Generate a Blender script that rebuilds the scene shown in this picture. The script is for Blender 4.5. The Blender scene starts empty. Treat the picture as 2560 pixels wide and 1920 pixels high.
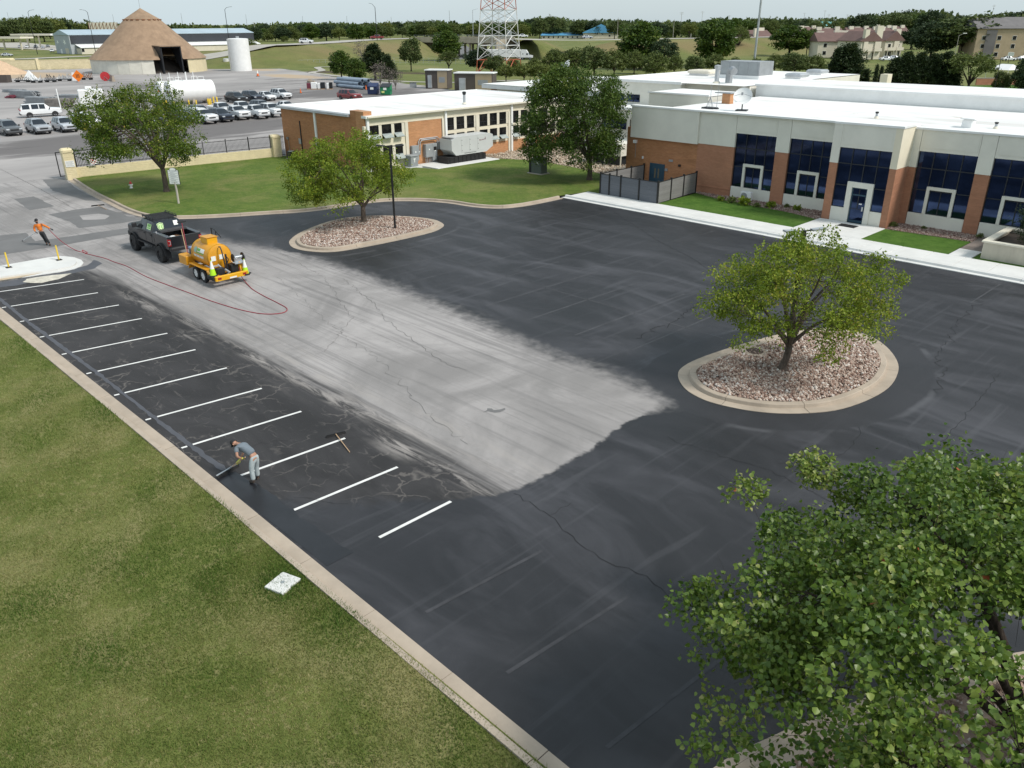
import bpy,math,random
import numpy as np
from mathutils import Vector,Matrix,Euler
random.seed(7)
RNG = np.random.default_rng(11)
S = bpy.context.scene
C = S.collection
PI = math.pi
rad,cos,sin,ru = math.radians,math.cos,math.sin,random.uniform
# ------------------------------------------------------------------ camera
# Site axes: +X runs along the kerb of the car park, +Y towards the office building.
CAM_H,CAM_F,CAM_HOR,CAM_ROLL,CAM_AZ = 13.0,2000.0,55.0,rad(0.285),rad(45.3)
TH = math.atan((960.0 - CAM_HOR) / CAM_F)
cd = bpy.data.cameras.new('camera')
cam = bpy.data.objects.new('camera',cd)
C.objects.link(cam)
cd.sensor_fit = 'HORIZONTAL'
cd.sensor_width = 36.0
cd.lens = 36.0 * CAM_F / 2560.0
cd.clip_start = 0.1
cd.clip_end = 20000.0
# forward / right / up in site axes
fw = Vector((-sin(CAM_AZ) * cos(TH),cos(CAM_AZ) * cos(TH),-sin(TH)))
rt = Vector((cos(CAM_AZ),sin(CAM_AZ),0.0))
up = rt.cross(fw)
# the picture is turned a little: the far trees stand lower on the left
r2 = (rt * cos(CAM_ROLL) - up * sin(CAM_ROLL)).normalized()
u2 = r2.cross(fw).normalized()
cam.matrix_world = Matrix(((r2.x,u2.x,-fw.x,0.0),(r2.y,u2.y,-fw.y,0.0),(r2.z,u2.z,-fw.z,CAM_H),(0,0,0,1)))
S.camera = cam
# ------------------------------------------------------------------ light
SUN_EL,SUN_AZ = rad(48.0),rad(18.0)       # azimuth from +X towards +Y
sun_dir = Vector((cos(SUN_EL) * cos(SUN_AZ),cos(SUN_EL) * sin(SUN_AZ),sin(SUN_EL)))
w = bpy.data.worlds.new('World')
S.world = w
w.use_nodes = True
nt = w.node_tree
for n in list(nt.nodes):
 nt.nodes.remove(n)
out = nt.nodes.new('ShaderNodeOutputWorld')
bg = nt.nodes.new('ShaderNodeBackground')
sky = nt.nodes.new('ShaderNodeTexSky')
sky.sky_type = 'NISHITA'
sky.sun_disc = False
sky.sun_elevation = SUN_EL
sky.sun_rotation = PI / 2 - SUN_AZ
sky.altitude = 400
sky.air_density = 1.0
sky.dust_density = 1.6
sky.ozone_density = 1.0
bg.inputs['Strength'].default_value = 0.11
# thin high overcast: an even veil of cloud with faint structure over the blue
tc = nt.nodes.new('ShaderNodeTexCoord')
cn = nt.nodes.new('ShaderNodeTexNoise')
cn.inputs['Scale'].default_value = 1.7
cn.inputs['Detail'].default_value = 5.0
cm = nt.nodes.new('ShaderNodeMapping')
cm.inputs['Scale'].default_value = (1.0,1.0,3.0)
nt.links.new(tc.outputs['Generated'],cm.inputs[0])
nt.links.new(cm.outputs[0],cn.inputs['Vector'])
cr = nt.nodes.new('ShaderNodeMapRange')
cr.inputs[1].default_value,cr.inputs[2].default_value = 0.3,0.7
cr.inputs[3].default_value,cr.inputs[4].default_value = 0.70,0.95
nt.links.new(cn.outputs['Fac'],cr.inputs[0])
cx = nt.nodes.new('ShaderNodeMix')
cx.data_type = 'RGBA'
nt.links.new(cr.outputs[0],cx.inputs[0])
nt.links.new(sky.outputs[0],cx.inputs[6])
cx.inputs[7].default_value = (4.7,5.55,5.95,1.0)
nt.links.new(cx.outputs[2],bg.inputs['Color'])
nt.links.new(bg.outputs[0],out.inputs['Surface'])
sl = bpy.data.lights.new('sun','SUN')
sl.energy = 2.6
sl.angle = rad(11.0)
sl.color = (1.0,0.95,0.87)
so = bpy.data.objects.new('sun',sl)
C.objects.link(so)
so.rotation_euler = sun_dir.to_track_quat('Z','Y').to_euler()
S.view_settings.view_transform = 'Standard'
S.view_settings.look = 'None'
S.view_settings.exposure = 0.32
S.view_settings.gamma = 1.0
S.view_settings.use_curve_mapping = False
S.render.engine = 'CYCLES'
S.cycles.max_bounces = 6
S.cycles.transparent_max_bounces = 8
S.cycles.use_denoising = True
# ------------------------------------------------------------------ places measured on the photograph
_c,_s,_cr,_sr,_ca,_sa = cos(TH),sin(TH),cos(CAM_ROLL),sin(CAM_ROLL),cos(CAM_AZ),sin(CAM_AZ)
def ray(px,py):
 x,y = (px - 1280.0) / CAM_F,(py - 960.0) / CAM_F
 xr,yr = x * _cr - y * _sr,y * _cr + x * _sr
 d = (xr,_c - yr * _s,-(_s + yr * _c))
 return Vector((d[0] * _ca - d[1] * _sa,d[0] * _sa + d[1] * _ca,d[2]))
def g(px,py,z=0.0):
 """Site point at height z that the survey picture shows at (px, py)."""
 d = ray(px,py)
 t = (z - CAM_H) / d.z
 return Vector((d.x * t,d.y * t,z))
def htop(base,px,py):
 """Height above datum at the place 'base' of the point seen at (px, py)."""
 d = ray(px,py)
 t = (base.x * d.x + base.y * d.y) / (d.x * d.x + d.y * d.y)
 return CAM_H + d.z * t
# ------------------------------------------------------------------ materials
MATS = {}
def hexlin(h):
 h = h.lstrip('#')
 v = [int(h[i:i + 2],16) / 255.0 for i in (0,2,4)]
 return tuple((c / 12.92 if c <= 0.04045 else ((c + 0.055) / 1.055) ** 2.4) for c in v)
class NT:
 """Tiny helper for node graphs."""
 def __init__(self,m):
  self.t = m.node_tree
  self.n = self.t.nodes
  self.l = self.t.links
 def new(self,kind,**kw):
  n = self.n.new(kind)
  for k,v in kw.items():
   setattr(n,k,v)
  return n
 def link(self,a,b):
  self.l.new(a,b)
 def val(self,sock,v):
  if hasattr(v,'is_output'):
   self.l.new(v,sock)
  elif v is not None:
   sock.default_value = v
 def math(self,op,a,b=None,c=None,clamp=False):
  n = self.new('ShaderNodeMath',operation=op)
  n.use_clamp = clamp
  for i,v in enumerate((a,b,c)):
   if v is not None:
    self.val(n.inputs[i],v)
  return n.outputs[0]
 def mix(self,f,a,b,mode='MIX'):
  n = self.new('ShaderNodeMix',data_type='RGBA',blend_type=mode)
  n.clamp_factor = True
  self.val(n.inputs[0],f)
  self.val(n.inputs[6],a if hasattr(a,'is_output') else (a if len(a) == 4 else (*a,1.0)))
  self.val(n.inputs[7],b if hasattr(b,'is_output') else (b if len(b) == 4 else (*b,1.0)))
  return n.outputs[2]
 def ramp(self,f,stops,interp='LINEAR'):
  n = self.new('ShaderNodeValToRGB')
  cr = n.color_ramp
  cr.interpolation = interp
  while len(cr.elements) > 1:
   cr.elements.remove(cr.elements[-1])
  for i,(p,col) in enumerate(stops):
   e = cr.elements[0] if i == 0 else cr.elements.new(p)
   e.position = p
   e.color = col if len(col) == 4 else (*col,1.0)
  self.val(n.inputs[0],f)
  return n.outputs[0]
 def smooth(self,x,a,b):
  n = self.new('ShaderNodeMapRange',interpolation_type='SMOOTHSTEP')
  self.val(n.inputs[0],x)
  self.val(n.inputs[1],a)
  self.val(n.inputs[2],b)
  return n.outputs[0]
 def noise(self,scale,detail=4.0,rough=0.55,vec=None,stretch=None,dist=0.0):
  n = self.new('ShaderNodeTexNoise')
  n.inputs['Scale'].default_value = scale
  n.inputs['Detail'].default_value = detail
  n.inputs['Roughness'].default_value = rough
  n.inputs['Distortion'].default_value = dist
  v = vec if vec is not None else self.coord()
  if stretch is not None:
   mp = self.new('ShaderNodeMapping')
   mp.inputs['Scale'].default_value = stretch
   self.link(v,mp.inputs[0])
   v = mp.outputs[0]
  self.link(v,n.inputs['Vector'])
  return n.outputs['Fac']
 def coord(self,which='Object'):
  if not hasattr(self,'_tc'):
   self._tc = self.new('ShaderNodeTexCoord')
  return self._tc.outputs[which]
 def attr(self,name):
  n = self.new('ShaderNodeAttribute')
  n.attribute_name = name
  return n.outputs['Fac']
def base_mat(name):
 m = bpy.data.materials.new(name)
 m.use_nodes = True
 t = NT(m)
 b = m.node_tree.nodes['Principled BSDF']
 MATS[name] = m
 return m,t,b
def mat(name,col,rough=0.7,var=0.10,scale=1.5,metal=0.0,bump=0.0,bscale=30.0,spec=0.5,dirt=0.0,stretch=None,coat=0.0):
 """A worn surface: base colour with two scales of mottling, optional grime and relief."""
 if name in MATS:
  return MATS[name]
 if isinstance(col,str):
  col = hexlin(col)
 m,t,b = base_mat(name)
 lo = tuple(max(0.0,c * (1 - var)) for c in col)
 hi = tuple(min(1.0,c * (1 + var)) for c in col)
 n1 = t.noise(scale,5.0,0.6,stretch=stretch)
 c = t.mix(t.smooth(n1,0.3,0.7),lo,hi)
 if dirt > 0:
  n2 = t.noise(scale * 0.35,6.0,0.65,stretch=stretch)
  d = tuple(x * 0.55 for x in col)
  c = t.mix(t.math('MULTIPLY',t.smooth(n2,0.5,0.75),dirt),c,d)
 t.link(c,b.inputs['Base Color'])
 b.inputs['Roughness'].default_value = rough
 b.inputs['Metallic'].default_value = metal
 b.inputs['Specular IOR Level'].default_value = spec
 if coat:
  b.inputs['Coat Weight'].default_value = coat
  b.inputs['Coat Roughness'].default_value = 0.08
 if bump > 0:
  bp = t.new('ShaderNodeBump')
  bp.inputs['Strength'].default_value = bump
  bp.inputs['Distance'].default_value = 0.02
  t.link(t.noise(bscale,3.0,0.6),bp.inputs['Height'])
  t.link(bp.outputs[0],b.inputs['Normal'])
 return m
# ------------------------------------------------------------------ mesh building
class MB:
 """Collects shapes; build() links them as one mesh object."""
 def __init__(self):
  self.v,self.f,self.m = [],[],[]
 def face(self,pts,m=0):
  i = len(self.v)
  self.v.extend([tuple(p) for p in pts])
  self.f.append(tuple(range(i,i + len(pts))))
  self.m.append(m)
 def add(self,vs,fs,m=0):
  i = len(self.v)
  self.v.extend([tuple(p) for p in vs])
  for f in fs:
   self.f.append(tuple(j + i for j in f))
   self.m.append(m)
 def box(self,x0,x1,y0,y1,z0,z1,m=0):
  self.add([(x0,y0,z0),(x1,y0,z0),(x1,y1,z0),(x0,y1,z0),(x0,y0,z1),(x1,y0,z1),(x1,y1,z1),(x0,y1,z1)],
    [(0,3,2,1),(4,5,6,7),(0,1,5,4),(1,2,6,5),(2,3,7,6),(3,0,4,7)],m)
  return self
 def obox(self,c,size,rz=0.0,ry=0.0,rx=0.0,m=0):
  """A box turned about its centre."""
  R = Euler((rx,ry,rz)).to_matrix()
  hx,hy,hz = size[0] / 2,size[1] / 2,size[2] / 2
  vs = []
  for z in (-hz,hz):
   for (x,y) in ((-hx,-hy),(hx,-hy),(hx,hy),(-hx,hy)):
    vs.append(R @ Vector((x,y,z)) + Vector(c))
  self.add(vs,[(0,3,2,1),(4,5,6,7),(0,1,5,4),(1,2,6,5),(2,3,7,6),(3,0,4,7)],m)
  return self
 def bbox(self,x0,x1,y0,y1,z0,z1,b=0.02,m=0):
  """A box with bevelled vertical and top edges."""
  b = min(b,(x1 - x0) / 2.2,(y1 - y0) / 2.2,(z1 - z0) / 1.1)
  lo = [(x0 + b,y0),(x1 - b,y0),(x1,y0 + b),(x1,y1 - b),(x1 - b,y1),(x0 + b,y1),(x0,y1 - b),(x0,y0 + b)]
  cx,cy = (x0 + x1) / 2,(y0 + y1) / 2
  kx,ky = (x1 - x0 - 2 * b) / (x1 - x0),(y1 - y0 - 2 * b) / (y1 - y0)
  vs = [(x,y,z0) for x,y in lo] + [(x,y,z1 - b) for x,y in lo] + [(cx + (x - cx) * kx,cy + (y - cy) * ky,z1) for x,y in lo]
  fs = [tuple(range(7,-1,-1)),tuple(range(16,24))]
  for r in (0,8):
   for i in range(8):
    j = (i + 1) % 8
    fs.append((r + i,r + j,r + 8 + j,r + 8 + i))
  self.add(vs,fs,m)
  return self
 def tube(self,pts,r,n=6,m=0,cap=True):
  pts = [Vector(p) for p in pts]
  k = len(pts)
  rs = r if hasattr(r,'__len__') else [r] * k
  vs,fs = [],[]
  pu = None
  for i,p in enumerate(pts):
   d = (pts[min(i + 1,k - 1)] - pts[max(i - 1,0)])
   d = d.normalized() if d.length > 1e-9 else Vector((0,0,1))
   if pu is None:
    a = Vector((0,0,1)) if abs(d.z) < 0.9 else Vector((1,0,0))
    u = d.cross(a).normalized()
   else:
    u = (pu - d * pu.dot(d))
    u = u.normalized() if u.length > 1e-6 else d.orthogonal().normalized()
   pu = u
   w_ = d.cross(u)
   for j in range(n):
    a = 2 * PI * j / n
    vs.append(p + (u * cos(a) + w_ * sin(a)) * rs[i])
  for i in range(k - 1):
   for j in range(n):
    j2 = (j + 1) % n
    fs.append((i * n + j,i * n + j2,(i + 1) * n + j2,(i + 1) * n + j))
  if cap:
   fs.append(tuple(range(n - 1,-1,-1)))
   fs.append(tuple(range((k - 1) * n,k * n)))
  self.add(vs,fs,m)
  return self
 def cyl(self,a,b,r,r2=None,n=12,m=0):
  return self.tube([a,b],[r,r if r2 is None else r2],n,m)
 def prism(self,poly,z0,z1,m=0,bottom=True):
  """Upright prism over a plan outline (counter-clockwise)."""
  n = len(poly)
  vs = [(p[0],p[1],z0) for p in poly] + [(p[0],p[1],z1) for p in poly]
  fs = [tuple(range(n,2 * n))]
  if bottom:
   fs.append(tuple(range(n - 1,-1,-1)))
  for i in range(n):
   j = (i + 1) % n
   fs.append((i,j,n + j,n + i))
  self.add(vs,fs,m)
  return self
 def profile(self,poly,y0,y1,axis='y',m=0):
  """Extrude an (a, z) outline along y (a = x) or along x (a = y)."""
  n = len(poly)
  if axis == 'y':
   vs = [(p[0],y0,p[1]) for p in poly] + [(p[0],y1,p[1]) for p in poly]
  else:
   vs = [(y0,p[0],p[1]) for p in poly] + [(y1,p[0],p[1]) for p in poly]
  fs = [tuple(range(n)),tuple(range(2 * n - 1,n - 1,-1))]
  for i in range(n):
   j = (i + 1) % n
   fs.append((i,n + i,n + j,j))
  self.add(vs,fs,m)
  return self
 def lathe(self,prof,c=(0,0,0),n=16,m=0,axis='z',cap=True):
  vs,fs = [],[]
  for (r,h) in prof:
   for j in range(n):
    a = 2 * PI * j / n
    p = (r * cos(a),r * sin(a),h)
    if axis == 'x':
     p = (h,r * cos(a),r * sin(a))
    elif axis == 'y':
     p = (r * sin(a),h,r * cos(a))
    vs.append((p[0] + c[0],p[1] + c[1],p[2] + c[2]))
  k = len(prof)
  for i in range(k - 1):
   for j in range(n):
    j2 = (j + 1) % n
    fs.append((i * n + j,i * n + j2,(i + 1) * n + j2,(i + 1) * n + j))
  if cap:
   fs.append(tuple(range(n - 1,-1,-1)))
   fs.append(tuple(range((k - 1) * n,k * n)))
  self.add(vs,fs,m)
  return self
 def mesh(self,name,mats,smooth=False,origin=None,fix=True):
  me = bpy.data.meshes.new(name)
  v = self.v
  if origin is not None:
   v = [(p[0] - origin[0],p[1] - origin[1],p[2] - origin[2]) for p in v]
  me.from_pydata(v,[],self.f)
  mats = mats if isinstance(mats,(list,tuple)) else [mats]
  for mm in mats:
   me.materials.append(mm)
  if len(mats) > 1:
   me.polygons.foreach_set('material_index',self.m)
  if fix:
   import bmesh
   bm = bmesh.new()
   bm.from_mesh(me)
   bmesh.ops.recalc_face_normals(bm,faces=bm.faces)
   bm.to_mesh(me)
   bm.free()
  if smooth:
   me.polygons.foreach_set('use_smooth',[True] * len(me.polygons))
   if smooth != 'all':
    me.set_sharp_from_angle(angle=rad(38))
  me.update()
  return me
 def build(self,name,mats,parent=None,smooth=False,world=False,fix=True,loc=None):
  """world=True: the shapes were laid out in site coordinates; keep them there."""
  origin = None
  if parent is not None and world:
   p = parent
   origin = Vector((0,0,0))
   while p is not None:
    origin = origin + Vector(p.location)
    p = p.parent
  me = self.mesh(name,mats,smooth,origin,fix)
  o = bpy.data.objects.new(name,me)
  C.objects.link(o)
  if parent is not None:
   o.parent = parent
  if loc is not None:
   o.location = loc
  return o
def tag(o,label=None,cat=None,group=None,kind=None):
 if label:
  o['label'] = label
 if cat:
  o['category'] = cat
 if group:
  o['group'] = group
 if kind:
  o['kind'] = kind
 return o
def thing(name,label,cat,loc=(0,0,0),rz=0.0,group=None):
 o = bpy.data.objects.new(name,None)
 o.empty_display_size = 0.3
 C.objects.link(o)
 o.location = loc
 o.rotation_euler = (0,0,rz)
 return tag(o,label,cat,group)
def obj(name,me,parent=None,loc=(0,0,0),rot=(0,0,0),scale=(1,1,1)):
 o = bpy.data.objects.new(name,me)
 C.objects.link(o)
 o.location = loc
 o.rotation_euler = rot
 o.scale = scale
 if parent is not None:
  o.parent = parent
 return o
KIDS = {}
def kids(o):
 return [c for c in o.children]
def copy_tree(o,loc,rz=None,label=None,group=None,scale=None):
 def cp(a,parent):
  c = a.copy()
  C.objects.link(c)
  c.parent = parent
  for k in a.children:
   cp(k,c)
  return c
 r = cp(o,None)
 r.location = loc
 if rz is not None:
  r.rotation_euler = (0,0,rz)
 if scale is not None:
  r.scale = scale if hasattr(scale,'__len__') else (scale,scale,scale)
 if label:
  r['label'] = label
 if group:
  r['group'] = group
 return r
def poly_sd(P,poly):
 """Signed distance (inside > 0) from points P (n,2) to a closed outline."""
 poly = np.asarray(poly,float)
 a = poly
 b = np.roll(poly,-1,axis=0)
 d = np.full(len(P),1e9)
 inside = np.zeros(len(P),bool)
 for (ax,ay),(bx,by) in zip(a,b):
  ex,ey = bx - ax,by - ay
  wx,wy = P[:,0] - ax,P[:,1] - ay
  t = np.clip((wx * ex + wy * ey) / (ex * ex + ey * ey + 1e-12),0,1)
  d = np.minimum(d,np.hypot(wx - ex * t,wy - ey * t))
  c = ((ay > P[:,1]) != (by > P[:,1])) & (P[:,0] < ex * (P[:,1] - ay) / (ey if abs(ey) > 1e-12 else 1e-12) + ax)
  inside ^= c
 return np.where(inside,d,-d)
def line_d(P,pts):
 """Distance from points to an open polyline."""
 d = np.full(len(P),1e9)
 for (ax,ay),(bx,by) in zip(pts[:-1],pts[1:]):
  ex,ey = bx - ax,by - ay
  wx,wy = P[:,0] - ax,P[:,1] - ay
  t = np.clip((wx * ex + wy * ey) / (ex * ex + ey * ey + 1e-12),0,1)
  d = np.minimum(d,np.hypot(wx - ex * t,wy - ey * t))
 return d
def smooth_path(pts,n=6,closed=False):
 """Catmull-Rom through the points."""
 P = [Vector((p[0],p[1],p[2] if len(p) > 2 else 0.0)) for p in pts]
 k = len(P)
 out = []
 for i in range(k if closed else k - 1):
  if closed:
   p0,p1,p2,p3 = P[(i - 1) % k],P[i],P[(i + 1) % k],P[(i + 2) % k]
  else:
   p0,p1,p2,p3 = P[max(i - 1,0)],P[i],P[i + 1],P[min(i + 2,k - 1)]
  for j in range(n):
   t = j / n
   out.append(0.5 * ((2 * p1) + (p2 - p0) * t + (2 * p0 - 5 * p1 + 4 * p2 - p3) * t * t + (3 * p1 - p0 - 3 * p2 + p3) * t ** 3))
 if not closed:
  out.append(P[-1])
 return out
def offset_path(pts,d,closed=False):
 """Shift a plan polyline sideways (left of travel = +d)."""
 k = len(pts)
 out = []
 for i in range(k):
  a = pts[(i - 1) % k] if closed else pts[max(i - 1,0)]
  b = pts[(i + 1) % k] if closed else pts[min(i + 1,k - 1)]
  t = Vector((b[0] - a[0],b[1] - a[1]))
  t = t.normalized() if t.length > 1e-9 else Vector((1,0))
  out.append(Vector((pts[i][0] - t.y * d,pts[i][1] + t.x * d,pts[i][2] if len(pts[i]) > 2 else 0.0)))
 return out
def tri_fill(poly,z):
 """Triangulated flat sheet over any simple outline."""
 from mathutils.geometry import tessellate_polygon
 vs = [Vector((p[0],p[1],z)) for p in poly]
 fs = tessellate_polygon([vs])
 return vs,[tuple(f) for f in fs]
def np_mesh(name,V,F,mats,attrs=None,smooth=False):
 """Mesh from numpy arrays; F is (n,3) or (n,4)."""
 me = bpy.data.meshes.new(name)
 V = np.ascontiguousarray(V,np.float32)
 F = np.ascontiguousarray(F,np.int32)
 k = F.shape[1]
 me.vertices.add(len(V))
 me.vertices.foreach_set('co',V.ravel())
 me.loops.add(F.size)
 me.loops.foreach_set('vertex_index',F.ravel())
 me.polygons.add(len(F))
 me.polygons.foreach_set('loop_start',np.arange(0,F.size,k,dtype=np.int32))
 me.polygons.foreach_set('loop_total',np.full(len(F),k,np.int32))
 if smooth:
  me.polygons.foreach_set('use_smooth',np.ones(len(F),bool))
 for a,arr in (attrs or {}).items():
  at = me.attributes.new(a,'FLOAT','POINT')
  at.data.foreach_set('value',np.ascontiguousarray(arr,np.float32))
 for mm in (mats if isinstance(mats,(list,tuple)) else [mats]):
  me.materials.append(mm)
 me.update(calc_edges=True)
 me.validate()
 return me
# ================================================================== SETTING: ground
def grid(name,x0,x1,y0,y1,step,mats,zf=None,attrs=None,parent=None,xs=None,ys=None):
 xs = np.arange(x0,x1 + step * 0.5,step) if xs is None else xs
 ys = np.arange(y0,y1 + step * 0.5,step) if ys is None else ys
 X,Y = np.meshgrid(xs,ys)
 P = np.stack([X.ravel(),Y.ravel()],1)
 Z = zf(P) if zf else np.zeros(len(P))
 nx,ny = len(xs),len(ys)
 idx = np.arange(nx * ny).reshape(ny,nx)
 F = np.stack([idx[:-1,:-1].ravel(),idx[:-1,1:].ravel(),idx[1:,1:].ravel(),idx[1:,:-1].ravel()],1)
 me = np_mesh(name,np.column_stack([P,Z]),F,mats,{k: f(P) for k,f in (attrs or {}).items()},smooth=True)
 return obj(name,me,parent)
# ---- asphalt of the car park: old worn lane, faded stalls, freshly sealed area
FRESH = [(-20.95,8.4),(-20.9,9.12),(-19.6,9.3),(-18.6,9.9),(-17.3,11.4),(-15.8,12.9),(-14.74,14.64),(-14.74,16.1),(-14.8,17.7),(-14.9,19.0),
  (-15.25,20.7),(-14.9,22.7),(-15.3,23.3),(-18.8,23.75),(-21.1,23.5),(-25,24),(-28.8,24.4),(-31.8,24.55),(-36.3,24.8),(-41,24.8),
  (-44.1,24.8),(-46.8,23.8),(-50.2,22.9),(-54.4,22.4),(-59.1,22.15),(-63.5,21.85),(-67.6,22.1),(-68.4,22.6),(-68,50),(36,50),(36,8.0),(-10,8.0)]
ISL2 = [(-16.28,25.52),(-15.31,24.6),(-14.22,24.25),(-13.2,24.4),(-12.17,24.83),(-11.22,25.61),(-10.35,26.82),(-9.89,28.42),(-9.76,30.19),(-10.07,31.89),
  (-10.6,33.15),(-11.55,34.42),(-12.6,35.2),(-13.8,35.3),(-14.9,34.4),(-15.7,32.4),(-16.28,29.9),(-16.6,27.9),(-16.62,26.5)]
ISL1 = [(-46.42,25.67),(-45.01,25.21),(-43.6,25.5),(-42.45,26.5),(-42.04,28.7),(-41.9,31.34),(-42.0,33.89),(-42.5,35.25),(-43.2,36.05),(-44.51,36.5),
  (-45.8,36.35),(-47.37,35.58),(-48.75,34.51),(-49.67,33.09),(-49.93,31.27),(-49.27,29.41),(-48.39,27.68),(-47.4,26.45)]
def f_soft(P):
 near = np.clip((P[:,0] + 19) / 3,0,1) * np.clip((23.2 - P[:,1]) / 1.5,0,1)
 isl = np.clip(-np.maximum(poly_sd(P,ISL2),poly_sd(P,ISL1)) - 0.4,0,1)
 kerb = np.clip((9.9 - P[:,1]) / 0.5,0,1)
 return 0.10 + 0.95 * (1 - near) * (1 - kerb) * isl
def f_fresh(P):
 d = poly_sd(P,FRESH)
 # hand-cut rings of sealer round both islands
 d = np.maximum(d,1.35 + poly_sd(P,ISL2))
 d = np.maximum(d,0.75 + poly_sd(P,ISL1))
 return d
def f_ring(P):
 return np.maximum(np.maximum(poly_sd(P,ISL2) + 1.35,poly_sd(P,ISL1) + 1.0),-3)
def f_stall(P):
 x,y = P[:,0],P[:,1]
 a = np.clip((16.6 - y) / 3.6,0,1)
 b = np.clip((x + 54) / 7,0,1)
 return a * a * (3 - 2 * a) * b
def blob(P,x,y,rx,ry):
 return np.exp(-((P[:,0] - x) / rx) ** 2 - ((P[:,1] - y) / ry) ** 2)
def f_wet(P):
 w_ = blob(P,-14.2,21.7,4.2,1.5) + 0.9 * blob(P,-40.0,27.0,3.0,2.4) + 0.8 * blob(P,-30,46,22,4.0) + 0.7 * blob(P,-6,14,6,6) + 0.5 * blob(P,-12,10.2,9,1.4)
 w_ += 0.7 * blob(P,-24.0,27.5,2.0,5.0) + 0.5 * blob(P,-16,40,5,2)
 return np.clip(w_,0,1)
def f_tracks(P):
 """wheel paths: long pale scuffs along the aisle"""
 x,y = P[:,0],P[:,1]
 t = np.zeros(len(P))
 for yy,ww,a in ((14.3,0.16,1.0),(15.2,0.22,0.9),(13.6,0.10,0.7),(16.1,0.18,0.7)):
  yc = yy + 0.25 * np.sin(x * 0.21 + yy) + 0.12 * np.sin(x * 0.6 + 2 * yy)
  t = np.maximum(t,a * np.exp(-((y - yc) / ww) ** 2))
 return t * np.clip((x + 50) / 8,0,1)
m,t,b = base_mat('asphalt')
pos = t.coord()
big = t.noise(0.16,6,0.62,dist=0.8)
wisp = t.noise(0.30,6,0.6,stretch=(0.55,1.5,1),dist=1.2)
fine = t.noise(26.0,3,0.6)
grain = t.noise(90.0,2,0.6)
streak = t.noise(1.0,5,0.6,stretch=(0.10,2.4,1))
edge = t.noise(1.6,5,0.65)
fr = t.attr('fresh')
sf = t.attr('soft')
st = t.attr('stall')
wet = t.attr('wet')
trk = t.attr('tracks')
ring = t.attr('ring')
jit = t.math('MULTIPLY',t.math('SUBTRACT',edge,0.5),t.math('ADD',t.math('MULTIPLY',sf,1.5),0.55))
fd = t.math('ADD',fr,jit)
fm = t.math('DIVIDE',fd,sf)
fmask = t.smooth(fm,-0.9,0.9)
# worn lane
worn = t.mix(t.smooth(big,0.34,0.68),(0.235,0.222,0.216),(0.40,0.374,0.366))
worn = t.mix(t.math('MULTIPLY',t.smooth(streak,0.5,0.72),0.6),worn,(0.135,0.129,0.128))
st2 = t.noise(1.0,4,0.6,stretch=(0.05,5.0,1),dist=0.3)
worn = t.mix(t.math('MULTIPLY',t.smooth(st2,0.52,0.68),0.45),worn,(0.17,0.162,0.16))
mot = t.noise(1.4,6,0.7)
worn = t.mix(t.math('MULTIPLY',t.smooth(mot,0.52,0.72),0.4),worn,(0.21,0.198,0.192))
worn = t.mix(t.math('MULTIPLY',t.smooth(grain,0.5,0.75),0.35),worn,(0.12,0.115,0.114))
worn = t.mix(t.math('MULTIPLY',t.smooth(grain,0.5,0.25),0.25),worn,(0.52,0.49,0.48))
# faded sealer in the stalls, with pale crazing
vor = t.new('ShaderNodeTexVoronoi',feature='DISTANCE_TO_EDGE')
vor.inputs['Scale'].default_value = 0.85
nv = t.new('ShaderNodeTexNoise')
nv.inputs['Scale'].default_value = 1.6
nv.inputs['Detail'].default_value = 5
t.link(pos,nv.inputs['Vector'])
vm = t.new('ShaderNodeVectorMath',operation='MULTIPLY_ADD')
t.link(nv.outputs['Color'],vm.inputs[0])
vm.inputs[1].default_value = (1.1,1.1,0)
t.link(pos,vm.inputs[2])
t.link(vm.outputs[0],vor.inputs['Vector'])
craze = t.math('MULTIPLY',t.smooth(vor.outputs['Distance'],0.035,0.0),t.smooth(t.noise(0.5,4,0.6),0.45,0.62))
stc = t.mix(t.smooth(wisp,0.3,0.7),(0.022,0.021,0.022),(0.046,0.044,0.046))
stc = t.mix(t.math('MULTIPLY',t.smooth(fine,0.55,0.8),0.35),stc,(0.10,0.094,0.092))
stc = t.mix(t.math('MULTIPLY',craze,0.5),stc,(0.20,0.18,0.165))
scuff = t.math('MULTIPLY',t.smooth(t.noise(2.2,6,0.7,stretch=(0.35,1.3,1),dist=1.5),0.58,0.72),0.42)
stc = t.mix(scuff,stc,(0.17,0.155,0.147))
smask = t.math('ADD',st,t.math('MULTIPLY',t.math('SUBTRACT',streak,0.5),0.9))
old = t.mix(t.smooth(smask,0.25,0.75),worn,stc)
tm = t.math('MULTIPLY',trk,t.smooth(t.noise(1.3,6,0.7,stretch=(0.4,2.2,1),dist=1.0),0.40,0.62))
old = t.mix(t.math('MULTIPLY',tm,0.85),old,(0.36,0.33,0.31))
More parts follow.
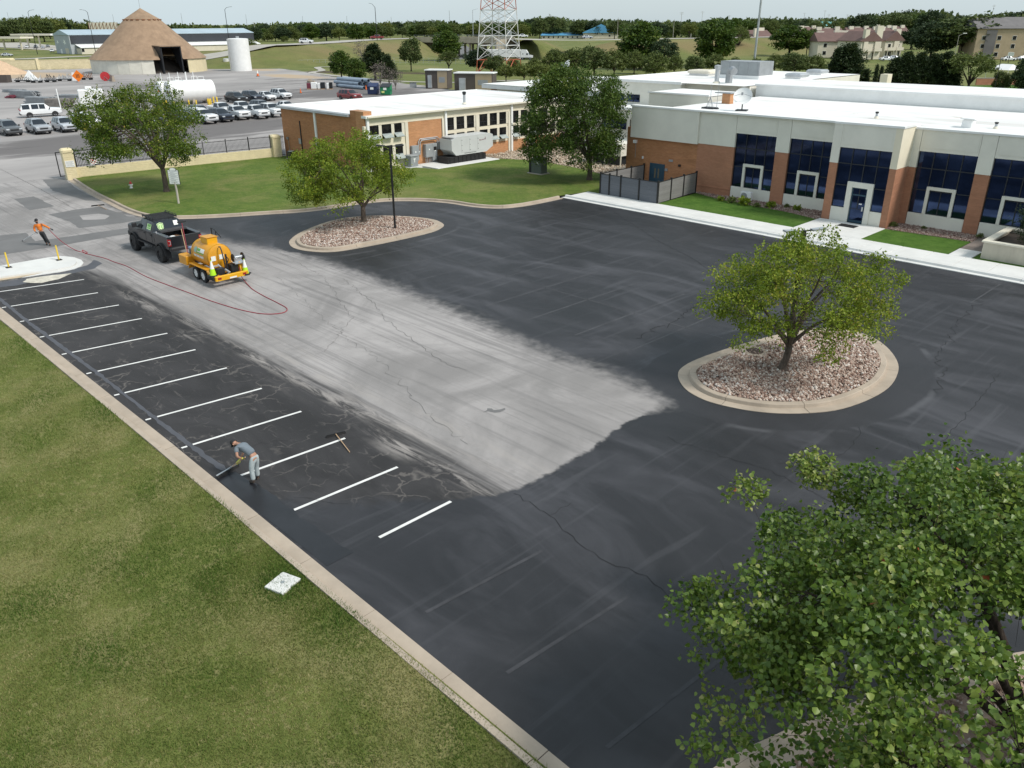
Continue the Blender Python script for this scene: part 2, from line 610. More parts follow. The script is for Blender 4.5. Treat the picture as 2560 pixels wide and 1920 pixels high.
# fresh sealer
fcol = t.mix(t.smooth(wisp,0.36,0.74),(0.017,0.017,0.020),(0.066,0.066,0.075))
fcol = t.mix(t.math('MULTIPLY',t.smooth(big,0.42,0.66),0.6),fcol,(0.026,0.026,0.030))
fcol = t.mix(t.math('MULTIPLY',t.smooth(fine,0.62,0.8),0.6),fcol,(0.009,0.009,0.010))
lap = t.noise(1.0,4,0.55,stretch=(2.6,0.16,1),dist=0.5)
fcol = t.mix(t.math('MULTIPLY',t.smooth(lap,0.55,0.70),0.35),fcol,(0.085,0.085,0.094))
fcol = t.mix(t.math('MULTIPLY',t.smooth(grain,0.56,0.8),0.4),fcol,(0.10,0.10,0.108))
fcol = t.mix(t.math('MULTIPLY',wet,0.75),fcol,(0.012,0.012,0.014))
rmask = t.math('MULTIPLY',t.smooth(t.math('ADD',ring,t.math('MULTIPLY',t.math('SUBTRACT',edge,0.5),0.35)),-0.06,0.06),0.75)
fcol = t.mix(rmask,fcol,(0.026,0.026,0.030))
rim = t.math('MULTIPLY',t.smooth(t.math('ABSOLUTE',t.math('ADD',ring,0.14)),0.22,0.0),t.smooth(t.noise(0.45,3,0.5),0.48,0.62))
fcol = t.mix(t.math('MULTIPLY',rim,0.4),fcol,(0.12,0.12,0.13))
col = t.mix(fmask,old,fcol)
t.link(col,b.inputs['Base Color'])
rg = t.math('ADD',t.math('MULTIPLY',fmask,-0.30),0.88)
rg = t.math('SUBTRACT',rg,t.math('MULTIPLY',t.math('MULTIPLY',wet,fmask),0.10))
rg = t.math('ADD',rg,t.math('MULTIPLY',t.math('SUBTRACT',wisp,0.5),0.25))
t.link(rg,b.inputs['Roughness'])
b.inputs['Specular IOR Level'].default_value = 0.42
bp = t.new('ShaderNodeBump')
bp.inputs['Strength'].default_value = 0.35
bp.inputs['Distance'].default_value = 0.012
t.link(grain,bp.inputs['Height'])
t.link(bp.outputs[0],b.inputs['Normal'])
lot = grid('parking_lot',-84.0,36.0,-62.0,50.0,0.42,MATS['asphalt'],
  attrs=dict(fresh=f_fresh,soft=f_soft,stall=f_stall,wet=f_wet,tracks=f_tracks,ring=f_ring))
tag(lot,'asphalt car park with a pale worn lane and a freshly sealed black half',kind='structure')
# ---- yard behind the gate: old concrete with dark asphalt patches
m,t,b = base_mat('yard_concrete')
n1 = t.noise(0.06,6,0.62,stretch=(1.0,0.45,1),dist=0.6)
n2 = t.noise(0.22,6,0.65,stretch=(1.5,0.35,1),dist=0.8)
n3 = t.noise(14,3,0.6)
dk = t.attr('dark')
c = t.mix(t.smooth(n1,0.32,0.68),(0.265,0.25,0.245),(0.40,0.375,0.365))
c = t.mix(t.math('MULTIPLY',t.smooth(n3,0.5,0.8),0.25),c,(0.18,0.17,0.17))
mk = t.smooth(t.math('ADD',dk,t.math('MULTIPLY',t.math('SUBTRACT',n2,0.5),1.5)),0.35,0.7)
c = t.mix(t.math('MULTIPLY',mk,0.85),c,(0.125,0.115,0.114))
mk2 = t.smooth(t.noise(0.5,5,0.6,stretch=(2.2,0.25,1)),0.60,0.74)
c = t.mix(t.math('MULTIPLY',mk2,t.math('MULTIPLY',t.math('ADD',dk,0.25),0.8)),c,(0.07,0.064,0.064))
lt = t.attr('sand')
c = t.mix(t.smooth(t.math('ADD',lt,t.math('MULTIPLY',t.math('SUBTRACT',n2,0.5),0.8)),0.35,0.65),c,(0.44,0.34,0.24))
t.link(c,b.inputs['Base Color'])
b.inputs['Roughness'].default_value = 0.92
b.inputs['Specular IOR Level'].default_value = 0.25
def f_dark(P):
 d = 0.85 * blob(P,-108,58,10,26) + 0.75 * blob(P,-106,32,9,14) + 0.5 * blob(P,-175,110,40,18) + 0.55 * blob(P,-150,78,12,22) + 0.5 * blob(P,-140,100,20,14)
 d += 0.6 * blob(P,-200,78,30,12) + 0.5 * blob(P,-84,25,4,3)
 return np.clip(d,0,1)
def f_sand(P):
 return np.clip(0.95 * blob(P,-268,72,22,14) + 0.8 * blob(P,-205,120,20,7) + 0.7 * blob(P,-240,131,12,6),0,1)
YARD_N = [(-84,49),(-84,78),(-103,99),(-119,107),(-137,117),(-160,122),(-190,124),(-222,133),(-252,139),(-275,132),(-286,108),(-296,82),(-304,60),(-330,-30),(-330,-110),(-84,-110)]
YARD = YARD_N
yv,yf = [],[]
ys_ = grid('yard',-332,-84,-112,142,2.0,MATS['yard_concrete'],attrs=dict(dark=f_dark,sand=f_sand))
# keep only the paved part
me = ys_.data
import bmesh
bm = bmesh.new()
bm.from_mesh(me)
cen = np.array([f.calc_center_median()[:2] for f in bm.faces])
sd = poly_sd(cen,YARD)
bm.faces.ensure_lookup_table()
bmesh.ops.delete(bm,geom=[f for f,s_ in zip(list(bm.faces),sd) if s_ < -1.0],context='FACES')
bm.to_mesh(me)
bm.free()
tag(ys_,'old concrete and asphalt yard behind the gate',kind='structure')
# ---- terrain out to the horizon with the highway bank
ROAD_P = [g(*p_,6.3) for p_ in ((-420,118),(-60,116),(300,113),(560,113),(760,108),(930,98),(1080,94),(1240,95),(1420,99),(1640,96),(2000,90))]
ROAD = [(p_.x,p_.y) for p_ in ROAD_P]
LOW_P = [g(*p_,-1.5) for p_ in ((1130,101),(1150,128),(1190,150),(1330,153),(1520,142),(1800,128))]
LOW = [(p_.x,p_.y) for p_ in LOW_P]
def f_bank(P):
 d = line_d(P,ROAD)
 # the bank dies out west of the fuel station
 left = np.clip((P[:,1] - 120) / 30,0,1)
 h = np.clip(6.0 - (d - 11) / 3.4,-0.12,6.0) * left
 dl = line_d(P,LOW)
 cut = np.clip((dl - 13) / 9,0,1)
 h = np.where(dl < 40,h * cut + (1 - cut) * -1.6,h)
 return np.minimum(h,6.0)
def f_ground(P):
 h = f_bank(P)
 inside = poly_sd(P,[(-300,-112),(-300,40),(-290,95),(-268,112),(-246,136),(-60,100),(60,75),(60,-112)])
 h = np.where(inside > 0,np.minimum(h,-0.12),h)
 r = np.hypot(P[:,0],P[:,1])
 return h - 0.12 * (h == 0)
def f_mud(P):
 return np.clip(1.0 * blob(P,-215,139,14,5.5) + 0.9 * blob(P,-193,152,12,5) + 0.8 * blob(P,-178,166,20,4),0,1)
def f_dry(P):
 d = line_d(P,ROAD)
 return np.exp(-((d - 20) / 9) ** 2)
def grass_mat(name,g1,g2,dry,dryamt,scale=0.35,mud=False,blade=True):
 m,t,b = base_mat(name)
 n1 = t.noise(scale,6,0.62,dist=0.5)
 n2 = t.noise(scale * 5,5,0.65)
 n3 = t.noise(22,3,0.6,stretch=(1,1,0.3))
 c = t.mix(t.smooth(n2,0.3,0.7),g1,g2)
 c = t.mix(t.math('MULTIPLY',t.smooth(n1,0.44,0.66),dryamt),c,dry)
 if mud:
  c = t.mix(t.math('MULTIPLY',t.attr('dry'),t.smooth(n1,0.3,0.6)),c,(0.22,0.17,0.085))
  c = t.mix(t.smooth(t.math('ADD',t.attr('mud'),t.math('MULTIPLY',t.math('SUBTRACT',n2,0.5),0.8)),0.4,0.6),c,(0.082,0.06,0.046))
 n4 = t.noise(4.5,6,0.72)
 c = t.mix(t.math('MULTIPLY',t.smooth(n4,0.52,0.66),min(0.8,dryamt)),c,dry)
 c = t.mix(t.math('MULTIPLY',t.smooth(n4,0.46,0.30),0.55),c,tuple(x * 0.55 for x in g1))
 c = t.mix(t.math('MULTIPLY',t.smooth(n3,0.48,0.68),0.6),c,tuple(x * 0.42 for x in g1))
 t.link(c,b.inputs['Base Color'])
 b.inputs['Roughness'].default_value = 0.9
 b.inputs['Specular IOR Level'].default_value = 0.15
 if blade:
  bp = t.new('ShaderNodeBump')
  bp.inputs['Strength'].default_value = 0.8
  bp.inputs['Distance'].default_value = 0.05
  t.link(t.noise(30,3,0.7),bp.inputs['Height'])
  t.link(bp.outputs[0],b.inputs['Normal'])
 return m
GR1,GR2 = (0.082,0.118,0.028),(0.135,0.170,0.045)
grass_mat('lawn_near',(0.118,0.150,0.036),(0.175,0.198,0.055),(0.30,0.265,0.125),0.7,0.22)
grass_mat('lawn_green',(0.082,0.140,0.024),(0.135,0.190,0.038),(0.24,0.225,0.085),0.62,0.16)
grass_mat('lawn_lush',(0.055,0.125,0.018),(0.095,0.18,0.03),(0.12,0.18,0.04),0.3,0.3)
grass_mat('field',(0.105,0.138,0.038),(0.165,0.188,0.058),(0.26,0.232,0.10),0.7,0.03,mud=True,blade=False)
ax = np.concatenate([-np.geomspace(7000,720,14),np.arange(-690,130,7.0),np.geomspace(150,7000,16)])
ay = np.concatenate([-np.geomspace(7000,160,14),np.arange(-150,800,7.0),np.geomspace(830,9000,14)])
ter = grid('ground',0,0,0,0,1,MATS['field'],zf=f_ground,attrs=dict(mud=f_mud,dry=f_dry),xs=ax,ys=ay)
tag(ter,'open grassland with the highway embankment',kind='structure')
def ribbon(name,pts,wd,z,m_,label,zf=None,parent=None):
 P = smooth_path(pts,10)
 a,b_ = offset_path(P,wd / 2),offset_path(P,-wd / 2)
 mb = MB()
 n = len(P)
 vs = [(p.x,p.y,(zf(p) if zf else z)) for p in a] + [(p.x,p.y,(zf(p) if zf else z)) for p in b_]
 mb.add(vs,[(i,i + 1,n + i + 1,n + i) for i in range(n - 1)])
 o = mb.build(name,m_,parent,smooth='all')
 return tag(o,label,kind=None if parent else 'structure')
mat('concrete_road',(0.40,0.375,0.335),0.9,0.08,0.15)
mat('concrete',(0.43,0.385,0.335),0.9,0.10,1.2,bump=0.25,bscale=25,dirt=0.25)
mat('concrete_tan',(0.415,0.345,0.275),0.9,0.10,1.0,bump=0.25,bscale=25,dirt=0.3)
mat('concrete_new',(0.66,0.655,0.635),0.85,0.05,0.9,bump=0.15,bscale=30,dirt=0.12)
mat('road_grey',(0.15,0.148,0.146),0.85,0.12,0.3)
mat('white_line',(0.74,0.73,0.71),0.7,0.08,2.5,dirt=0.15)
def road_z(p):
 return float(f_bank(np.array([[p.x,p.y]]))[0]) + 0.10
def hi_z(p):
 left = min(1.0,max(0.0,(p.y - 120) / 30))
 return 6.0 * left + 0.14
ribbon('highway',[(x,y) for x,y in ROAD],13.0,0,MATS['concrete_road'],'raised concrete highway on its grass bank',hi_z)
ribbon('underpass_road',[(x,y) for x,y in LOW],15.0,0,MATS['road_grey'],'sunken road passing below the highway bridge',lambda p: -1.45)
fr_pts = [g(*p_) for p_ in ((-300,156),(-60,150),(60,147),(160,142.5),(240,139.5),(330,136))]
ribbon('frontage_road',[(p_.x,p_.y) for p_ in fr_pts],9.0,0.03,MATS['concrete_road'],'pale frontage road beyond the yellow yard wall')
pth = [g(*p_,0) for p_ in ((838,167),(795,168),(805,176),(780,181),(820,187),(900,195),(1000,203),(1060,205),(1140,206),(1300,200))]
ribbon('footpath',[(p_.x,p_.y) for p_ in pth],2.2,0.02,MATS['concrete_road'],'pale footpath winding through the grass')
sl_p = [g(*p_) for p_ in ((0,118),(60,122),(130,126),(220,126),(240,124),(60,106),(-120,108))]
mb = MB()
vs,fs = tri_fill([(p_.x,p_.y) for p_ in sl_p],0.02)
mb.add(vs,fs)
tag(mb.build('forecourt',MATS['concrete_road']),'pale forecourt of the fuel station',kind='structure')
# ---- kerbs, cut into cast sections
def kerb_run(parent,path,prof,m_,seg=3.0,gap=0.018,name='kerb_section',closed=False,nsub=1):
 """Sweep a kerb profile [(inset, z)] along a plan path in sections with open joints."""
 P = [Vector((p[0],p[1])) for p in path]
 if closed:
  P = P + [P[0]]
 L = [0.0]
 for a,b_ in zip(P[:-1],P[1:]):
  L.append(L[-1] + (b_ - a).length)
 tot = L[-1]
 nseg = max(1,round(tot / seg))
 full = [Vector((p[0],p[1],0)) for p in P]
 T = []
 k = len(full)
 for i in range(k):
  a = full[i - 1] if i > 0 else (full[-2] if closed else full[0])
  b_ = full[i + 1] if i < k - 1 else (full[1] if closed else full[-1])
  T.append((b_ - a).normalized())
 def at(s):
  s = min(max(s,0),tot)
  j = 0
  while j < len(L) - 2 and L[j + 1] < s:
   j += 1
  u = (s - L[j]) / max(1e-9,L[j + 1] - L[j])
  p = full[j].lerp(full[j + 1],u)
  d = T[j].lerp(T[j + 1],u).normalized()
  return p,Vector((-d.y,d.x,0))
 for q in range(nseg):
  s0,s1 = tot * q / nseg + gap / 2,tot * (q + 1) / nseg - gap / 2
  cuts = [s0] + [x for x in L if s0 + 0.05 < x < s1 - 0.05] + [s1]
  vs,fs = [],[]
  np_ = len(prof)
  dz = ru(-0.006,0.006)
  for s in cuts:
   p,nrm = at(s)
   for (o_,z) in prof:
    vs.append((p.x + nrm.x * o_,p.y + nrm.y * o_,z + (dz if z > 0 else 0)))
  for i in range(len(cuts) - 1):
   for j in range(np_ - 1):
    fs.append((i * np_ + j,i * np_ + j + 1,(i + 1) * np_ + j + 1,(i + 1) * np_ + j))
  fs.append(tuple(range(np_)))
  e = (len(cuts) - 1) * np_
  fs.append(tuple(range(e + np_ - 1,e - 1,-1)))
  mb = MB()
  mb.add(vs,fs)
  mb.build(name,m_,parent)
KP = [(0,-0.05),(0,0.022),(0.40,0.010),(0.425,0.135),(0.45,0.155),(0.60,0.160),(0.62,-0.05)]
KPW = [(0,-0.05),(0,0.022),(0.44,0.010),(0.465,0.135),(0.49,0.155),(0.70,0.160),(0.72,-0.05)]
def struct(name,label):
 o = bpy.data.objects.new(name,None)
 C.objects.link(o)
 return tag(o,label,kind='structure')
def base_part(o,mb,name,m_):
 return mb.build(name,m_,o)
kl = struct('kerb','tan concrete kerb along the near lawn')
kerb_run(kl,[(30,8.63),(-7,8.42),(-15,8.5),(-25,8.62),(-48.0,8.68)][::-1],[(-o_,z) for o_,z in KP],MATS['concrete_tan'],seg=2.9)
ku = struct('kerb','tan concrete kerb round the upper lawn')
UPK = [(-81.2,23.51),(-75.9,22.83),(-71.97,22.41),(-68.15,22.15),(-64.19,21.88),(-61.47,22.02),(-59.6,22.65),(-58.1,24.05),(-56.6,26.2),(-55.2,28.8),(-53.9,31.2),
 (-53.4,33.2),(-53.3,35.35),(-52.62,37.86),(-50.9,39.77),(-48.6,40.96),(-46.0,41.4),(-44.2,42.4),(-43.4,44.2),(-43.2,46.67),(-43.2,48.7)]
upk = smooth_path(UPK,4)
kerb_run(ku,upk,KP,MATS['concrete_tan'],seg=3.0)
# islands
mat('river_rock',(0.40,0.29,0.23),0.85,0.3,3.0)
def pebble_field(name,poly,n,r0,r1,z,m_,label,seed,tint=True,mound=0.0,parent=None):
 rng = np.random.default_rng(seed)
 poly = np.asarray([(p[0],p[1]) for p in poly])
 lo,hi = poly.min(0),poly.max(0)
 P = rng.uniform(lo,hi,(n * 3,2))
 sd_ = poly_sd(P,poly)
 keep = sd_ > 0.03
 P,sd_ = P[keep][:n],sd_[keep][:n]
 n = len(P)
 base = np.array([(1,0,0),(0,1,0),(-1,0,0),(0,-1,0),(0,0,1),(0,0,-0.6)],float)
 tri = np.array([(0,1,4),(1,2,4),(2,3,4),(3,0,4),(1,0,5),(2,1,5),(3,2,5),(0,3,5)])
 r = rng.uniform(r0,r1,n) * rng.choice([1.0,1.0,0.7],n)
 ang = rng.uniform(0,2 * PI,n)
 ca,sa = np.cos(ang),np.sin(ang)
 sc = rng.uniform(0.6,1.25,(n,3)) * r[:,None]
 V = base[None] * sc[:,None,:] * rng.uniform(0.75,1.25,(n,6,1))
 X = V[...,0] * ca[:,None] - V[...,1] * sa[:,None]
 Y = V[...,0] * sa[:,None] + V[...,1] * ca[:,None]
 hz = z + mound * np.clip(sd_ / 2.0,0,1) + rng.uniform(0,r0,n)
 V = np.stack([X + P[:,:1],Y + P[:,1:],V[...,2] * 0.8 + hz[:,None]],-1).reshape(-1,3)
 F = (tri[None] + (np.arange(n) * 6)[:,None,None]).reshape(-1,3)
 tv = np.repeat(rng.uniform(0,1,n),6)
 me = np_mesh(name,V,F,m_,{'tint': tv})
 o = obj(name,me,parent)
 return tag(o,label,kind='stuff')
def stone_mat(name,stops):
 m,t,b = base_mat(name)
 c = t.ramp(t.attr('tint'),stops)
 t.link(c,b.inputs['Base Color'])
 b.inputs['Roughness'].default_value = 0.8
 b.inputs['Specular IOR Level'].default_value = 0.25
 return m
stone_mat('stones',[(0.0,(0.20,0.12,0.095)),(0.35,(0.34,0.235,0.19)),(0.65,(0.46,0.36,0.30)),(0.86,(0.56,0.48,0.42)),(1.0,(0.70,0.66,0.62))])
stone_mat('stones_tan',[(0.0,(0.30,0.22,0.16)),(0.5,(0.46,0.37,0.28)),(1.0,(0.62,0.55,0.45))])
stone_mat('stones_red',[(0.0,(0.16,0.09,0.075)),(0.5,(0.29,0.20,0.165)),(1.0,(0.46,0.38,0.33))])
def island(poly,name,label,seed,n):
 P = smooth_path(poly,4,closed=True)
 o = struct('kerb',label)
 # outline runs anticlockwise, so the inset is to the left
 kerb_run(o,P,KPW,MATS['concrete_tan'],seg=3.2,closed=True)
 inner = offset_path(P,0.71,closed=True)
 sub = MB()
 vs,fs = tri_fill(inner,0.11)
 sub.add(vs,fs)
 gb = sub.build('gravel_bed',MATS['river_rock'])
 tag(gb,'gravel bed inside the ' + name,kind='structure')
 pebble_field('gravel',[(p.x,p.y) for p in inner],n,0.045,0.10,0.125,MATS['stones'],'pinkish brown river stones on the ' + name,seed,mound=0.05)
 return inner
isl1_in = island(ISL1,'far tree island','kerb of the far teardrop island',21,9000)
isl2_in = island(ISL2,'near tree island','kerb of the near teardrop island',22,11000)
# ---- near lawn and upper lawns
LAWN_Z = 0.12
lawn = grid('lawn',-48.0,34.0,-60.0,8.06,0.5,MATS['lawn_near'],
   zf=lambda P: LAWN_Z + 0.02 * np.sin(P[:,0] * 0.7) * np.sin(P[:,1] * 0.5 + 1) + 0.03 * np.clip((7 - P[:,1]) / 6,0,1),ys=np.concatenate([np.arange(-60,8.0,0.5),[8.06]]))
tag(lawn,'sloping lawn in front of the tan kerb',kind='structure')
lawn_in = offset_path(upk,0.62)
UL = [(p.x,p.y) for p in lawn_in] + [(-43.2,51.7),(-42.0,51.9),(-43.8,58.2),(-47.5,59.0),(-52.0,60.2),(-56.0,60.6),(-59.0,60.2),(-61.3,59.0),(-61.2,54.0),(-60.9,50.4),(-63.6,49.4),(-64.4,46.0),(-64.6,44.8),(-79.4,44.8),(-80.9,34.0),(-81.6,25.0)]
mb = MB()
vs,fs = tri_fill(UL,LAWN_Z)
mb.add(vs,fs)
ul = mb.build('lawn',MATS['lawn_green'])
tag(ul,'green lawn between the gate wall and the office',kind='structure')
# ---- pavement along the office: kerb, slabs and entrance apron
kw = struct('kerb','white concrete kerb along the office pavement')
kerb_run(kw,[(-43.6,48.86),(20,48.56)],[(0,-0.05),(0,0.03),(0.42,0.016),(0.445,0.13),(0.475,0.152),(0.66,0.156),(0.68,-0.05)],MATS['concrete_new'],seg=3.05)
pv = struct('pavement','white concrete pavement along the office front')
def slab(parent,x0,x1,y0,y1,z,m_,gp=0.012,name='paving_slab'):
 mb = MB().bbox(x0 + gp,x1 - gp,y0 + gp,y1 - gp,z - 0.2,z + ru(-0.004,0.004),0.012)
 mb.build(name,m_,parent)
xx = -43.2
while xx < 20:
 yb = 49.535 - 0.3 * (xx + 43.6) / 63.6
 slab(pv,xx,xx + 1.83,yb + 0.02,51.75,0.155,MATS['concrete_new'])
 xx += 1.83
for i in range(3):
 for j in range(2):
  slab(pv,-24.95 + 1.55 * i,-24.95 + 1.55 * (i + 1),51.76 + 2.0 * j,51.76 + 2.0 * (j + 1) - (0.0 if j == 0 else 0.02),0.155,MATS['concrete_new'])
mat('concrete_brown',(0.20,0.165,0.145),0.9,0.12,1.5,bump=0.2)
for j in range(3):
 slab(pv,-14.95,-13.65,51.77 + 2.0 * j,51.77 + 2.0 * (j + 1),0.15,MATS['concrete_brown'] if j else MATS['concrete_new'])
def sheet(name,poly,z,m_,label,kind='structure',parent=None):
 mb = MB()
 vs,fs = tri_fill(poly,z)
 mb.add(vs,fs)
 o = mb.build(name,m_,parent)
 if parent is None:
  tag(o,label,kind=kind)
 return o
sheet('lawn',[(-36.2,51.77),(-24.97,51.77),(-24.97,55.2),(-27.5,55.9),(-33.6,56.5),(-36.4,57.4)],0.14,MATS['lawn_lush'],'lush strip of lawn beside the screened corner')
sheet('lawn',[(-20.28,51.77),(-14.97,51.77),(-14.97,55.9),(-20.28,55.6)],0.14,MATS['lawn_lush'],'lush square of lawn in front of the office bay')
sheet('lawn',[(-13.62,51.77),(20,51.77),(20,58),(-13.62,58)],0.135,MATS['lawn_lush'],'lush lawn beside the planter')
bedA = [(-36.5,57.42),(-33.6,56.52),(-27.5,55.92),(-24.97,55.22),(-24.97,58.02),(-36.5,58.02)]
bedB = [(-20.28,55.62),(-14.97,55.92),(-14.97,58.1),(-20.28,58.1)]
for nm,bd,n,sdv in (('window bed',bedA,3500,31),('bay bed',bedB,3000,32)):
 sheet('gravel_bed',bd,0.125,MATS['river_rock'],'gravel planting bed, the ' + nm)
 pebble_field('gravel',bd,n,0.04,0.09,0.13,MATS['stones_red'],'reddish stones filling the ' + nm,sdv)
rockC = [(-61.2,59.1),(-59.0,60.3),(-56.0,60.7),(-52.0,60.3),(-47.5,59.1),(-44.3,58.3),(-44.3,67.5),(-52,68),(-56,70),(-64.3,70),(-64.3,59.5)]
sheet('gravel_bed',rockC,0.05,mat('tan_rock',(0.42,0.34,0.26),0.9,0.2,2.0),'bed of tan rock between the two buildings')
pebble_field('gravel',rockC,5500,0.07,0.15,0.07,MATS['stones_tan'],'tan landscaping rock between the buildings',33)
sheet('concrete_pad',[(-55.5,62.2),(-47.0,62.0),(-47.0,64.4),(-49.5,68.9),(-55.5,68.9)],0.10,MATS['concrete'],'concrete pad below the large air handler')
mb = MB().bbox(-64.4,-60.95,50.45,58.7,-0.1,0.17,0.02)
mb.bbox(-64.4,-63.3,48.9,50.44,-0.1,0.15,0.02)
tag(mb.build('concrete_pad',MATS['concrete_new']),'white concrete pad below the generator',kind='structure')
# ---- painted lines, patches, cracks
for i in range(11):
 X = -48.03 + 3.01 * i + (0.4 if i == 0 else 0.35)
for i in range(-1,11):
 x0 = -45.27 + 2.95 * i
 x1 = -44.4 + 2.9 * i
 # measured ends (near end, far end)
 a = (-45.27 + 2.954 * i,9.10)
 b_ = (-44.42 + 2.888 * i,13.05)
 if i == -1:
  a,b_ = (-48.45,9.1),(-47.5,13.4)
 if i == 9:
  a = (-18.63,9.08)
  b_ = (-18.45,13.07)
 if i == 10:
  a = (-15.72,10.35)
  b_ = (-15.70,12.95)
 if i == 8:
  a = (-21.56,9.14)
  b_ = (-21.30,13.0)
 d = Vector((b_[0] - a[0],b_[1] - a[1])).normalized()
 nrm = Vector((-d.y,d.x)) * 0.055
 mb = MB()
 mb.face([(a[0] - nrm.x,a[1] - nrm.y,0.004),(b_[0] - nrm.x,b_[1] - nrm.y,0.004),(b_[0] + nrm.x,b_[1] + nrm.y,0.004),(a[0] + nrm.x,a[1] + nrm.y,0.004)])
 mb.build('parking_line',MATS['white_line'],lot)
 if i < 8:
  c0 = (a[0] - d.x * 0.16,a[1] - d.y * 0.19)
  c1 = (c0[0] - d.x * 0.2,c0[1] - d.y * 0.19)
  mb = MB()
  mb.face([(c1[0] - nrm.x,c1[1] - nrm.y,0.004),(c0[0] - nrm.x,c0[1] - nrm.y,0.004),(c0[0] + nrm.x,c0[1] + nrm.y,0.004),(c1[0] + nrm.x,c1[1] + nrm.y,0.004)])
  mb.build('parking_line',MATS['white_line'],lot)
# strip of grey-blue sealer brushed along the kerb
mat('sealer_strip',(0.075,0.076,0.088),0.6,0.10,1.5)
mat('sealer_wet',(0.014,0.014,0.017),0.34,0.25,0.8)
rs = np.random.default_rng(5)
up_e,lo_e = [],[]
for i in range(93):
 x = -48.0 + i * 0.28
 up_e.append((x,9.115 + rs.normal(0,0.022) + 0.03 * sin(x * 0.5)))
 lo_e.append((x,8.955 + rs.normal(0,0.018) + 0.03 * sin(x * 0.37 + 1)))
mb = MB()
vs = [(x,y,0.008) for x,y in up_e] + [(x,y,0.008) for x,y in lo_e]
k = len(up_e)
mb.add(vs,[(i,k + i,k + i + 1,i + 1) for i in range(k - 1)])
mb.build('sealer_strip',MATS['sealer_strip'],lot)
# the strip the worker is spreading now, still wet
up_e = [(-21.9 + i * 0.25,9.28 + rs.normal(0,0.03) + (0.10 if i > 4 else 0)) for i in range(26)]
mb = MB()
vs = [(x,y,0.006) for x,y in up_e] + [(x,8.62,0.006) for x,y in up_e]
k = len(up_e)
mb.add(vs,[(i,k + i,k + i + 1,i + 1) for i in range(k - 1)])
mb.build('sealer_strip',MATS['sealer_wet'],lot)
# ghosts of the old stall lines showing through the new sealer
mat('ghost_line',(0.064,0.064,0.070),0.7,0.25,1.2)
mat('ghost_dark',(0.042,0.042,0.047),0.7,0.3,1.2)
def ghost(a,b_,w_=0.055,m_='ghost_line',z=0.004):
 a,b_ = Vector(a),Vector(b_)
 d = (b_ - a).normalized()
 nn = Vector((-d.y,d.x)) * w_
 mb = MB()
 mb.face([(a.x - nn.x,a.y - nn.y,z),(b_.x - nn.x,b_.y - nn.y,z),(b_.x + nn.x,b_.y + nn.y,z),(a.x + nn.x,a.y + nn.y,z)])
 mb.build('parking_line',MATS[m_],lot)
for x in np.arange(-39.9,-17.0,2.95):
 ghost((x,26.0),(x + 0.1,34.6),0.04)
ghost((-41.6,30.2),(-17.2,30.4),0.03)
for x,y0,y1 in ((-12.4,9.3,13.1),(-9.6,9.3,13.2),(-6.8,9.3,13.2),(-4.0,9.3,13.2)):
 ghost((x,y0),(x + 0.3,y1),0.05,'ghost_dark')
for x in (-37.5,-28.6,-19.8,-11.0,-2.2):
 ghost((x,43.4),(x + 0.05,47.9),0.03)
mat('patch_grey',(0.155,0.152,0.152),0.88,0.10,0.5,bump=0.2)
mat('patch_dark',(0.085,0.085,0.088),0.85,0.12,0.6,bump=0.2)
mat('patch_pale',(0.34,0.32,0.315),0.9,0.12,0.6)
mat('crust',(0.56,0.52,0.44),0.95,0.2,3.0,bump=0.5)
def patch(poly,m_,z):
 rg = random.Random(len(poly) * 7 + int(poly[0][0] * 10))
 out = []
 k = len(poly)
 for i in range(k):
  a,b_ = Vector(poly[i]),Vector(poly[(i + 1) % k])
  n = max(2,int((b_ - a).length / 0.5))
  for j in range(n):
   p = a.lerp(b_,j / n)
   out.append((p.x + rg.uniform(-0.06,0.06),p.y + rg.uniform(-0.06,0.06)))
 sheet('asphalt_patch',out,z,MATS[m_],None,parent=lot)
patch([(-75.46,17.5),(-75.4,19.0),(-69.9,18.8),(-69.7,17.0)],'patch_grey',0.004)
patch([(-67.0,17.5),(-67.4,19.4),(-67.3,21.3),(-62.3,21.5),(-60.3,21.7),(-60.2,20.4),(-60.7,17.6),(-63.4,17.8)],'patch_grey',0.004)
patch([(-64.9,19.0),(-64.6,20.3),(-63.2,20.6),(-62.3,19.9),(-63.2,18.7)],'patch_pale',0.008)
patch([(-63.5,8.0),(-62.4,13.0),(-61.9,14.5),(-58.9,14.3),(-58.3,20.0),(-56.6,19.6),(-56.5,14.4),(-57.0,8.0)],'patch_grey',0.004)
patch([(-49.41,10.8),(-48.45,11.45),(-48.6,12.4),(-49.3,13.3),(-49.7,12.4),(-49.95,11.2)],'crust',0.006)
patch([(-49.3,9.4),(-49.0,10.4),(-49.35,14.6),(-50.2,15.35),(-51.4,15.3),(-50.4,14.6),(-49.85,13.2),(-50.3,9.6)],'sealer_strip',0.005)
patch([(-83.5,22.0),(-82.6,23.6),(-76.0,22.6),(-69.5,22.2),(-70.5,21.4),(-77.0,20.9)],'patch_grey',0.004)
patch([(-19.45,17.7),(-19.1,17.95),(-18.9,18.3),(-19.05,18.45),(-19.25,18.15),(-19.5,18.05)],'patch_grey',0.004)
patch([(-53.6,18.0),(-53.2,17.6),(-52.6,17.5),(-52.5,17.9),(-53.0,18.3)],'patch_grey',0.004)
mat('crack',(0.018,0.018,0.02),0.9,0.1,3.0)
mat('crack_old',(0.12,0.114,0.11),0.9,0.1,3.0)
CRK = {}
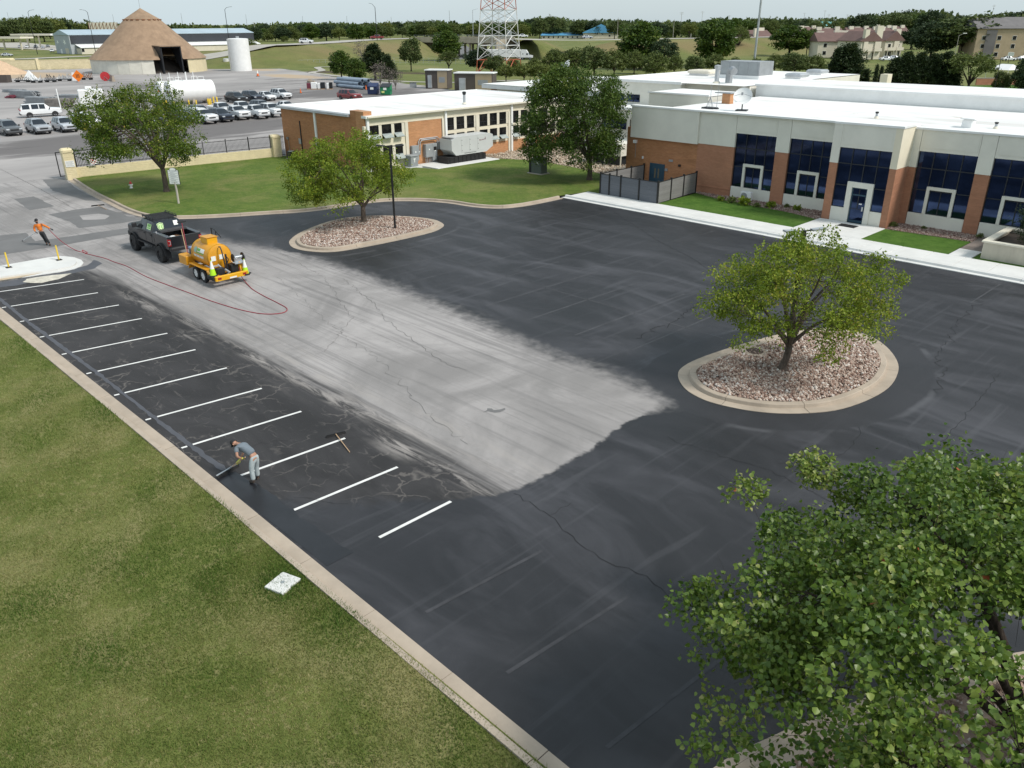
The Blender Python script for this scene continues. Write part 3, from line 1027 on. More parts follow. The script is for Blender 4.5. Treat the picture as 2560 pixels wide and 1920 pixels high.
def crack(pts,wd=0.018,jit=0.10,m_='crack'):
 rg = random.Random(int(abs(pts[0][0]) * 100) + len(pts))
 P = []
 for a,b_ in zip(pts[:-1],pts[1:]):
  a,b_ = Vector(a[:2]),Vector(b_[:2])
  n = max(2,int((b_ - a).length / 0.22))
  for j in range(n):
   q = a.lerp(b_,j / n)
   P.append(Vector((q.x + rg.gauss(0,jit * 0.45),q.y + rg.gauss(0,jit * 0.45))))
 P.append(Vector(pts[-1][:2]))
 wd *= 0.55
 L,R = offset_path(P,wd),offset_path(P,-wd)
 mb = CRK.setdefault(m_,MB())
 k = len(P)
 wv = [0.35 + 0.65 * rg.random() for _ in P]
 vs = []
 for p,l in zip(P,L):
  q = p + (l.xy - p) * wv[len(vs)]
  vs.append((q.x,q.y,0.0095))
 for i,(p,r) in enumerate(zip(P,R)):
  q = p + (r.xy - p) * wv[i]
  vs.append((q.x,q.y,0.0095))
 mb.add(vs,[(i,i + 1,k + i + 1,k + i) for i in range(k - 1)])
def gd(x,y):
 v = g(x * 1.1573,y * 1.1573)
 return (v.x,v.y)
crack([gd(1108,1066),gd(1190,1115),gd(1240,1170),(gd(1310,1213)),gd(1355,1228),gd(1400,1245),gd(1440,1285),gd(1500,1310),gd(1560,1345)],0.022)
crack([gd(1190,1115),gd(1235,1085)],0.012)
crack([gd(1440,945),gd(1560,985),gd(1650,1010),gd(1720,1045),gd(1790,1080),gd(1850,1090),gd(1980,1180)],0.02)
crack([gd(1860,925),gd(1850,955),gd(1820,980),gd(1760,1000),gd(1680,1002)],0.016)
crack([gd(2118,655),gd(2070,690),gd(2050,735),gd(2020,775),gd(2040,800),gd(2025,850)],0.03,0.2)
crack([gd(2160,805),gd(2110,870),gd(2060,930),gd(2030,955)],0.02)
crack([gd(740,600),gd(800,650),gd(850,705),gd(900,740),gd(960,785),gd(1010,800)],0.022,0.12,'crack_old')
crack([gd(560,520),gd(700,600),gd(760,690),gd(700,760)],0.018,0.15,'crack_old')
crack([gd(600,600),gd(700,690),gd(830,790),gd(930,900),gd(1010,960)],0.014,0.2,'crack_old')
crack([gd(850,470),gd(1000,440),gd(1080,455)],0.03)
crack([gd(1300,440),gd(1420,520),gd(1500,560),gd(1580,620)],0.03)
crack([gd(1380,730),gd(1450,700),gd(1560,620)],0.04,0.3)
crack([gd(0,520),gd(160,470),gd(300,455)],0.03,0.2,'crack_old')
crack([gd(0,365),gd(90,410),gd(150,445)],0.05,0.05,'crack_old')
crack([gd(130,560),gd(200,565),gd(380,530),gd(420,520)],0.025,0.2,'crack_old')
for i in range(5):
 x0,y0 = rs.uniform(-45,-17),rs.uniform(9.4,13)
 crack([(x0,y0),(x0 + rs.uniform(-2,2),y0 + rs.uniform(0.3,2))],0.012,0.22,'crack')
for k_,mb in CRK.items():
 o = mb.build('crack',MATS[k_],lot,fix=False)
 tag(o,kind='stuff')
# ---- concrete median with its two posts
MED = [(-70,9.4),(-53.85,10.0),(-51.0,9.9),(-50.6,10.9),(-50.15,12.5),(-50.0,13.15),(-50.05,13.75),(-50.45,14.25),(-51.1,14.6),(-51.7,14.72),(-52.7,14.65),(-53.6,14.25),(-53.9,13.4),(-54.1,10.5)]
MED = [(-50.9,8.6),(-50.3,11.4),(-50.0,12.9),(-50.05,13.75),(-50.45,14.25),(-51.1,14.6),(-51.8,14.72),(-52.75,14.62),(-53.5,14.25),(-53.8,13.4),(-53.85,10.8),(-53.9,6.0),(-53.9,-8),(-50.9,-8)]
md = struct('median','white concrete median with a rounded nose')
mb = MB()
vs,fs = tri_fill(MED,0.02)
mb.prism([(p[0],p[1]) for p in MED],-0.1,0.03)
mb.build('median_base',MATS['concrete_new'],md)
inn = offset_path([Vector((p[0],p[1],0)) for p in MED],0.35,closed=True)
mb = MB().prism([(p.x,p.y) for p in inn],0.0,0.13)
mb.build('median_top',MATS['concrete_new'],md)
mb = MB()
mb.face([(-50.75,8.7,0.034),(-50.35,11.0,0.034),(-50.55,12.6,0.034),(-50.85,12.4,0.034),(-51.1,8.7,0.034)])
mb.build('rust_stain',mat('stain_tan',(0.50,0.40,0.28),0.9,0.1,2.0),md)
# ---- grass blades on the near lawn and tufts along its edge
def blade_field(name,n,region,label,m_,hmin,hmax,zf,seed,vis=True,edge=None):
 rng = np.random.default_rng(seed)
 x0,x1,y0,y1 = region
 P = np.column_stack([rng.uniform(x0,x1,n),rng.uniform(y0,y1,n)])
 if vis:
  rel = P
  X = rel[:,0] * _ca + rel[:,1] * _sa
  Y = -rel[:,0] * _sa + rel[:,1] * _ca
  dep = Y * _c + CAM_H * _s
  yy = (-Y * _s + CAM_H * _c) / np.maximum(dep,0.1)
  xxn = X / np.maximum(dep,0.1)
  ok = (np.abs(xxn) < 0.72) & (np.abs(yy) < 0.56) & (dep > 2)
  keep = ok & (rng.uniform(0,1,n) < np.clip((17.0 / np.maximum(dep,1)) ** 1.5,0,1))
  P = P[keep]
 n = len(P)
 # clumped growth
 cl = 0.5 + 0.5 * np.sin(P[:,0] * 1.3 + 2 * np.sin(P[:,1] * 0.9)) * np.sin(P[:,1] * 1.1 + 1.5 * np.sin(P[:,0] * 0.7))
 h = rng.uniform(hmin,hmax,n) * (0.65 + 0.7 * cl)
 if edge is not None:
  e = edge(P)
  h *= 1 + 0.7 * e
 a = rng.uniform(0,2 * PI,n)
 wd = rng.uniform(0.006,0.014,n)
 lean = rng.uniform(0.2,1.0,n) * h
 la = rng.uniform(0,2 * PI,n)
 z = zf(P)
 dx,dy = np.cos(a) * wd,np.sin(a) * wd
 A = np.column_stack([P[:,0] - dx,P[:,1] - dy,z - 0.01])
 B = np.column_stack([P[:,0] + dx,P[:,1] + dy,z - 0.01])
 T = np.column_stack([P[:,0] + np.cos(la) * lean,P[:,1] + np.sin(la) * lean,z + h])
 V = np.stack([A,B,T],1).reshape(-1,3)
 F = np.arange(3 * n).reshape(-1,3)
 big_ = 0.5 + 0.3 * np.sin(P[:,0] * 0.35 + 1.7 * np.sin(P[:,1] * 0.31)) * np.cos(P[:,1] * 0.42 + np.sin(P[:,0] * 0.23)) + 0.2 * np.sin(P[:,0] * 1.9 + P[:,1] * 1.3)
 tint = np.clip(0.55 * (1 - cl) * 0.9 + 0.45 * big_ + rng.normal(0,0.16,n),0,1)
 if edge is not None:
  tint = np.clip(tint - 0.35 * e,0,1)
 me = np_mesh(name,V,F,m_,{'tint': np.repeat(tint,3)})
 return tag(obj(name,me),label,kind='stuff')
def leaf_mat(name,stops,rough=0.6,trans=0.25,spec=0.3):
 m,t,b = base_mat(name)
 c = t.ramp(t.attr('tint'),stops)
 t.link(c,b.inputs['Base Color'])
 b.inputs['Roughness'].default_value = rough
 b.inputs['Specular IOR Level'].default_value = spec
 if trans > 0:
  tr = t.new('ShaderNodeBsdfTranslucent')
  t.link(c,tr.inputs['Color'])
  mx = t.new('ShaderNodeMixShader')
  mx.inputs[0].default_value = trans
  o = m.node_tree.nodes['Material Output']
  t.link(b.outputs[0],mx.inputs[1])
  t.link(tr.outputs[0],mx.inputs[2])
  t.link(mx.outputs[0],o.inputs['Surface'])
 return m
leaf_mat('blade',[(0.0,(0.070,0.130,0.020)),(0.35,(0.125,0.175,0.036)),(0.65,(0.215,0.218,0.070)),(1.0,(0.40,0.34,0.17))],0.65,0.2,0.2)
lz = lambda P: LAWN_Z + 0.02 * np.sin(P[:,0] * 0.7) * np.sin(P[:,1] * 0.5 + 1) + 0.03 * np.clip((7 - P[:,1]) / 6,0,1)
blade_field('grass',1500000,(-50,2,-14,8.03),'mown grass blades on the near lawn',MATS['blade'],0.03,0.075,lz,41,
   edge=lambda P: np.clip((P[:,1] - 7.0) / 1.0,0,1) * (0.5 + 0.5 * np.sin(P[:,0] * 0.8)))
blade_field('grass',9000,(-17.6,-13.9,5.7,8.0),'longer green grass round the valve cover',MATS['blade'],0.03,0.055,lz,42,vis=False,edge=lambda P: 2.2 * np.exp(-((P[:,0] + 15.7) / 0.75) ** 2 - ((P[:,1] - 7.25) / 0.7) ** 2))
# ================================================================== BUILDINGS
def brick_mat(name,c1,c2,mortar,scale,axis='x',bw=0.30,rh=0.085,squash=None):
 m,t,b = base_mat(name)
 mp = t.new('ShaderNodeMapping')
 if axis == 'x':
  mp.inputs['Rotation'].default_value = (-PI / 2,0,0)
 else:
  mp.inputs['Rotation'].default_value = (-PI / 2,0,0)
 geo = t.coord()
 sx = t.new('ShaderNodeSeparateXYZ')
 t.link(geo,sx.inputs[0])
 cmb = t.new('ShaderNodeCombineXYZ')
 t.link(t.math('ADD',sx.outputs[0],sx.outputs[1]),cmb.inputs[0])
 t.link(sx.outputs[2],cmb.inputs[1])
 br = t.new('ShaderNodeTexBrick')
 br.inputs['Scale'].default_value = 1.0
 br.inputs['Brick Width'].default_value = bw
 br.inputs['Row Height'].default_value = rh
 br.inputs['Mortar Size'].default_value = 0.010
 br.inputs['Mortar Smooth'].default_value = 0.1
 br.inputs['Bias'].default_value = 0.0
 br.inputs['Color1'].default_value = (*c1,1)
 br.inputs['Color2'].default_value = (*c2,1)
 br.inputs['Mortar'].default_value = (*mortar,1)
 t.link(cmb.outputs[0],br.inputs['Vector'])
 n = t.noise(0.7,5,0.6)
 n2 = t.noise(1.0,5,0.65,stretch=(0.6,0.6,3.5))
 c = t.mix(t.math('MULTIPLY',t.smooth(n,0.4,0.7),0.28),br.outputs['Color'],tuple(x * 0.62 for x in c1))
 c = t.mix(t.math('MULTIPLY',t.smooth(n2,0.48,0.7),0.32),c,tuple(min(1,x * 1.35) for x in c2))
 t.link(c,b.inputs['Base Color'])
 b.inputs['Roughness'].default_value = 0.9
 b.inputs['Specular IOR Level'].default_value = 0.2
 bp = t.new('ShaderNodeBump')
 bp.inputs['Strength'].default_value = 0.5
 bp.inputs['Distance'].default_value = 0.01
 bp.invert = True
 t.link(br.outputs['Fac'],bp.inputs['Height'])
 t.link(bp.outputs[0],b.inputs['Normal'])
 return m
brick_mat('brick_orange',(0.49,0.23,0.105),(0.58,0.29,0.14),(0.48,0.30,0.19),1)
brick_mat('brick_old_shaded',(0.40,0.175,0.08),(0.48,0.225,0.108),(0.38,0.225,0.14),1)
brick_mat('brick_red',(0.40,0.185,0.112),(0.45,0.215,0.132),(0.40,0.21,0.135),1,bw=0.2,rh=0.07)
mat('stucco',(0.74,0.715,0.635),0.9,0.045,0.6,bump=0.12,bscale=60,dirt=0.16)
mat('stucco_sunlit',(0.76,0.695,0.55),0.9,0.05,0.6,bump=0.12,bscale=60,dirt=0.12)  # stucco as it looks sunlit: the sun's warmth is in the colour
mat('trim_white',(0.82,0.82,0.81),0.6,0.04,1.0,dirt=0.10)
mat('trim_cream',(0.72,0.67,0.56),0.7,0.05,1.0,dirt=0.12)
mat('metal_dark',(0.016,0.018,0.022),0.5,0.2,3.0)
mat('metal_grey',(0.33,0.345,0.36),0.45,0.10,1.5,metal=0.3)
mat('metal_galv',(0.46,0.48,0.50),0.45,0.12,1.0,metal=0.5)
mat('grey_paint',(0.30,0.32,0.33),0.5,0.06,2.0,dirt=0.1)
mat('white_paint',(0.80,0.80,0.79),0.45,0.04,1.2,dirt=0.10)
mat('rust',(0.22,0.10,0.05),0.9,0.4,6.0)
mat('black',(0.012,0.012,0.013),0.55,0.2,4.0)
mat('rubber',(0.022,0.022,0.023),0.85,0.25,6.0)
mat('door_blue',(0.02,0.06,0.095),0.5,0.1,2.0)
# roof membrane: white, with seams and brown ponding stains
m,t,b = base_mat('membrane')
n1 = t.noise(0.25,6,0.62,stretch=(0.35,1.6,1),dist=0.6)
n2 = t.noise(0.9,5,0.6,stretch=(0.5,1.4,1))
wv = t.new('ShaderNodeTexWave',wave_type='BANDS',bands_direction='Y')
wv.inputs['Scale'].default_value = 0.16
wv.inputs['Distortion'].default_value = 0.4
t.link(t.coord(),wv.inputs['Vector'])
c = t.mix(t.smooth(n1,0.45,0.75),(0.80,0.80,0.79),(0.60,0.58,0.555))
c = t.mix(t.math('MULTIPLY',t.smooth(n2,0.60,0.78),t.attr('stain')),c,(0.44,0.36,0.29))
c = t.mix(t.math('MULTIPLY',t.smooth(wv.outputs['Fac'],0.94,1.0),0.22),c,(0.50,0.50,0.50))
t.link(c,b.inputs['Base Color'])
b.inputs['Roughness'].default_value = 0.8
b.inputs['Specular IOR Level'].default_value = 0.3
m,t,b = base_mat('glass_blue')
c = t.mix(t.smooth(t.noise(0.5,3,0.5,stretch=(1,1,2.5)),0.35,0.7),(0.022,0.036,0.082),(0.044,0.070,0.155))
t.link(c,b.inputs['Base Color'])
b.inputs['Metallic'].default_value = 0.9
b.inputs['Roughness'].default_value = 0.05
m,t,b = base_mat('glass_dark')
c = t.mix(t.smooth(t.noise(1.3,4,0.6),0.4,0.7),(0.007,0.007,0.008),(0.026,0.025,0.024))
t.link(c,b.inputs['Base Color'])
b.inputs['Roughness'].default_value = 0.12
b.inputs['Specular IOR Level'].default_value = 0.35
mat('glass_open',(0.50,0.56,0.56),0.12,0.05,2.0,metal=0.35)
def stain_roof(name,x0,x1,y0,y1,z,parent,stain=0.6,step=1.5,slope=None):
 nx,ny = max(2,int((x1 - x0) / step) + 1),max(2,int((y1 - y0) / step) + 1)
 xs,ys = np.linspace(x0,x1,nx),np.linspace(y0,y1,ny)
 X,Y = np.meshgrid(xs,ys)
 P = np.stack([X.ravel(),Y.ravel()],1)
 Z = np.full(len(P),z) if slope is None else slope(P)
 idx = np.arange(nx * ny).reshape(ny,nx)
 F = np.stack([idx[:-1,:-1].ravel(),idx[:-1,1:].ravel(),idx[1:,1:].ravel(),idx[1:,:-1].ravel()],1)
 off = Vector((0,0,0))
 p = parent
 while p is not None:
  off += Vector(p.location)
  p = p.parent
 me = np_mesh(name,np.column_stack([P[:,0] - off.x,P[:,1] - off.y,Z - off.z]),F,MATS['membrane'],{'stain': np.full(len(P),stain)})
 return obj(name,me,parent)
class Face:
 """A wall plane: 'S' looks towards -Y (u = x), 'E' looks towards +X (u = y). d is measured outwards."""
 def __init__(self,kind,at,parent):
  self.k,self.at,self.p = kind,at,parent
 def into(self,mb,u0,u1,d0,d1,z0,z1,m=0):
  if self.k == 'S':
   mb.box(u0,u1,self.at - d1,self.at - d0,z0,z1,m)
  else:
   mb.box(self.at + d0,self.at + d1,u0,u1,z0,z1,m)
  return mb
 def part(self,name,m_,boxes,parent=None):
  mb = MB()
  for bx in boxes:
   self.into(mb,*bx)
  return mb.build(name,MATS[m_] if isinstance(m_,str) else m_,parent or self.p,world=True)
# ------------------------------------------------------------------ the office (right)
of = thing('office_building','long flat roofed office with cream upper walls, brick piers and tall dark blue windows','building',(-20,58,0))
F = Face('S',58.0,of)
BAYS = [(-33.63,-30.20),(-29.08,-25.75),(-19.87,-16.25),(-15.30,-11.68),(-10.75,-7.13),(-6.2,-2.58),(-1.65,1.97)]
Z1,Z2,ZB,ZT = 1.0,5.06,3.98,6.42
# brick: old wall at the corner, newer red piers
F.part('brick_wall','brick_old_shaded',[(-44.2,-37.02,-0.35,0.0,0,4.7)])
F.part('brick_wall','brick_red',[(-37.0,-33.66,-0.3,0.06,0,ZB)])
for a,b_ in ((-30.17,-29.11),(-20.42,-19.90),(-16.22,-15.33),(-11.65,-10.78),(-7.10,-6.23),(-2.55,-1.68),(2.0,2.9)):
 F.part('pier','brick_red',[(a,b_,-0.3,0.08,0,ZB)])
# cream: overhanging corner band, pier heads, upper band, spandrels
F.part('corner_band','stucco',[(-43.66,-36.95,-0.1,0.28,3.93,ZT)])
F.part('upper_wall','stucco',[(-36.94,-33.65,-0.1,0.10,ZB + 0.005,ZT)])
for a,b_ in ((-30.18,-29.10),(-20.43,-19.89),(-16.23,-15.32),(-11.66,-10.77),(-7.11,-6.22),(-2.56,-1.67),(1.99,20)):
 F.part('pier_head','stucco',[(a,b_,-0.3,0.10,ZB + 0.005,ZT)])
F.part('upper_wall','stucco',[(20.01,20.4,-0.3,0.1,0,ZT)])
for bi,(a,b_) in enumerate(BAYS):
 e = b_ if bi != 1 else -25.1
 F.part('upper_wall','stucco',[(a + 0.003,e - 0.003,-0.3,0.085,Z2,ZT)])
 F.part('wall_panel','stucco',[(a + 0.15,e - 0.1,0.085,0.105,Z2 + 0.22,ZT - 0.2)])
 F.part('spandrel','stucco',[(a,b_ + (0.0 if bi != 1 else 0.55),-0.25,0.03,0,Z1)])
def glazed_bay(face,a,b_,z1,z2,cols,rows,surround,parent,depth=-0.14):
 """Dark mullioned window; its panes are sub-parts."""
 mb = MB()
 us = [a + (b_ - a) * c for c in cols]
 for u in us:
  face.into(mb,max(a,u - 0.03),min(b_,u + 0.03),depth,depth + 0.07,z1,z2)
 for z in rows:
  face.into(mb,a + 0.031,b_ - 0.031,depth + 0.002,depth + 0.066,max(z1,z - 0.03),min(z2,z + 0.03))
 w_ = mb.build('window',MATS['metal_dark'],parent,world=True)
 for i in range(len(us) - 1):
  for j in range(len(rows) - 1):
   u0,u1,z0,zz = us[i] + 0.02,us[i + 1] - 0.02,rows[j] + 0.02,rows[j + 1] - 0.02
   if surround and u1 > surround[0] + 0.25 and u0 < surround[1] - 0.25 and zz < surround[3] + 0.05:
    continue
   mb = MB()
   face.into(mb,u0,u1,depth + 0.012,depth + 0.022,z0,zz)
   mb.build('pane',MATS['glass_blue'],w_,world=True)
 return w_
def surround_frame(face,s0,s1,z0,z1,parent,tw=0.2,pane=True):
 o = face.part('window_surround','stucco',[(s0,s0 + tw,-0.2,0.05,z0,z1),(s1 - tw,s1,-0.2,0.05,z0,z1),(s0 + tw + 0.001,s1 - tw - 0.001,-0.2,0.049,z1 - tw,z1)],parent)
 if pane:
  mb = MB()
  face.into(mb,s0 + tw + 0.01,s1 - tw - 0.01,-0.12,-0.10,z0 + 0.04,z1 - tw - 0.03)
  mb.build('pane',MATS['glass_blue'],o,world=True)
  mb = MB()
  for (u0,u1,w0,w1) in ((s0 + tw,s0 + tw + 0.05,z0,z1 - tw),(s1 - tw - 0.05,s1 - tw,z0,z1 - tw),(s0 + tw + 0.05,s1 - tw - 0.05,z0,z0 + 0.05),(s0 + tw + 0.05,s1 - tw - 0.05,z1 - tw - 0.05,z1 - tw)):
   face.into(mb,u0,u1,-0.10,-0.06,w0,w1)
  mb.build('frame',MATS['metal_dark'],o,world=True)
 return o
for bi,(a,b_) in enumerate(BAYS):
 s0,s1 = a + 0.265 * (b_ - a) - 0.03,a + 0.755 * (b_ - a) + 0.03
 e = b_
 glazed_bay(F,a,e,Z1,Z2,(0,0.265,0.51,0.755,1.0),(Z1,2.55,3.98,Z2),(s0,s1,1,2.82),of)
 surround_frame(F,s0,s1,1.0,2.82,of)
# projecting entrance
FE = Face('S',55.86,of)
FE.part('pier','brick_red',[(-24.93,-24.36,-2.1,0.0,0,4.02)])
FE.part('pier','brick_red',[(-20.80,-20.36,-2.1,0.0,0,4.02)])
FE.part('pier_head','stucco',[(-24.94,-24.35,-2.1,0.012,4.03,6.6)])
FE.part('pier_head','stucco_sunlit',[(-20.81,-20.35,-2.1,0.012,4.03,6.6)])
FE.part('upper_wall','stucco',[(-24.345,-20.815,-0.3,0.0,5.10,6.6)])
FE.part('wall_panel','stucco',[(-24.2,-20.95,0.0,0.02,5.3,6.4)])
FE.part('spandrel','stucco',[(-24.35,-23.42,-0.25,-0.02,0,1.08),(-21.62,-20.81,-0.25,-0.02,0,1.08)])
glazed_bay(FE,-24.34,-20.81,1.08,5.08,(0,0.26,0.51,0.76,1.0),(1.08,2.6,4.05,5.08),(-23.42,-21.62,0,2.9),of)
surround_frame(FE,-23.42,-21.62,0.0,2.9,of,tw=0.36,pane=False)
dr = FE.part('door','door_blue',[(-23.05,-22.97,-0.12,-0.05,0.15,2.55),(-22.07,-21.99,-0.12,-0.05,0.15,2.55),(-22.969,-22.071,-0.12,-0.05,0.15,0.32),(-22.969,-22.071,-0.12,-0.05,2.0,2.1),(-22.969,-22.071,-0.12,-0.05,2.47,2.55)])
mb = MB()
FE.into(mb,-22.965,-22.075,-0.10,-0.09,0.33,1.99)
FE.into(mb,-22.965,-22.075,-0.10,-0.09,2.11,2.46)
mb.build('pane',MATS['glass_blue'],dr,world=True)
mb = MB()
FE.into(mb,-22.2,-22.1,-0.05,0.0,1.0,1.3)
mb.build('handle',MATS['metal_galv'],dr,world=True)
mb = MB()
FE.into(mb,-22.45,-22.25,-0.088,-0.084,1.42,1.5)
mb.build('notice',MATS['white_paint'],dr,world=True)
# steel door in the old brick corner
dr = F.part('door','door_blue',[(-41.47,-40.21,-0.02,0.04,0.0,1.83)])
mb = MB()
for (u0,u1,z0,z1) in ((-41.6,-41.48,0,1.95),(-40.2,-40.08,0,1.95),(-41.479,-40.201,1.835,1.95)):
 F.into(mb,u0,u1,0,0.06,z0,z1)
mb.build('frame',MATS['door_blue'],dr,world=True)
mb = MB()
F.into(mb,-41.1,-40.95,0.04,0.045,0.75,1.55)
F.into(mb,-40.75,-40.6,0.04,0.045,0.75,1.55)
mb.build('pane',mat('glass_tan',(0.16,0.14,0.10),0.2,0.1),dr,world=True)
F.part('wall_lamp','white_paint',[(-43.35,-43.1,0.0,0.28,3.45,3.7)])
F.part('conduit','metal_grey',[(-43.25,-43.22,0.0,0.03,2.2,3.44)])
F.part('alarm_box','white_paint',[(-42.45,-42.33,0.0,0.1,2.2,2.42)])
F.part('vent','metal_grey',[(-39.7,-39.3,0.0,0.05,2.25,2.42)])
F.part('junction_box','metal_grey',[(-40.0,-39.75,0.0,0.12,1.45,1.65)])
F.part('wall_bell','black',[(-38.7,-38.5,0.0,0.12,1.95,2.12)])
F.part('drain_ledge','brick_red',[(-37.0,-33.66,0.061,0.10,0.66,0.72)])
# parapet coping and roofs
F.part('coping','trim_white',[(-43.75,-24.99,-0.35,0.34,ZT,ZT + 0.13)])
F.part('coping','trim_white',[(-20.29,20.5,-0.35,0.16,ZT,ZT + 0.13)])
FE.part('coping','trim_white',[(-24.98,-20.30,-2.6,0.06,6.605,6.74)])
stain_roof('roof',-41.5,20,58.36,75.2,6.30,of,1.0)
stain_roof('roof',-44.2,-41.5,58.36,67.2,5.3,of,0.4)
mb = MB().box(-41.62,-41.5,58.4,67.2,5.2,6.29)
mb.box(-44.2,-44.05,58.36,67.4,0,5.45)
mb.box(-41.4,20,75.21,75.5,0,6.28)
mb.build('wall',MATS['stucco'],of,world=True)
# stair block behind the corner, raised band, tall block at the back
mb = MB().box(-49.0,-42.33,67.4,73.0,0,6.72)
mb.build('stair_block',MATS['stucco'],of,world=True)
stain_roof('roof',-49.05,-42.28,67.35,73.05,6.78,of,0.3)
mb = MB().box(-49.1,-42.25,67.3,67.42,6.70,6.83)
mb.box(-42.4,-42.25,67.43,73.0,6.70,6.83)
mb.build('coping',MATS['trim_white'],of,world=True)
mb = MB().box(-42.2,24,75.55,86.0,0,7.3)
mb.build('raised_band',MATS['trim_white'],of,world=True)
stain_roof('roof',-42.25,24,75.5,86.0,7.34,of,0.15)
mb = MB().box(-42.3,24,75.44,75.56,7.22,7.39)
mb.build('coping',MATS['trim_white'],of,world=True)
F2 = Face('S',74.0,of)
F2.part('rear_block','stucco',[(-60.5,-49.9,-1.0,0.0,0,7.15)])
mb = MB().box(-60.5,-42.6,75.01,100.0,0,7.15)
mb.build('rear_block',MATS['stucco'],of,world=True)
stain_roof('roof',-60.6,-42.6,74.0,100.0,7.22,of,0.5)
mb = MB().box(-60.7,-49.8,73.88,74.05,7.05,7.30)
mb.box(-60.7,-60.5,74.06,100,7.05,7.30)
mb.box(-49.95,-49.8,74.06,76,7.0,7.28)
mb.build('coping',MATS['trim_white'],of,world=True)
for (u0,u1) in ((-58.6,-57.05),(-56.65,-55.0)):
 glazed_bay(F2,u0,u1,5.05,5.8,(0,0.5,1),(5.05,5.8),None,of,depth=0.01)
# lower link wing with a strip of windows
F3 = Face('S',70.2,of)
F3.part('link_wing','stucco',[(-60.5,-49.05,-3.7,0.0,0,4.75)])
stain_roof('roof',-60.5,-49.05,70.1,73.95,4.8,of,0.3)
F3.part('coping','trim_white',[(-60.6,-49.04,-0.1,0.12,4.62,4.86)])
glazed_bay(F3,-56.9,-53.7,2.65,3.7,(0,0.35,0.68,1),(2.65,3.7),None,of,depth=0.01)
glazed_bay(F3,-53.2,-52.4,3.0,3.7,(0,1),(3.0,3.7),None,of,depth=0.01)
F3.part('dark_band','metal_dark',[(-60,-49.2,0.0,0.05,0.55,1.0)])
# rear right corner glimpsed between the trees
mb = MB().box(-38.2,-37.4,95.0,96.2,0,7.6)
mb.build('rear_pier',MATS['stucco_sunlit'],of,world=True)
def roof_thing(name,label,cat,loc,parts,group=None):
 t_ = thing(name,label,cat,loc,0,group)
 for (pn,m_,mb,sm) in parts:
  mb.build(pn,MATS[m_],t_,smooth=sm)
 return t_
def dish(label,loc,rz,r,elev):
 t_ = thing('satellite_dish',label,'satellite dish',loc,rz,None)
 prof = [(0.001,0.0)] + [(r * k / 6,0.28 * r * (k / 6) ** 2) for k in range(1,7)] + [(r * 0.99,0.28 * r + 0.02)] + [(r * k / 6,0.28 * r * (k / 6) ** 2 - 0.03) for k in range(5,0,-1)]
 mb = MB().lathe(prof,n=20,cap=False)
 R = Euler((0,PI / 2 - elev,0)).to_matrix()
 mb.v = [tuple(R @ Vector(p) + Vector((0,0,r * 1.05 + 0.25))) for p in mb.v]
 mb.build('reflector',MATS['white_paint'],t_,smooth=True)
 mb = MB().cyl((-0.06,0,0),(-0.06,0,r + 0.2),0.05,n=8)
 mb.box(-0.5,0.4,-0.45,0.45,0,0.09)
 mb.build('mount',MATS['metal_dark'],t_)
 f_ = R @ Vector((0,0,r * 0.75)) + Vector((0,0,r * 1.05 + 0.25))
 mb = MB().cyl(R @ Vector((0,-r * 0.9,0.25 * r)) + Vector((0,0,r * 1.05 + 0.25)),f_,0.02,n=5)
 mb.cyl(R @ Vector((0,r * 0.9,0.25 * r)) + Vector((0,0,r * 1.05 + 0.25)),f_,0.02,n=5)
 mb.lathe([(0.09,-0.12),(0.09,0.1)],c=f_,n=8)
 mb.build('feed_arm',MATS['metal_grey'],t_)
 return t_
dish('white satellite dish on the office roof above the brick corner',(-35.6,61.8,6.3),rad(-70),0.75,rad(35))
dish('white satellite dish on the far flat roof behind the tall round tree',(-81.5,92.0,5.45),rad(-120),1.15,rad(30))
mb1,mb2 = MB(),MB()
mb1.cyl((0,0,0),(0,0,1.9),0.018,n=5)
for a in range(4):
 mb1.cyl((0.35 * cos(a * PI / 2),0.35 * sin(a * PI / 2),0.1),(0,0,0.95),0.02,n=5)
mb2.box(-0.55,0.55,-0.4,0.4,0,0.12)
roof_thing('roof_antenna','thin antenna on a weighted tripod on the office roof','antenna',(-38.5,61.6,6.3),[('mast','metal_grey',mb1,False),('ballast','metal_dark',mb2,False)])
mb1,mb2 = MB(),MB()
mb1.cyl((0,0,0),(0.05,0,2.2),0.022,0.014,n=5)
mb2.box(-0.15,0.15,-0.15,0.15,0,0.1)
roof_thing('roof_antenna','tall whip antenna beside the tripod antenna on the office roof','antenna',(-37.85,61.6,6.3),[('mast','metal_grey',mb1,False),('base_plate','metal_dark',mb2,False)])
def vent_pipe(label,loc,h,r,cap='rust'):
 a,b_,c_ = MB(),MB(),MB()
 a.cyl((0,0,0),(0,0,h * 0.75),r,n=12)
 b_.lathe([(r * 1.02,h * 0.72),(r * 1.5,h * 0.86),(r * 1.5,h * 0.96),(r * 0.2,h)],n=12)
 c_.lathe([(r * 1.8,0),(r * 1.5,0.12),(r * 1.05,0.16)],n=12)
 roof_thing('roof_vent',label,'roof vent',loc,[('pipe','metal_galv',a,True),('cowl',cap,b_,True),('flashing','trim_cream',c_,True)])
vent_pipe('rusty capped flue on the workshop roof nearer the gable',(-66.3,58.8,5.2),1.25,0.14,'metal_dark')
vent_pipe('rusty capped flue on the workshop roof beside the round tree',(-66.5,68.5,5.2),1.2,0.14,'metal_dark')
vent_pipe('tall galvanised flue with a domed cap on the rear office roof',(-47.1,76.2,7.22),1.75,0.22,'metal_galv')
vent_pipe('small dark plumbing vent on the office roof above the entrance',(-25.3,63.5,6.3),0.5,0.09,'black')
vent_pipe('small dark plumbing vent near the roof edge at the planter end',(-16.9,62.6,6.3),0.45,0.09,'black')
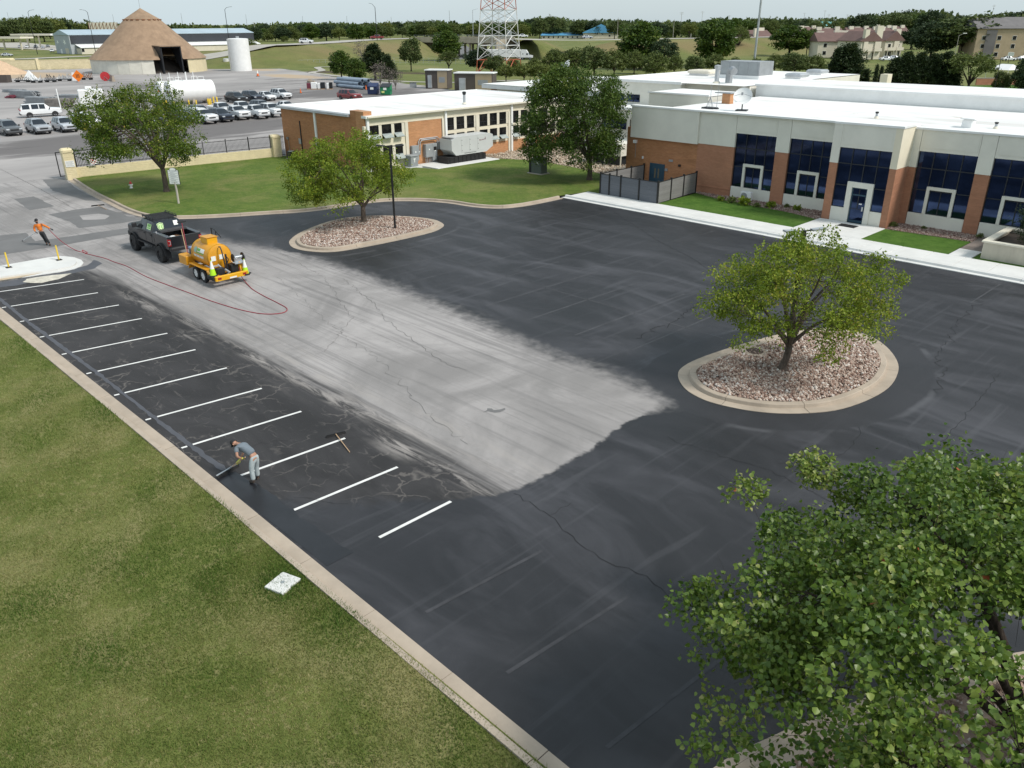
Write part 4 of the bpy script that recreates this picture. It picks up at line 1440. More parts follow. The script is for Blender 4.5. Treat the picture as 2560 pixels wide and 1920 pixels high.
a,b_ = MB(),MB()
a.bbox(-0.35,0.35,-0.35,0.35,0,0.55,0.08)
b_.box(-0.45,0.45,-0.45,0.45,0.56,0.62)
roof_thing('roof_vent','white boxy exhaust hood on the office roof','roof vent',(-18.5,62.2,6.3),[('hood','trim_white',a,False),('lid','trim_white',b_,False)])
a,b_,c_ = MB(),MB(),MB()
a.box(-2.4,2.4,-1.5,1.5,0.35,1.75)
b_.box(-2.5,2.5,-1.6,1.6,0,0.34)
for k in range(4):
 c_.box(-2.3 + 1.15 * k,-2.3 + 1.15 * k + 1.02,-1.53,-1.501,0.45,1.65)
roof_thing('air_handler','large blue grey air handler on the rear office roof','air conditioner',(-49.2,85.5,7.22),[('casing','metal_grey',a,False),('curb','trim_white',b_,False),('access_panel','grey_paint',c_,False)])
a = MB().tube([(0,0,0),(0,0,0.8),(0.12,-0.1,1.15),(0.5,-0.4,1.3),(1.0,-0.8,1.15)],[0.36] * 5,n=8)
roof_thing('roof_duct','grey goose neck duct on the rear office roof','duct',(-46.3,77.2,7.22),[('duct','metal_grey',a,True)])
for (x,y,lab) in ((-44.5,88.2,'low square skylight on the far office roof, nearer the flue'),(-46.2,96.5,'low square skylight at the far edge of the office roof')):
 a,b_ = MB(),MB()
 a.box(-0.9,0.9,-0.9,0.9,0,0.22)
 b_.bbox(-1.0,1.0,-1.0,1.0,0.23,0.55,0.15)
 roof_thing('skylight',lab,'skylight',(x,y,7.22),[('curb','trim_white',a,False),('dome','metal_galv',b_,False)])
a,b_ = MB(),MB()
a.box(-1.3,1.3,-1.0,1.0,0,0.25)
b_.bbox(-1.5,1.5,-1.2,1.2,0.26,0.6,0.12)
roof_thing('skylight','tan roof hatch on the rear office roof above the small windows','skylight',(-55.3,86.5,7.22),[('curb','trim_white',a,False),('dome','trim_cream',b_,False)])
a,b_ = MB(),MB()
a.box(-0.4,0.4,-0.3,0.3,0,0.85)
b_.box(-1.1,0.5,-0.45,0.45,0.86,0.93)
roof_thing('roof_hood','small brick stack with a flat lid on the office roof','chimney',(-39.8,66.5,6.3),[('stack','brick_orange',a,False),('lid','metal_grey',b_,False)])
# ------------------------------------------------------------------ the workshop (left)
wk = thing('workshop_building','low brick workshop with a white flat roof and cream window bays','building',(-72,60,0))
XE = -64.5
E_ = Face('E',XE,wk)
Sg = Face('S',44.85,wk)
ZE = 5.12
Sg.part('gable_wall','brick_old_shaded',[(-79.5,-66.81,-0.35,0,0,4.92)])  # gable brick darker than the long wall: its shade is put into colour
Sg.part('corner_pier','brick_old_shaded',[(-66.8,-65.9,-0.9,0.02,0,5.52)])
Sg.part('corner_pier','brick_orange',[(-65.89,-64.62,-0.9,0.02,0,5.52)])
Sg.part('downspout','trim_white',[(-73.12,-72.82,0.0,0.12,0.2,4.9)])
Sg.part('pipe','metal_dark',[(-75.98,-75.9,0.0,0.09,0.1,3.9)])
Sg.part('vent','metal_grey',[(-76.5,-76.0,0.0,0.05,1.6,2.15)])
Sg.part('meter_box','metal_grey',[(-78.75,-78.5,0.0,0.15,1.85,2.1)])
Sg.part('conduit','metal_grey',[(-78.6,-78.56,0.0,0.04,0.1,1.84)])
Sg.part('meter_box','metal_grey',[(-76.3,-76.1,0.0,0.12,0.35,0.6)])
Sg.part('roof_edge','metal_galv',[(-80.0,-66.82,-0.3,0.28,4.93,5.14)])
# long wall
E_.part('upper_wall','stucco_sunlit',[(45.2,72.6,-0.3,0.0,4.25,4.92)])
E_.part('roof_edge','trim_white',[(44.75,73.1,-0.4,0.35,4.93,5.16)])
E_.part('gutter','trim_cream',[(44.9,73.0,0.351,0.46,4.98,5.12)])
E_.part('brick_wall','brick_orange',[(49.82,54.05,-0.25,-0.02,0,4.245)])
E_.part('brick_wall','brick_orange',[(54.06,72.6,-0.25,-0.02,0,1.24)])
for (u0,u1) in ((49.45,49.80),(58.72,59.18),(72.2,72.6)):
 E_.part('post','trim_cream',[(u0,u1,-0.2,0.06,0,4.24)])
for u in (44.95,54.42,63.75):
 E_.part('post','trim_cream',[(u - 0.3,u - 0.02,-0.2,0.05,0,4.24)])
 E_.part('downspout','trim_white',[(u,u + 0.24,0.0,0.2,0.0,4.92)])
E_.part('spandrel','stucco_sunlit',[(45.2,49.44,-0.2,-0.05,0,0.9),(45.2,49.44,-0.2,-0.05,2.3,2.95),(54.7,58.7,-0.2,-0.05,1.245,1.5),(59.19,63.4,-0.2,-0.05,1.245,1.5),(64.0,68.2,-0.2,-0.05,1.245,1.5),(68.6,72.19,-0.2,-0.05,1.245,1.5),
         (54.7,58.7,-0.2,-0.05,2.68,3.0),(59.19,63.4,-0.2,-0.05,2.68,3.0),(64.0,68.2,-0.2,-0.05,2.68,3.0),(68.6,72.19,-0.2,-0.05,2.68,3.0)])
def small_window(u0,u1,z0,z1,hop,parent,face=E_):
 """upper fixed pane, dark room behind; hop: the bottom sash hangs open"""
 mb = MB()
 zs = z0 + (z1 - z0) * 0.36
 for (a,b_,c_,d) in ((u0,u0 + 0.05,z0,z1),(u1 - 0.05,u1,z0,z1),(u0 + 0.051,u1 - 0.051,z0,z0 + 0.05),(u0 + 0.051,u1 - 0.051,z1 - 0.05,z1),(u0 + 0.051,u1 - 0.051,zs - 0.03,zs + 0.03)):
  face.into(mb,a,b_,-0.14,-0.06,c_,d)
 w_ = mb.build('window',MATS['metal_dark'],parent,world=True)
 mb = MB()
 face.into(mb,u0 + 0.051,u1 - 0.051,-0.13,-0.11,zs + 0.03,z1 - 0.05)
 mb.build('pane',MATS['glass_dark'],w_,world=True)
 mb = MB()
 face.into(mb,u0 + 0.051,u1 - 0.051,-0.13,-0.11,z0 + 0.05,zs - 0.03)
 mb.build('pane',MATS['glass_dark'],w_,world=True)
 if hop:
  mb = MB()
  h = zs - z0
  y0,y1 = u0 + 0.02,u1 - 0.02
  p = [(face.at - 0.05,y0,zs - 0.02),(face.at - 0.05,y1,zs - 0.02),(face.at + 0.42,y1 ,zs - h * 0.80),(face.at + 0.42,y0,zs - h * 0.80)]
  q = [(a[0],a[1],a[2] - 0.04) for a in p]
  mb.add(p + q,[(0,1,2,3),(7,6,5,4),(0,4,5,1),(1,5,6,2),(2,6,7,3),(3,7,4,0)])
  mb.build('sash',MATS['glass_open'],w_,world=True)
 face.part('mullion','trim_cream',[(u1 + 0.0,u1 + 0.34,-0.2,-0.02,z0 - 0.02,z1 + 0.04)],parent)
for (u0,u1) in ((45.27,46.38),(46.74,47.85),(48.12,49.1)):
 small_window(u0,u1,2.98,4.18,True,wk)
for (u0,u1) in ((45.27,46.38),(46.74,47.85),(48.12,49.1)):
 small_window(u0,u1,0.92,2.28,u0 > 48,wk)
GW = [(54.69,55.73),(56.08,57.14),(57.46,58.5),(59.33,60.4),(60.74,61.8),(62.1,63.16),(64.0,65.06),(65.4,66.4),(66.8,67.8),(68.65,69.7),(70.0,71.0)]
for i,(u0,u1) in enumerate(GW):
 small_window(u0,u1,3.05,4.2,False,wk)
 small_window(u0,u1,1.52,2.66,i in (4,5,6,8),wk)
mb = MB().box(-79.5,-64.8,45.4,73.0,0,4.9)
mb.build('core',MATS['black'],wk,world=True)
stain_roof('roof',-80.0,-64.15,45.0,73.2,5.165,wk,0.55)
mb = MB().box(-80.05,-79.8,45.0,73.2,4.9,5.22)
mb.box(-79.79,-64.2,73.0,73.25,4.9,5.22)
mb.build('coping',MATS['trim_white'],wk,world=True)
# far wing beyond the workshop
fwg = thing('far_wing','low flat roofed wing with a deep white fascia beyond the workshop','building',(-78,88,0))
mb = MB().box(-84.0,-60.0,79.5,101.0,0,4.75)
mb.build('wall',MATS['stucco'],fwg,world=True)
mb = MB().box(-85.0,-59.0,78.6,78.9,4.85,5.35)
mb.box(-85.0,-84.7,78.91,101,4.85,5.35)
mb.build('fascia',MATS['trim_white'],fwg,world=True)
stain_roof('roof',-85.0,-59.0,78.6,101.5,5.4,fwg,0.6)
mb = MB().box(-84.02,-82.9,79.4,79.49,2.5,4.7)
mb.build('brick_panel',MATS['brick_old_shaded'],fwg,world=True)
# ------------------------------------------------------------------ louvre screened plant box, air handler beside the office
ac = thing('plant_enclosure','tan louvred plant enclosure with two dark openings below','air conditioner',(-51.2,65.6,0.1))
mb = MB().bbox(-2.0,2.0,-1.9,1.9,0.95,2.1,0.03)
for k in range(14):
 mb.box(-2.02,2.02,-1.93,-1.9,1.0 + k * 0.078,1.04 + k * 0.078)
mb.build('screen',MATS['stucco'],ac)
mb = MB()
for (x,y) in ((-1.95,-1.85),(0,-1.85),(1.95,-1.85),(1.95,1.85),(-1.95,1.85)):
 mb.box(x - 0.05,x + 0.05,y - 0.05,y + 0.05,0,0.95)
mb.build('frame',MATS['trim_cream'],ac)
mb = MB().box(-1.7,1.7,-1.6,1.7,0.02,0.93)
mb.build('coil_unit',MATS['metal_dark'],ac)
# ------------------------------------------------------------------ gate wall of yellow split-face block
def block_mat(name,c1,c2,mortar):
 return brick_mat(name,c1,c2,mortar,1,bw=0.42,rh=0.165)
block_mat('block_yellow',(0.67,0.58,0.38),(0.73,0.635,0.43),(0.54,0.45,0.28))
mat('yellow_cap',(0.72,0.62,0.40),0.9,0.06,2.0,bump=0.3,dirt=0.15)
gwall = thing('block_wall','low yellow block wall with iron fencing on top along the lawn','wall',(-80.8,34,0))
wa,wb_ = Vector((-81.75,24.5)),Vector((-79.62,43.4))
wd = (wb_ - wa)
wl = wd.length
wd.normalize()
wn = Vector((wd.y,-wd.x))
def wallpt(s,d,z):
 return (wa.x + wd.x * s + wn.x * d,wa.y + wd.y * s + wn.y * d,z)
def wall_box(mb,s0,s1,d0,d1,z0,z1):
 mb.add([wallpt(s0,d0,z0),wallpt(s1,d0,z0),wallpt(s1,d1,z0),wallpt(s0,d1,z0),wallpt(s0,d0,z1),wallpt(s1,d0,z1),wallpt(s1,d1,z1),wallpt(s0,d1,z1)],
  [(0,3,2,1),(4,5,6,7),(0,1,5,4),(1,2,6,5),(2,3,7,6),(3,0,4,7)])
mb = MB()
rg = random.Random(3)
for r in range(6):
 s = -0.2 * (r % 2)
 while s < wl:
  wall_box(mb,max(0,s) + 0.006,min(wl,s + 0.40) - 0.006,-0.1 + rg.uniform(-0.006,0.006),0.1 + rg.uniform(-0.008,0.008),0.166 * r + 0.004,0.166 * (r + 1) - 0.006)
  s += 0.40
tag(mb.build('block_courses',MATS['yellow_cap'],gwall,world=True,fix=False),kind='stuff')
mb = MB()
wall_box(mb,0.0,wl,-0.08,0.08,0,0.98)
mb.build('mortar_core',MATS['block_yellow'],gwall,world=True)
fence = thing('iron_fence','black iron picket fence standing on the yellow block wall','fence',(-80.8,34,1.0))
n_post = 9
for i in range(n_post):
 mb = MB()
 s = 0.15 + (wl - 0.3) * i / (n_post - 1)
 wall_box(mb,s - 0.035,s + 0.035,-0.035,0.035,1.0,2.35)
 mb.build('post',MATS['black'],fence,world=True)
mb = MB()
for z in (1.12,2.12):
 wall_box(mb,0,wl,-0.02,0.02,z,z + 0.045)
mb.build('rail',MATS['black'],fence,world=True)
mb = MB()
s = 0.1
while s < wl:
 wall_box(mb,s - 0.011,s + 0.011,-0.011,0.011,1.03,2.28)
 s += 0.125
tag(mb.build('picket',MATS['black'],fence,world=True,fix=False),kind='stuff')
for i,(px,py,lab,hh) in enumerate(((-81.75,24.05,'yellow block gate pier with a white notice, at the driveway end',2.75),(-79.55,43.8,'yellow block pier at the workshop end of the wall',2.35))):
 pr = thing('gate_pier',lab,'pillar',(px,py,0),rad(-7),'yellow block piers')
 mb = MB()
 for r in range(int(hh / 0.166) - 1):
  k = 0.45 + rg.uniform(-0.005,0.006)
  mb.bbox(-k,k,-k,k,0.166 * r,0.166 * r + 0.155,0.012)
 tag(mb.build('block_courses',MATS['yellow_cap'],pr,fix=False),kind='stuff')
 mb = MB().box(-0.43,0.43,-0.43,0.43,0,hh - 0.3)
 mb.build('mortar_core',MATS['block_yellow'],pr)
 mb = MB().bbox(-0.5,0.5,-0.5,0.5,hh - 0.33,hh,0.14)
 mb.build('cap',MATS['yellow_cap'],pr)
 if i == 0:
  mb = MB().box(0.47,0.49,-0.38,0.38,1.15,1.7)
  mb.build('notice',MATS['white_paint'],pr)
  mb = MB()
  for r in range(5):
   mb.box(0.491,0.494,-0.3,0.3 - 0.1 * (r % 2),1.24 + r * 0.09,1.265 + r * 0.09)
  mb.build('print',MATS['grey_paint'],pr)
# sliding gate behind the wall
gt = thing('sliding_gate','black sliding gate with a diagonal brace, run back behind the wall','gate',(-83.1,23.8,0),rad(84))
mb = MB()
for z in (0.12,2.25):
 mb.box(-0.3,9.0,-0.04,0.04,z,z + 0.07)
for x in (-0.3,0.6,4.2,8.9):
 mb.box(x - 0.04,x + 0.04,-0.035,0.035,0.12,2.3)
mb.build('frame',MATS['black'],gt)
mb = MB().obox((2.4,0,1.25),(4.1,0.05,0.06),ry=rad(27))
mb.build('brace',MATS['black'],gt)
mb = MB()
x = 0.75
while x < 8.8:
 mb.box(x - 0.011,x + 0.011,-0.011,0.011,0.2,2.24)
 x += 0.13
tag(mb.build('picket',MATS['black'],gt,fix=False),kind='stuff')
mb = MB()
for y in (-0.25,0.25):
 mb.box(2.85,2.97,y - 0.06,y + 0.06,0,2.5)
mb.build('guide_post',MATS['black'],gt)
ns = thing('prohibition_sign','square white sign with a red ring over a gun, on the iron fence','sign',(-81.2,26.0,1.5),rad(-7))
mb = MB().box(0,0.02,-0.32,0.32,-0.32,0.32)
mb.build('plate',MATS['white_paint'],ns)
mat('sign_red',(0.62,0.06,0.05),0.5,0.05)
mb = MB()
for k in range(24):
 a0,a1 = 2 * PI * k / 24,2 * PI * (k + 1) / 24
 mb.face([(0.024,0.25 * cos(a0),0.25 * sin(a0)),(0.024,0.25 * cos(a1),0.25 * sin(a1)),(0.024,0.205 * cos(a1),0.205 * sin(a1)),(0.024,0.205 * cos(a0),0.205 * sin(a0))])
mb.obox((0.026,0,0),(0.004,0.045,0.46),rx=rad(45))
mb.build('ring',MATS['sign_red'],ns)
mb = MB().box(0.022,0.025,-0.13,0.10,0.02,0.09)
mb.box(0.022,0.025,-0.12,-0.05,-0.12,0.02)
mb.build('symbol',MATS['black'],ns)
ns = thing('notice_plate','small white notice on the iron fence beside the gate tree','sign',(-80.75,28.6,1.75),rad(-7))
mb = MB().box(0,0.02,-0.4,0.4,-0.16,0.16)
mb.build('plate',MATS['white_paint'],ns)
mb = MB().box(0.021,0.024,0.0,0.3,-0.05,0.05)
mb.build('print',MATS['black'],ns)
# fence to the workshop wall, right of the pier
fn2 = thing('iron_fence','short black iron fence between the block pier and the workshop','fence',(-79.6,44.4,0))
mb = MB()
for z in (0.2,2.0):
 mb.box(-0.15,0.05,-0.2,0.45,z,z + 0.05)
for k in range(6):
 mb.box(-0.12,-0.09,-0.15 + 0.11 * k,-0.125 + 0.11 * k,0.1,2.2)
mb.build('pickets',MATS['black'],fn2)
# ------------------------------------------------------------------ composite screen fence at the office corner
mat('composite',(0.135,0.145,0.165),0.75,0.10,1.0,stretch=(0.3,0.3,6.0))
mat('composite_sunlit',(0.205,0.20,0.195),0.75,0.10,1.0,stretch=(0.3,0.3,6.0))  # same boards, with sunlight painted into the tone of the side runs
sf_ = thing('screen_fence','grey composite board screen fence with black posts round the corner yard','fence',(-39,54,0))
def screen_run(pts,m_):
 for a,b_ in zip(pts[:-1],pts[1:]):
  a,b_ = Vector(a),Vector(b_)
  d = (b_ - a)
  L = d.length
  rz = math.atan2(d.y,d.x)
  c_ = (a + b_) / 2
  for k in range(10):
   mb = MB().obox((c_.x,c_.y,0.16 + 0.158 * k + 0.076),(L - 0.12,0.035 + ru(-0.003,0.003),0.150),rz=rz)
   mb.build('board',MATS[m_],sf_,world=True)
  for z in (0.13,1.75):
   mb = MB().obox((c_.x,c_.y,z),(L - 0.11,0.06,0.05),rz=rz)
   mb.build('rail',MATS['black'],sf_,world=True)
def screen_post(p):
 mb = MB().box(p[0] - 0.06,p[0] + 0.06,p[1] - 0.06,p[1] + 0.06,0,1.84)
 mb.bbox(p[0] - 0.075,p[0] + 0.075,p[1] - 0.075,p[1] + 0.075,1.841,1.88,0.02)
 mb.build('post',MATS['black'],sf_,world=True)
fr_ = [(-41.94,51.78),(-41.01,51.78),(-39.85,51.78),(-38.02,51.76),(-36.24,51.76)]
ri_ = [(-36.24,51.76),(-36.38,53.66),(-36.52,55.6),(-36.62,57.55)]
le_ = [(-41.94,51.78),(-41.98,53.9),(-42.02,55.9),(-42.05,57.75)]
screen_run(fr_,'composite')
screen_run(ri_,'composite_sunlit')
screen_run(le_,'composite_sunlit')
for p in fr_ + ri_[1:] + le_[1:]:
 screen_post(p)
sheet('concrete_pad',[(-42.1,51.77),(-36.3,51.77),(-36.6,57.9),(-42.1,57.9)],0.13,MATS['concrete'],'concrete floor of the screened corner yard')
# ------------------------------------------------------------------ planter with a clipped bush, at the right edge
pl = thing('planter','raised concrete planter box stained with runoff','planter',(-12.0,54.0,0))
mat('concrete_stain',(0.52,0.475,0.39),0.9,0.10,0.9,bump=0.2,dirt=0.7,stretch=(1.8,1.8,0.4))
mb = MB()
for (x0,x1,y0,y1) in ((-13.3,-4.0,52.2,52.4),(-13.3,-13.1,52.41,56.6),(-13.3,-4.0,56.61,56.8),(-4.2,-4.0,52.41,56.6)):
 mb.box(x0,x1,y0,y1,0.0,1.1)
mb.build('wall',MATS['concrete_stain'],pl,world=True)
mb = MB()
for (x0,x1,y0,y1) in ((-13.4,-3.9,52.12,52.52),(-13.4,-12.98,52.53,56.5),(-13.4,-3.9,56.51,56.9)):
 mb.box(x0,x1,y0,y1,1.105,1.2)
mb.build('coping',MATS['trim_cream'],pl,world=True)
mb = MB().box(-13.05,-4.25,52.45,56.55,0.3,0.95)
mb.build('soil',mat('soil',(0.05,0.038,0.03),0.95,0.3,4.0),pl,world=True)
dm = thing('door_mat','black door mat on the entrance apron','mat',(-22.45,54.66,0.16))
mb = MB().bbox(-0.6,0.6,-0.4,0.4,0,0.02,0.008)
mb.build('mat',MATS['rubber'],dm)
mb = MB()
for k in range(9):
 mb.box(-0.52,0.52,-0.34 + 0.08 * k,-0.32 + 0.08 * k,0.021,0.026)
mb.build('rib',MATS['black'],dm)
# ================================================================== VEGETATION
def bark_mat(name,c):
 m,t,b = base_mat(name)
 n = t.noise(6.0,5,0.7,stretch=(3,3,0.5))
 t.link(t.mix(t.smooth(n,0.3,0.7),tuple(x * 0.55 for x in c),tuple(x * 1.35 for x in c)),b.inputs['Base Color'])
 b.inputs['Roughness'].default_value = 0.95
 b.inputs['Specular IOR Level'].default_value = 0.15
 bp = t.new('ShaderNodeBump')
 bp.inputs['Strength'].default_value = 0.8
 bp.inputs['Distance'].default_value = 0.02
 t.link(n,bp.inputs['Height'])
 t.link(bp.outputs[0],b.inputs['Normal'])
 return m
bark_mat('bark',(0.12,0.095,0.078))
bark_mat('bark_dark',(0.055,0.044,0.038))
bark_mat('bark_grey',(0.19,0.17,0.155))
leaf_mat('leaf_maple_light',[(0.0,(0.085,0.150,0.012)),(0.4,(0.175,0.245,0.020)),(0.75,(0.290,0.335,0.034)),(0.93,(0.40,0.37,0.06)),(1.0,(0.40,0.28,0.06))],0.55,0.34)
leaf_mat('leaf_maple',[(0.0,(0.050,0.100,0.012)),(0.45,(0.110,0.170,0.018)),(0.8,(0.195,0.240,0.028)),(0.95,(0.30,0.28,0.045)),(1.0,(0.34,0.21,0.05))],0.55,0.3)
leaf_mat('leaf_dark',[(0.0,(0.034,0.074,0.011)),(0.5,(0.072,0.122,0.017)),(0.85,(0.122,0.172,0.026)),(1.0,(0.17,0.17,0.032))],0.55,0.28)
leaf_mat('leaf_heart',[(0.0,(0.045,0.095,0.014)),(0.4,(0.105,0.175,0.024)),(0.75,(0.185,0.250,0.044)),(0.93,(0.29,0.33,0.08)),(0.985,(0.36,0.35,0.13)),(1.0,(0.42,0.11,0.05))],0.42,0.28,0.45)
leaf_mat('leaf_olive',[(0.0,(0.066,0.098,0.024)),(0.5,(0.125,0.160,0.040)),(1.0,(0.205,0.235,0.068))],0.6,0.25)
leaf_mat('leaf_far',[(0.0,(0.052,0.080,0.026)),(0.5,(0.095,0.130,0.038)),(1.0,(0.165,0.190,0.062))],0.65,0.22)
leaf_mat('leaf_far_dark',[(0.0,(0.022,0.044,0.020)),(0.5,(0.042,0.070,0.028)),(1.0,(0.080,0.105,0.042))],0.65,0.22)
leaf_mat('leaf_far_yellow',[(0.0,(0.080,0.105,0.026)),(0.5,(0.140,0.172,0.036)),(1.0,(0.215,0.230,0.065))],0.65,0.25)
leaf_mat('needle',[(0.0,(0.016,0.034,0.012)),(0.5,(0.034,0.056,0.018)),(0.85,(0.066,0.088,0.024)),(1.0,(0.135,0.14,0.035))],0.6,0.15)
leaf_mat('twig',[(0.0,(0.12,0.10,0.09)),(1.0,(0.26,0.22,0.185))],0.9,0.0)
def leaf_quads(P,size,rng,up=0.5,outward=None,shape=4,aspect=0.62,droop=0.0):
 """Folded leaf faces at points P. Returns V, F (triangles), verts per leaf."""
 n = len(P)
 d = rng.normal(size=(n,3))
 if outward is not None:
  d += outward * 0.9
 d[:,2] -= droop
 d /= np.linalg.norm(d,axis=1)[:,None] + 1e-9
 nn = rng.normal(size=(n,3))
 nn[:,2] += up * 2.2
 s = np.cross(nn,d)
 s /= np.linalg.norm(s,axis=1)[:,None] + 1e-9
 nrm = np.cross(d,s)
 L = size * rng.uniform(0.65,1.3,n)[:,None]
 W = L * aspect
 if shape == 4:
  V = np.stack([P,P + d * L * 0.5 + s * W * 0.5 + nrm * L * 0.10,P + d * L,P + d * L * 0.5 - s * W * 0.5 + nrm * L * 0.10],1)
  F = np.array([(0,1,2),(0,2,3)])
 else:
  V = np.stack([P,P + d * L * 0.28 + s * W * 0.52 + nrm * L * 0.10,P + d * L * 0.68 + s * W * 0.36 + nrm * L * 0.05,P + d * L - nrm * L * 0.12,
     P + d * L * 0.68 - s * W * 0.36 + nrm * L * 0.05,P + d * L * 0.28 - s * W * 0.52 + nrm * L * 0.10],1)
  F = np.array([(0,1,2),(0,2,3),(0,3,4),(0,4,5)])
 k = V.shape[1]
 FF = (F[None] + (np.arange(n) * k)[:,None,None]).reshape(-1,3)
 return V.reshape(-1,3),FF,k
def make_tree(seed,H,cen,rad,trunk_r,fork,nlimb,nclump,per,clump_r,leaf,m_leaf,m_bark,lean=(0,0),shell=0.55,bottom=-0.75,shape=4,gap=0.0,flat=0.6,twigs=0,up=0.5,aspect=0.62,spiky=0.0,cluster=0,tintbias=0.0,sub=3):
 """Trunk-and-limbs mesh plus crown mesh for one broadleaf tree, base at the origin."""
 rng = np.random.default_rng(seed)
 rd = random.Random(seed)
 cen,rad = np.array(cen,float),np.array(rad,float)
 mb = MB()
 top = Vector((lean[0],lean[1],fork))
 mid = Vector((lean[0] * 0.35 + rd.uniform(-.04,.04),lean[1] * 0.35,fork * 0.5))
 mb.tube([(0,0,-0.15),(0,0,0.06),(lean[0] * 0.08,lean[1] * 0.08,0.3),mid,top],[trunk_r * 1.9,trunk_r * 1.45,trunk_r * 1.1,trunk_r,trunk_r * 0.92],9)
 # clump centres spread through the crown
 C_ = []
 tries = 0
 while len(C_) < nclump and tries < nclump * 60:
  tries += 1
  d = rng.normal(size=3)
  d /= np.linalg.norm(d)
  if d[2] < bottom:
   continue
  r = shell + (1 - shell) * rng.uniform() ** 0.6
  lump = 1.0 + spiky * (sin(3.1 * d[0] + seed) * cos(2.7 * d[1] + 1.3 * seed) + 0.6 * sin(5.3 * d[2] + 4.1 * d[0] + seed))
  p = cen + d * rad * r * lump
  if p[2] < min(0.55,0.12 * H):
   continue
  if all(np.linalg.norm((p - q) / np.array([1,1,0.8])) > clump_r * 0.55 for q in C_[-80:]):
   C_.append(p)
 C_ = np.array(C_)
 # limbs reach evenly round the crown
 nodes = []
 for i in range(nlimb):
  a = 2 * PI * (i + rd.uniform(-0.25,0.25)) / nlimb
  zt = rd.uniform(-0.35,0.75) if i % 3 else 0.85
  q = Vector((cen[0] + rad[0] * 0.72 * cos(a) * math.sqrt(max(0,1 - zt * zt)),cen[1] + rad[1] * 0.72 * sin(a) * math.sqrt(max(0,1 - zt * zt)),cen[2] + rad[2] * 0.72 * zt))
  s = Vector(top) + Vector((0,0,rd.uniform(-0.25,0.1) * fork * 0.4))
  m1 = s.lerp(q,0.35) + Vector((rd.uniform(-.1,.1),rd.uniform(-.1,.1),0.10 * (q - s).length))
  m2 = s.lerp(q,0.7) + Vector((rd.uniform(-.15,.15),rd.uniform(-.15,.15),0.07 * (q - s).length))
  pts = smooth_path([s,m1,m2,q],3)
  rr = [trunk_r * 0.62 * (1 - 0.86 * k / (len(pts) - 1)) for k in range(len(pts))]
  mb.tube(pts,rr,6,cap=False)
  nodes += [(p,r) for p,r in zip(pts[2:],rr[2:])]
 NP = np.array([tuple(p) for p,_ in nodes])
 for c in C_:
  j = int(np.argmin(np.linalg.norm(NP - c,axis=1) + 0.35 * np.maximum(0,NP[:,2] - c[2])))
  p0,r0 = nodes[j]
  c_ = Vector(c)
  mm = p0.lerp(c_,0.5) + Vector((rd.uniform(-.1,.1),rd.uniform(-.1,.1),0.12 * (c_ - p0).length))
  rb = min(r0 * 0.6,trunk_r * 0.2)
  mb.tube([p0,mm,c_],[rb,rb * 0.55,rb * 0.18],4,cap=False)
  for _ in range(twigs):
   e = c_ + Vector(rng.normal(size=3)) * clump_r * 0.75
   s_ = mm.lerp(c_,rd.uniform(0.2,1))
   mb.tube([s_,s_.lerp(e,0.5) + Vector((0,0,0.03)),e],[rb * 0.28,rb * 0.2,rb * 0.08],3,cap=False)
 trunk = mb.mesh('trunk',MATS[m_bark],smooth='all',fix=False)
 # leaves
 P,O,T = [],[],[]
 for c in C_:
  k = max(4,int(per * rng.uniform(0.6,1.35)))
  cr = clump_r * rng.uniform(0.7,1.25)
  if cluster:
   nsub = max(2,int(k / cluster))
   sub_c = rng.normal(size=(nsub,3))
   sub_c /= np.linalg.norm(sub_c,axis=1)[:,None]
   sub_c *= (rng.uniform(0.25,1.0,(nsub,1)) ** 0.5) * np.array([cr,cr,cr * flat])
   idx = rng.integers(0,nsub,k)
   q = sub_c[idx] + rng.normal(size=(k,3)) * cr * 0.16
  else:
   q = rng.normal(size=(k,3))
   q /= np.linalg.norm(q,axis=1)[:,None]
   q *= (rng.uniform(0.15,1.0,(k,1)) ** 0.45) * np.array([cr,cr,cr * flat])
  if gap > 0:
   q = q[rng.uniform(size=k) > gap]
  P.append(c + q)
  o = q / (np.linalg.norm(q,axis=1)[:,None] + 1e-9)
  O.append(o)
  tb = rng.normal(0.0,0.13) + tintbias
  T.append(np.clip(rng.normal(0.42 + tb,0.17,len(q)),0,1))
 P,O,T = np.concatenate(P),np.concatenate(O),np.concatenate(T)
 ok = P[:,2] > min(0.35,0.05 * H)
 P,O,T = P[ok],O[ok],T[ok]
 rare = rng.uniform(size=len(T))
 T = np.where(rare > 0.9988,1.0,np.minimum(T,0.975))
 V,Fc,k = leaf_quads(P,leaf,rng,up=up,outward=O,shape=shape,aspect=aspect,droop=0.35)
 crown = np_mesh('crown',V,Fc,MATS[m_leaf],{'tint': np.repeat(T,k)})
 return trunk,crown
def plant_tree(name,label,loc,meshes,rz=0.0,scale=1.0,group=None,cat='tree'):
 t_ = thing(name,label,cat,loc,rz,group)
 t_.scale = scale if hasattr(scale,'__len__') else (scale,scale,scale)
 obj('trunk',meshes[0],t_)
 obj('crown',meshes[1],t_)
 return t_
rgt = Vector((_ca,_sa,0))          # picture right, level
awy = Vector((-_sa,_ca,0))         # away from the camera
L_ = lambda r,a: (rgt * r + awy * a)
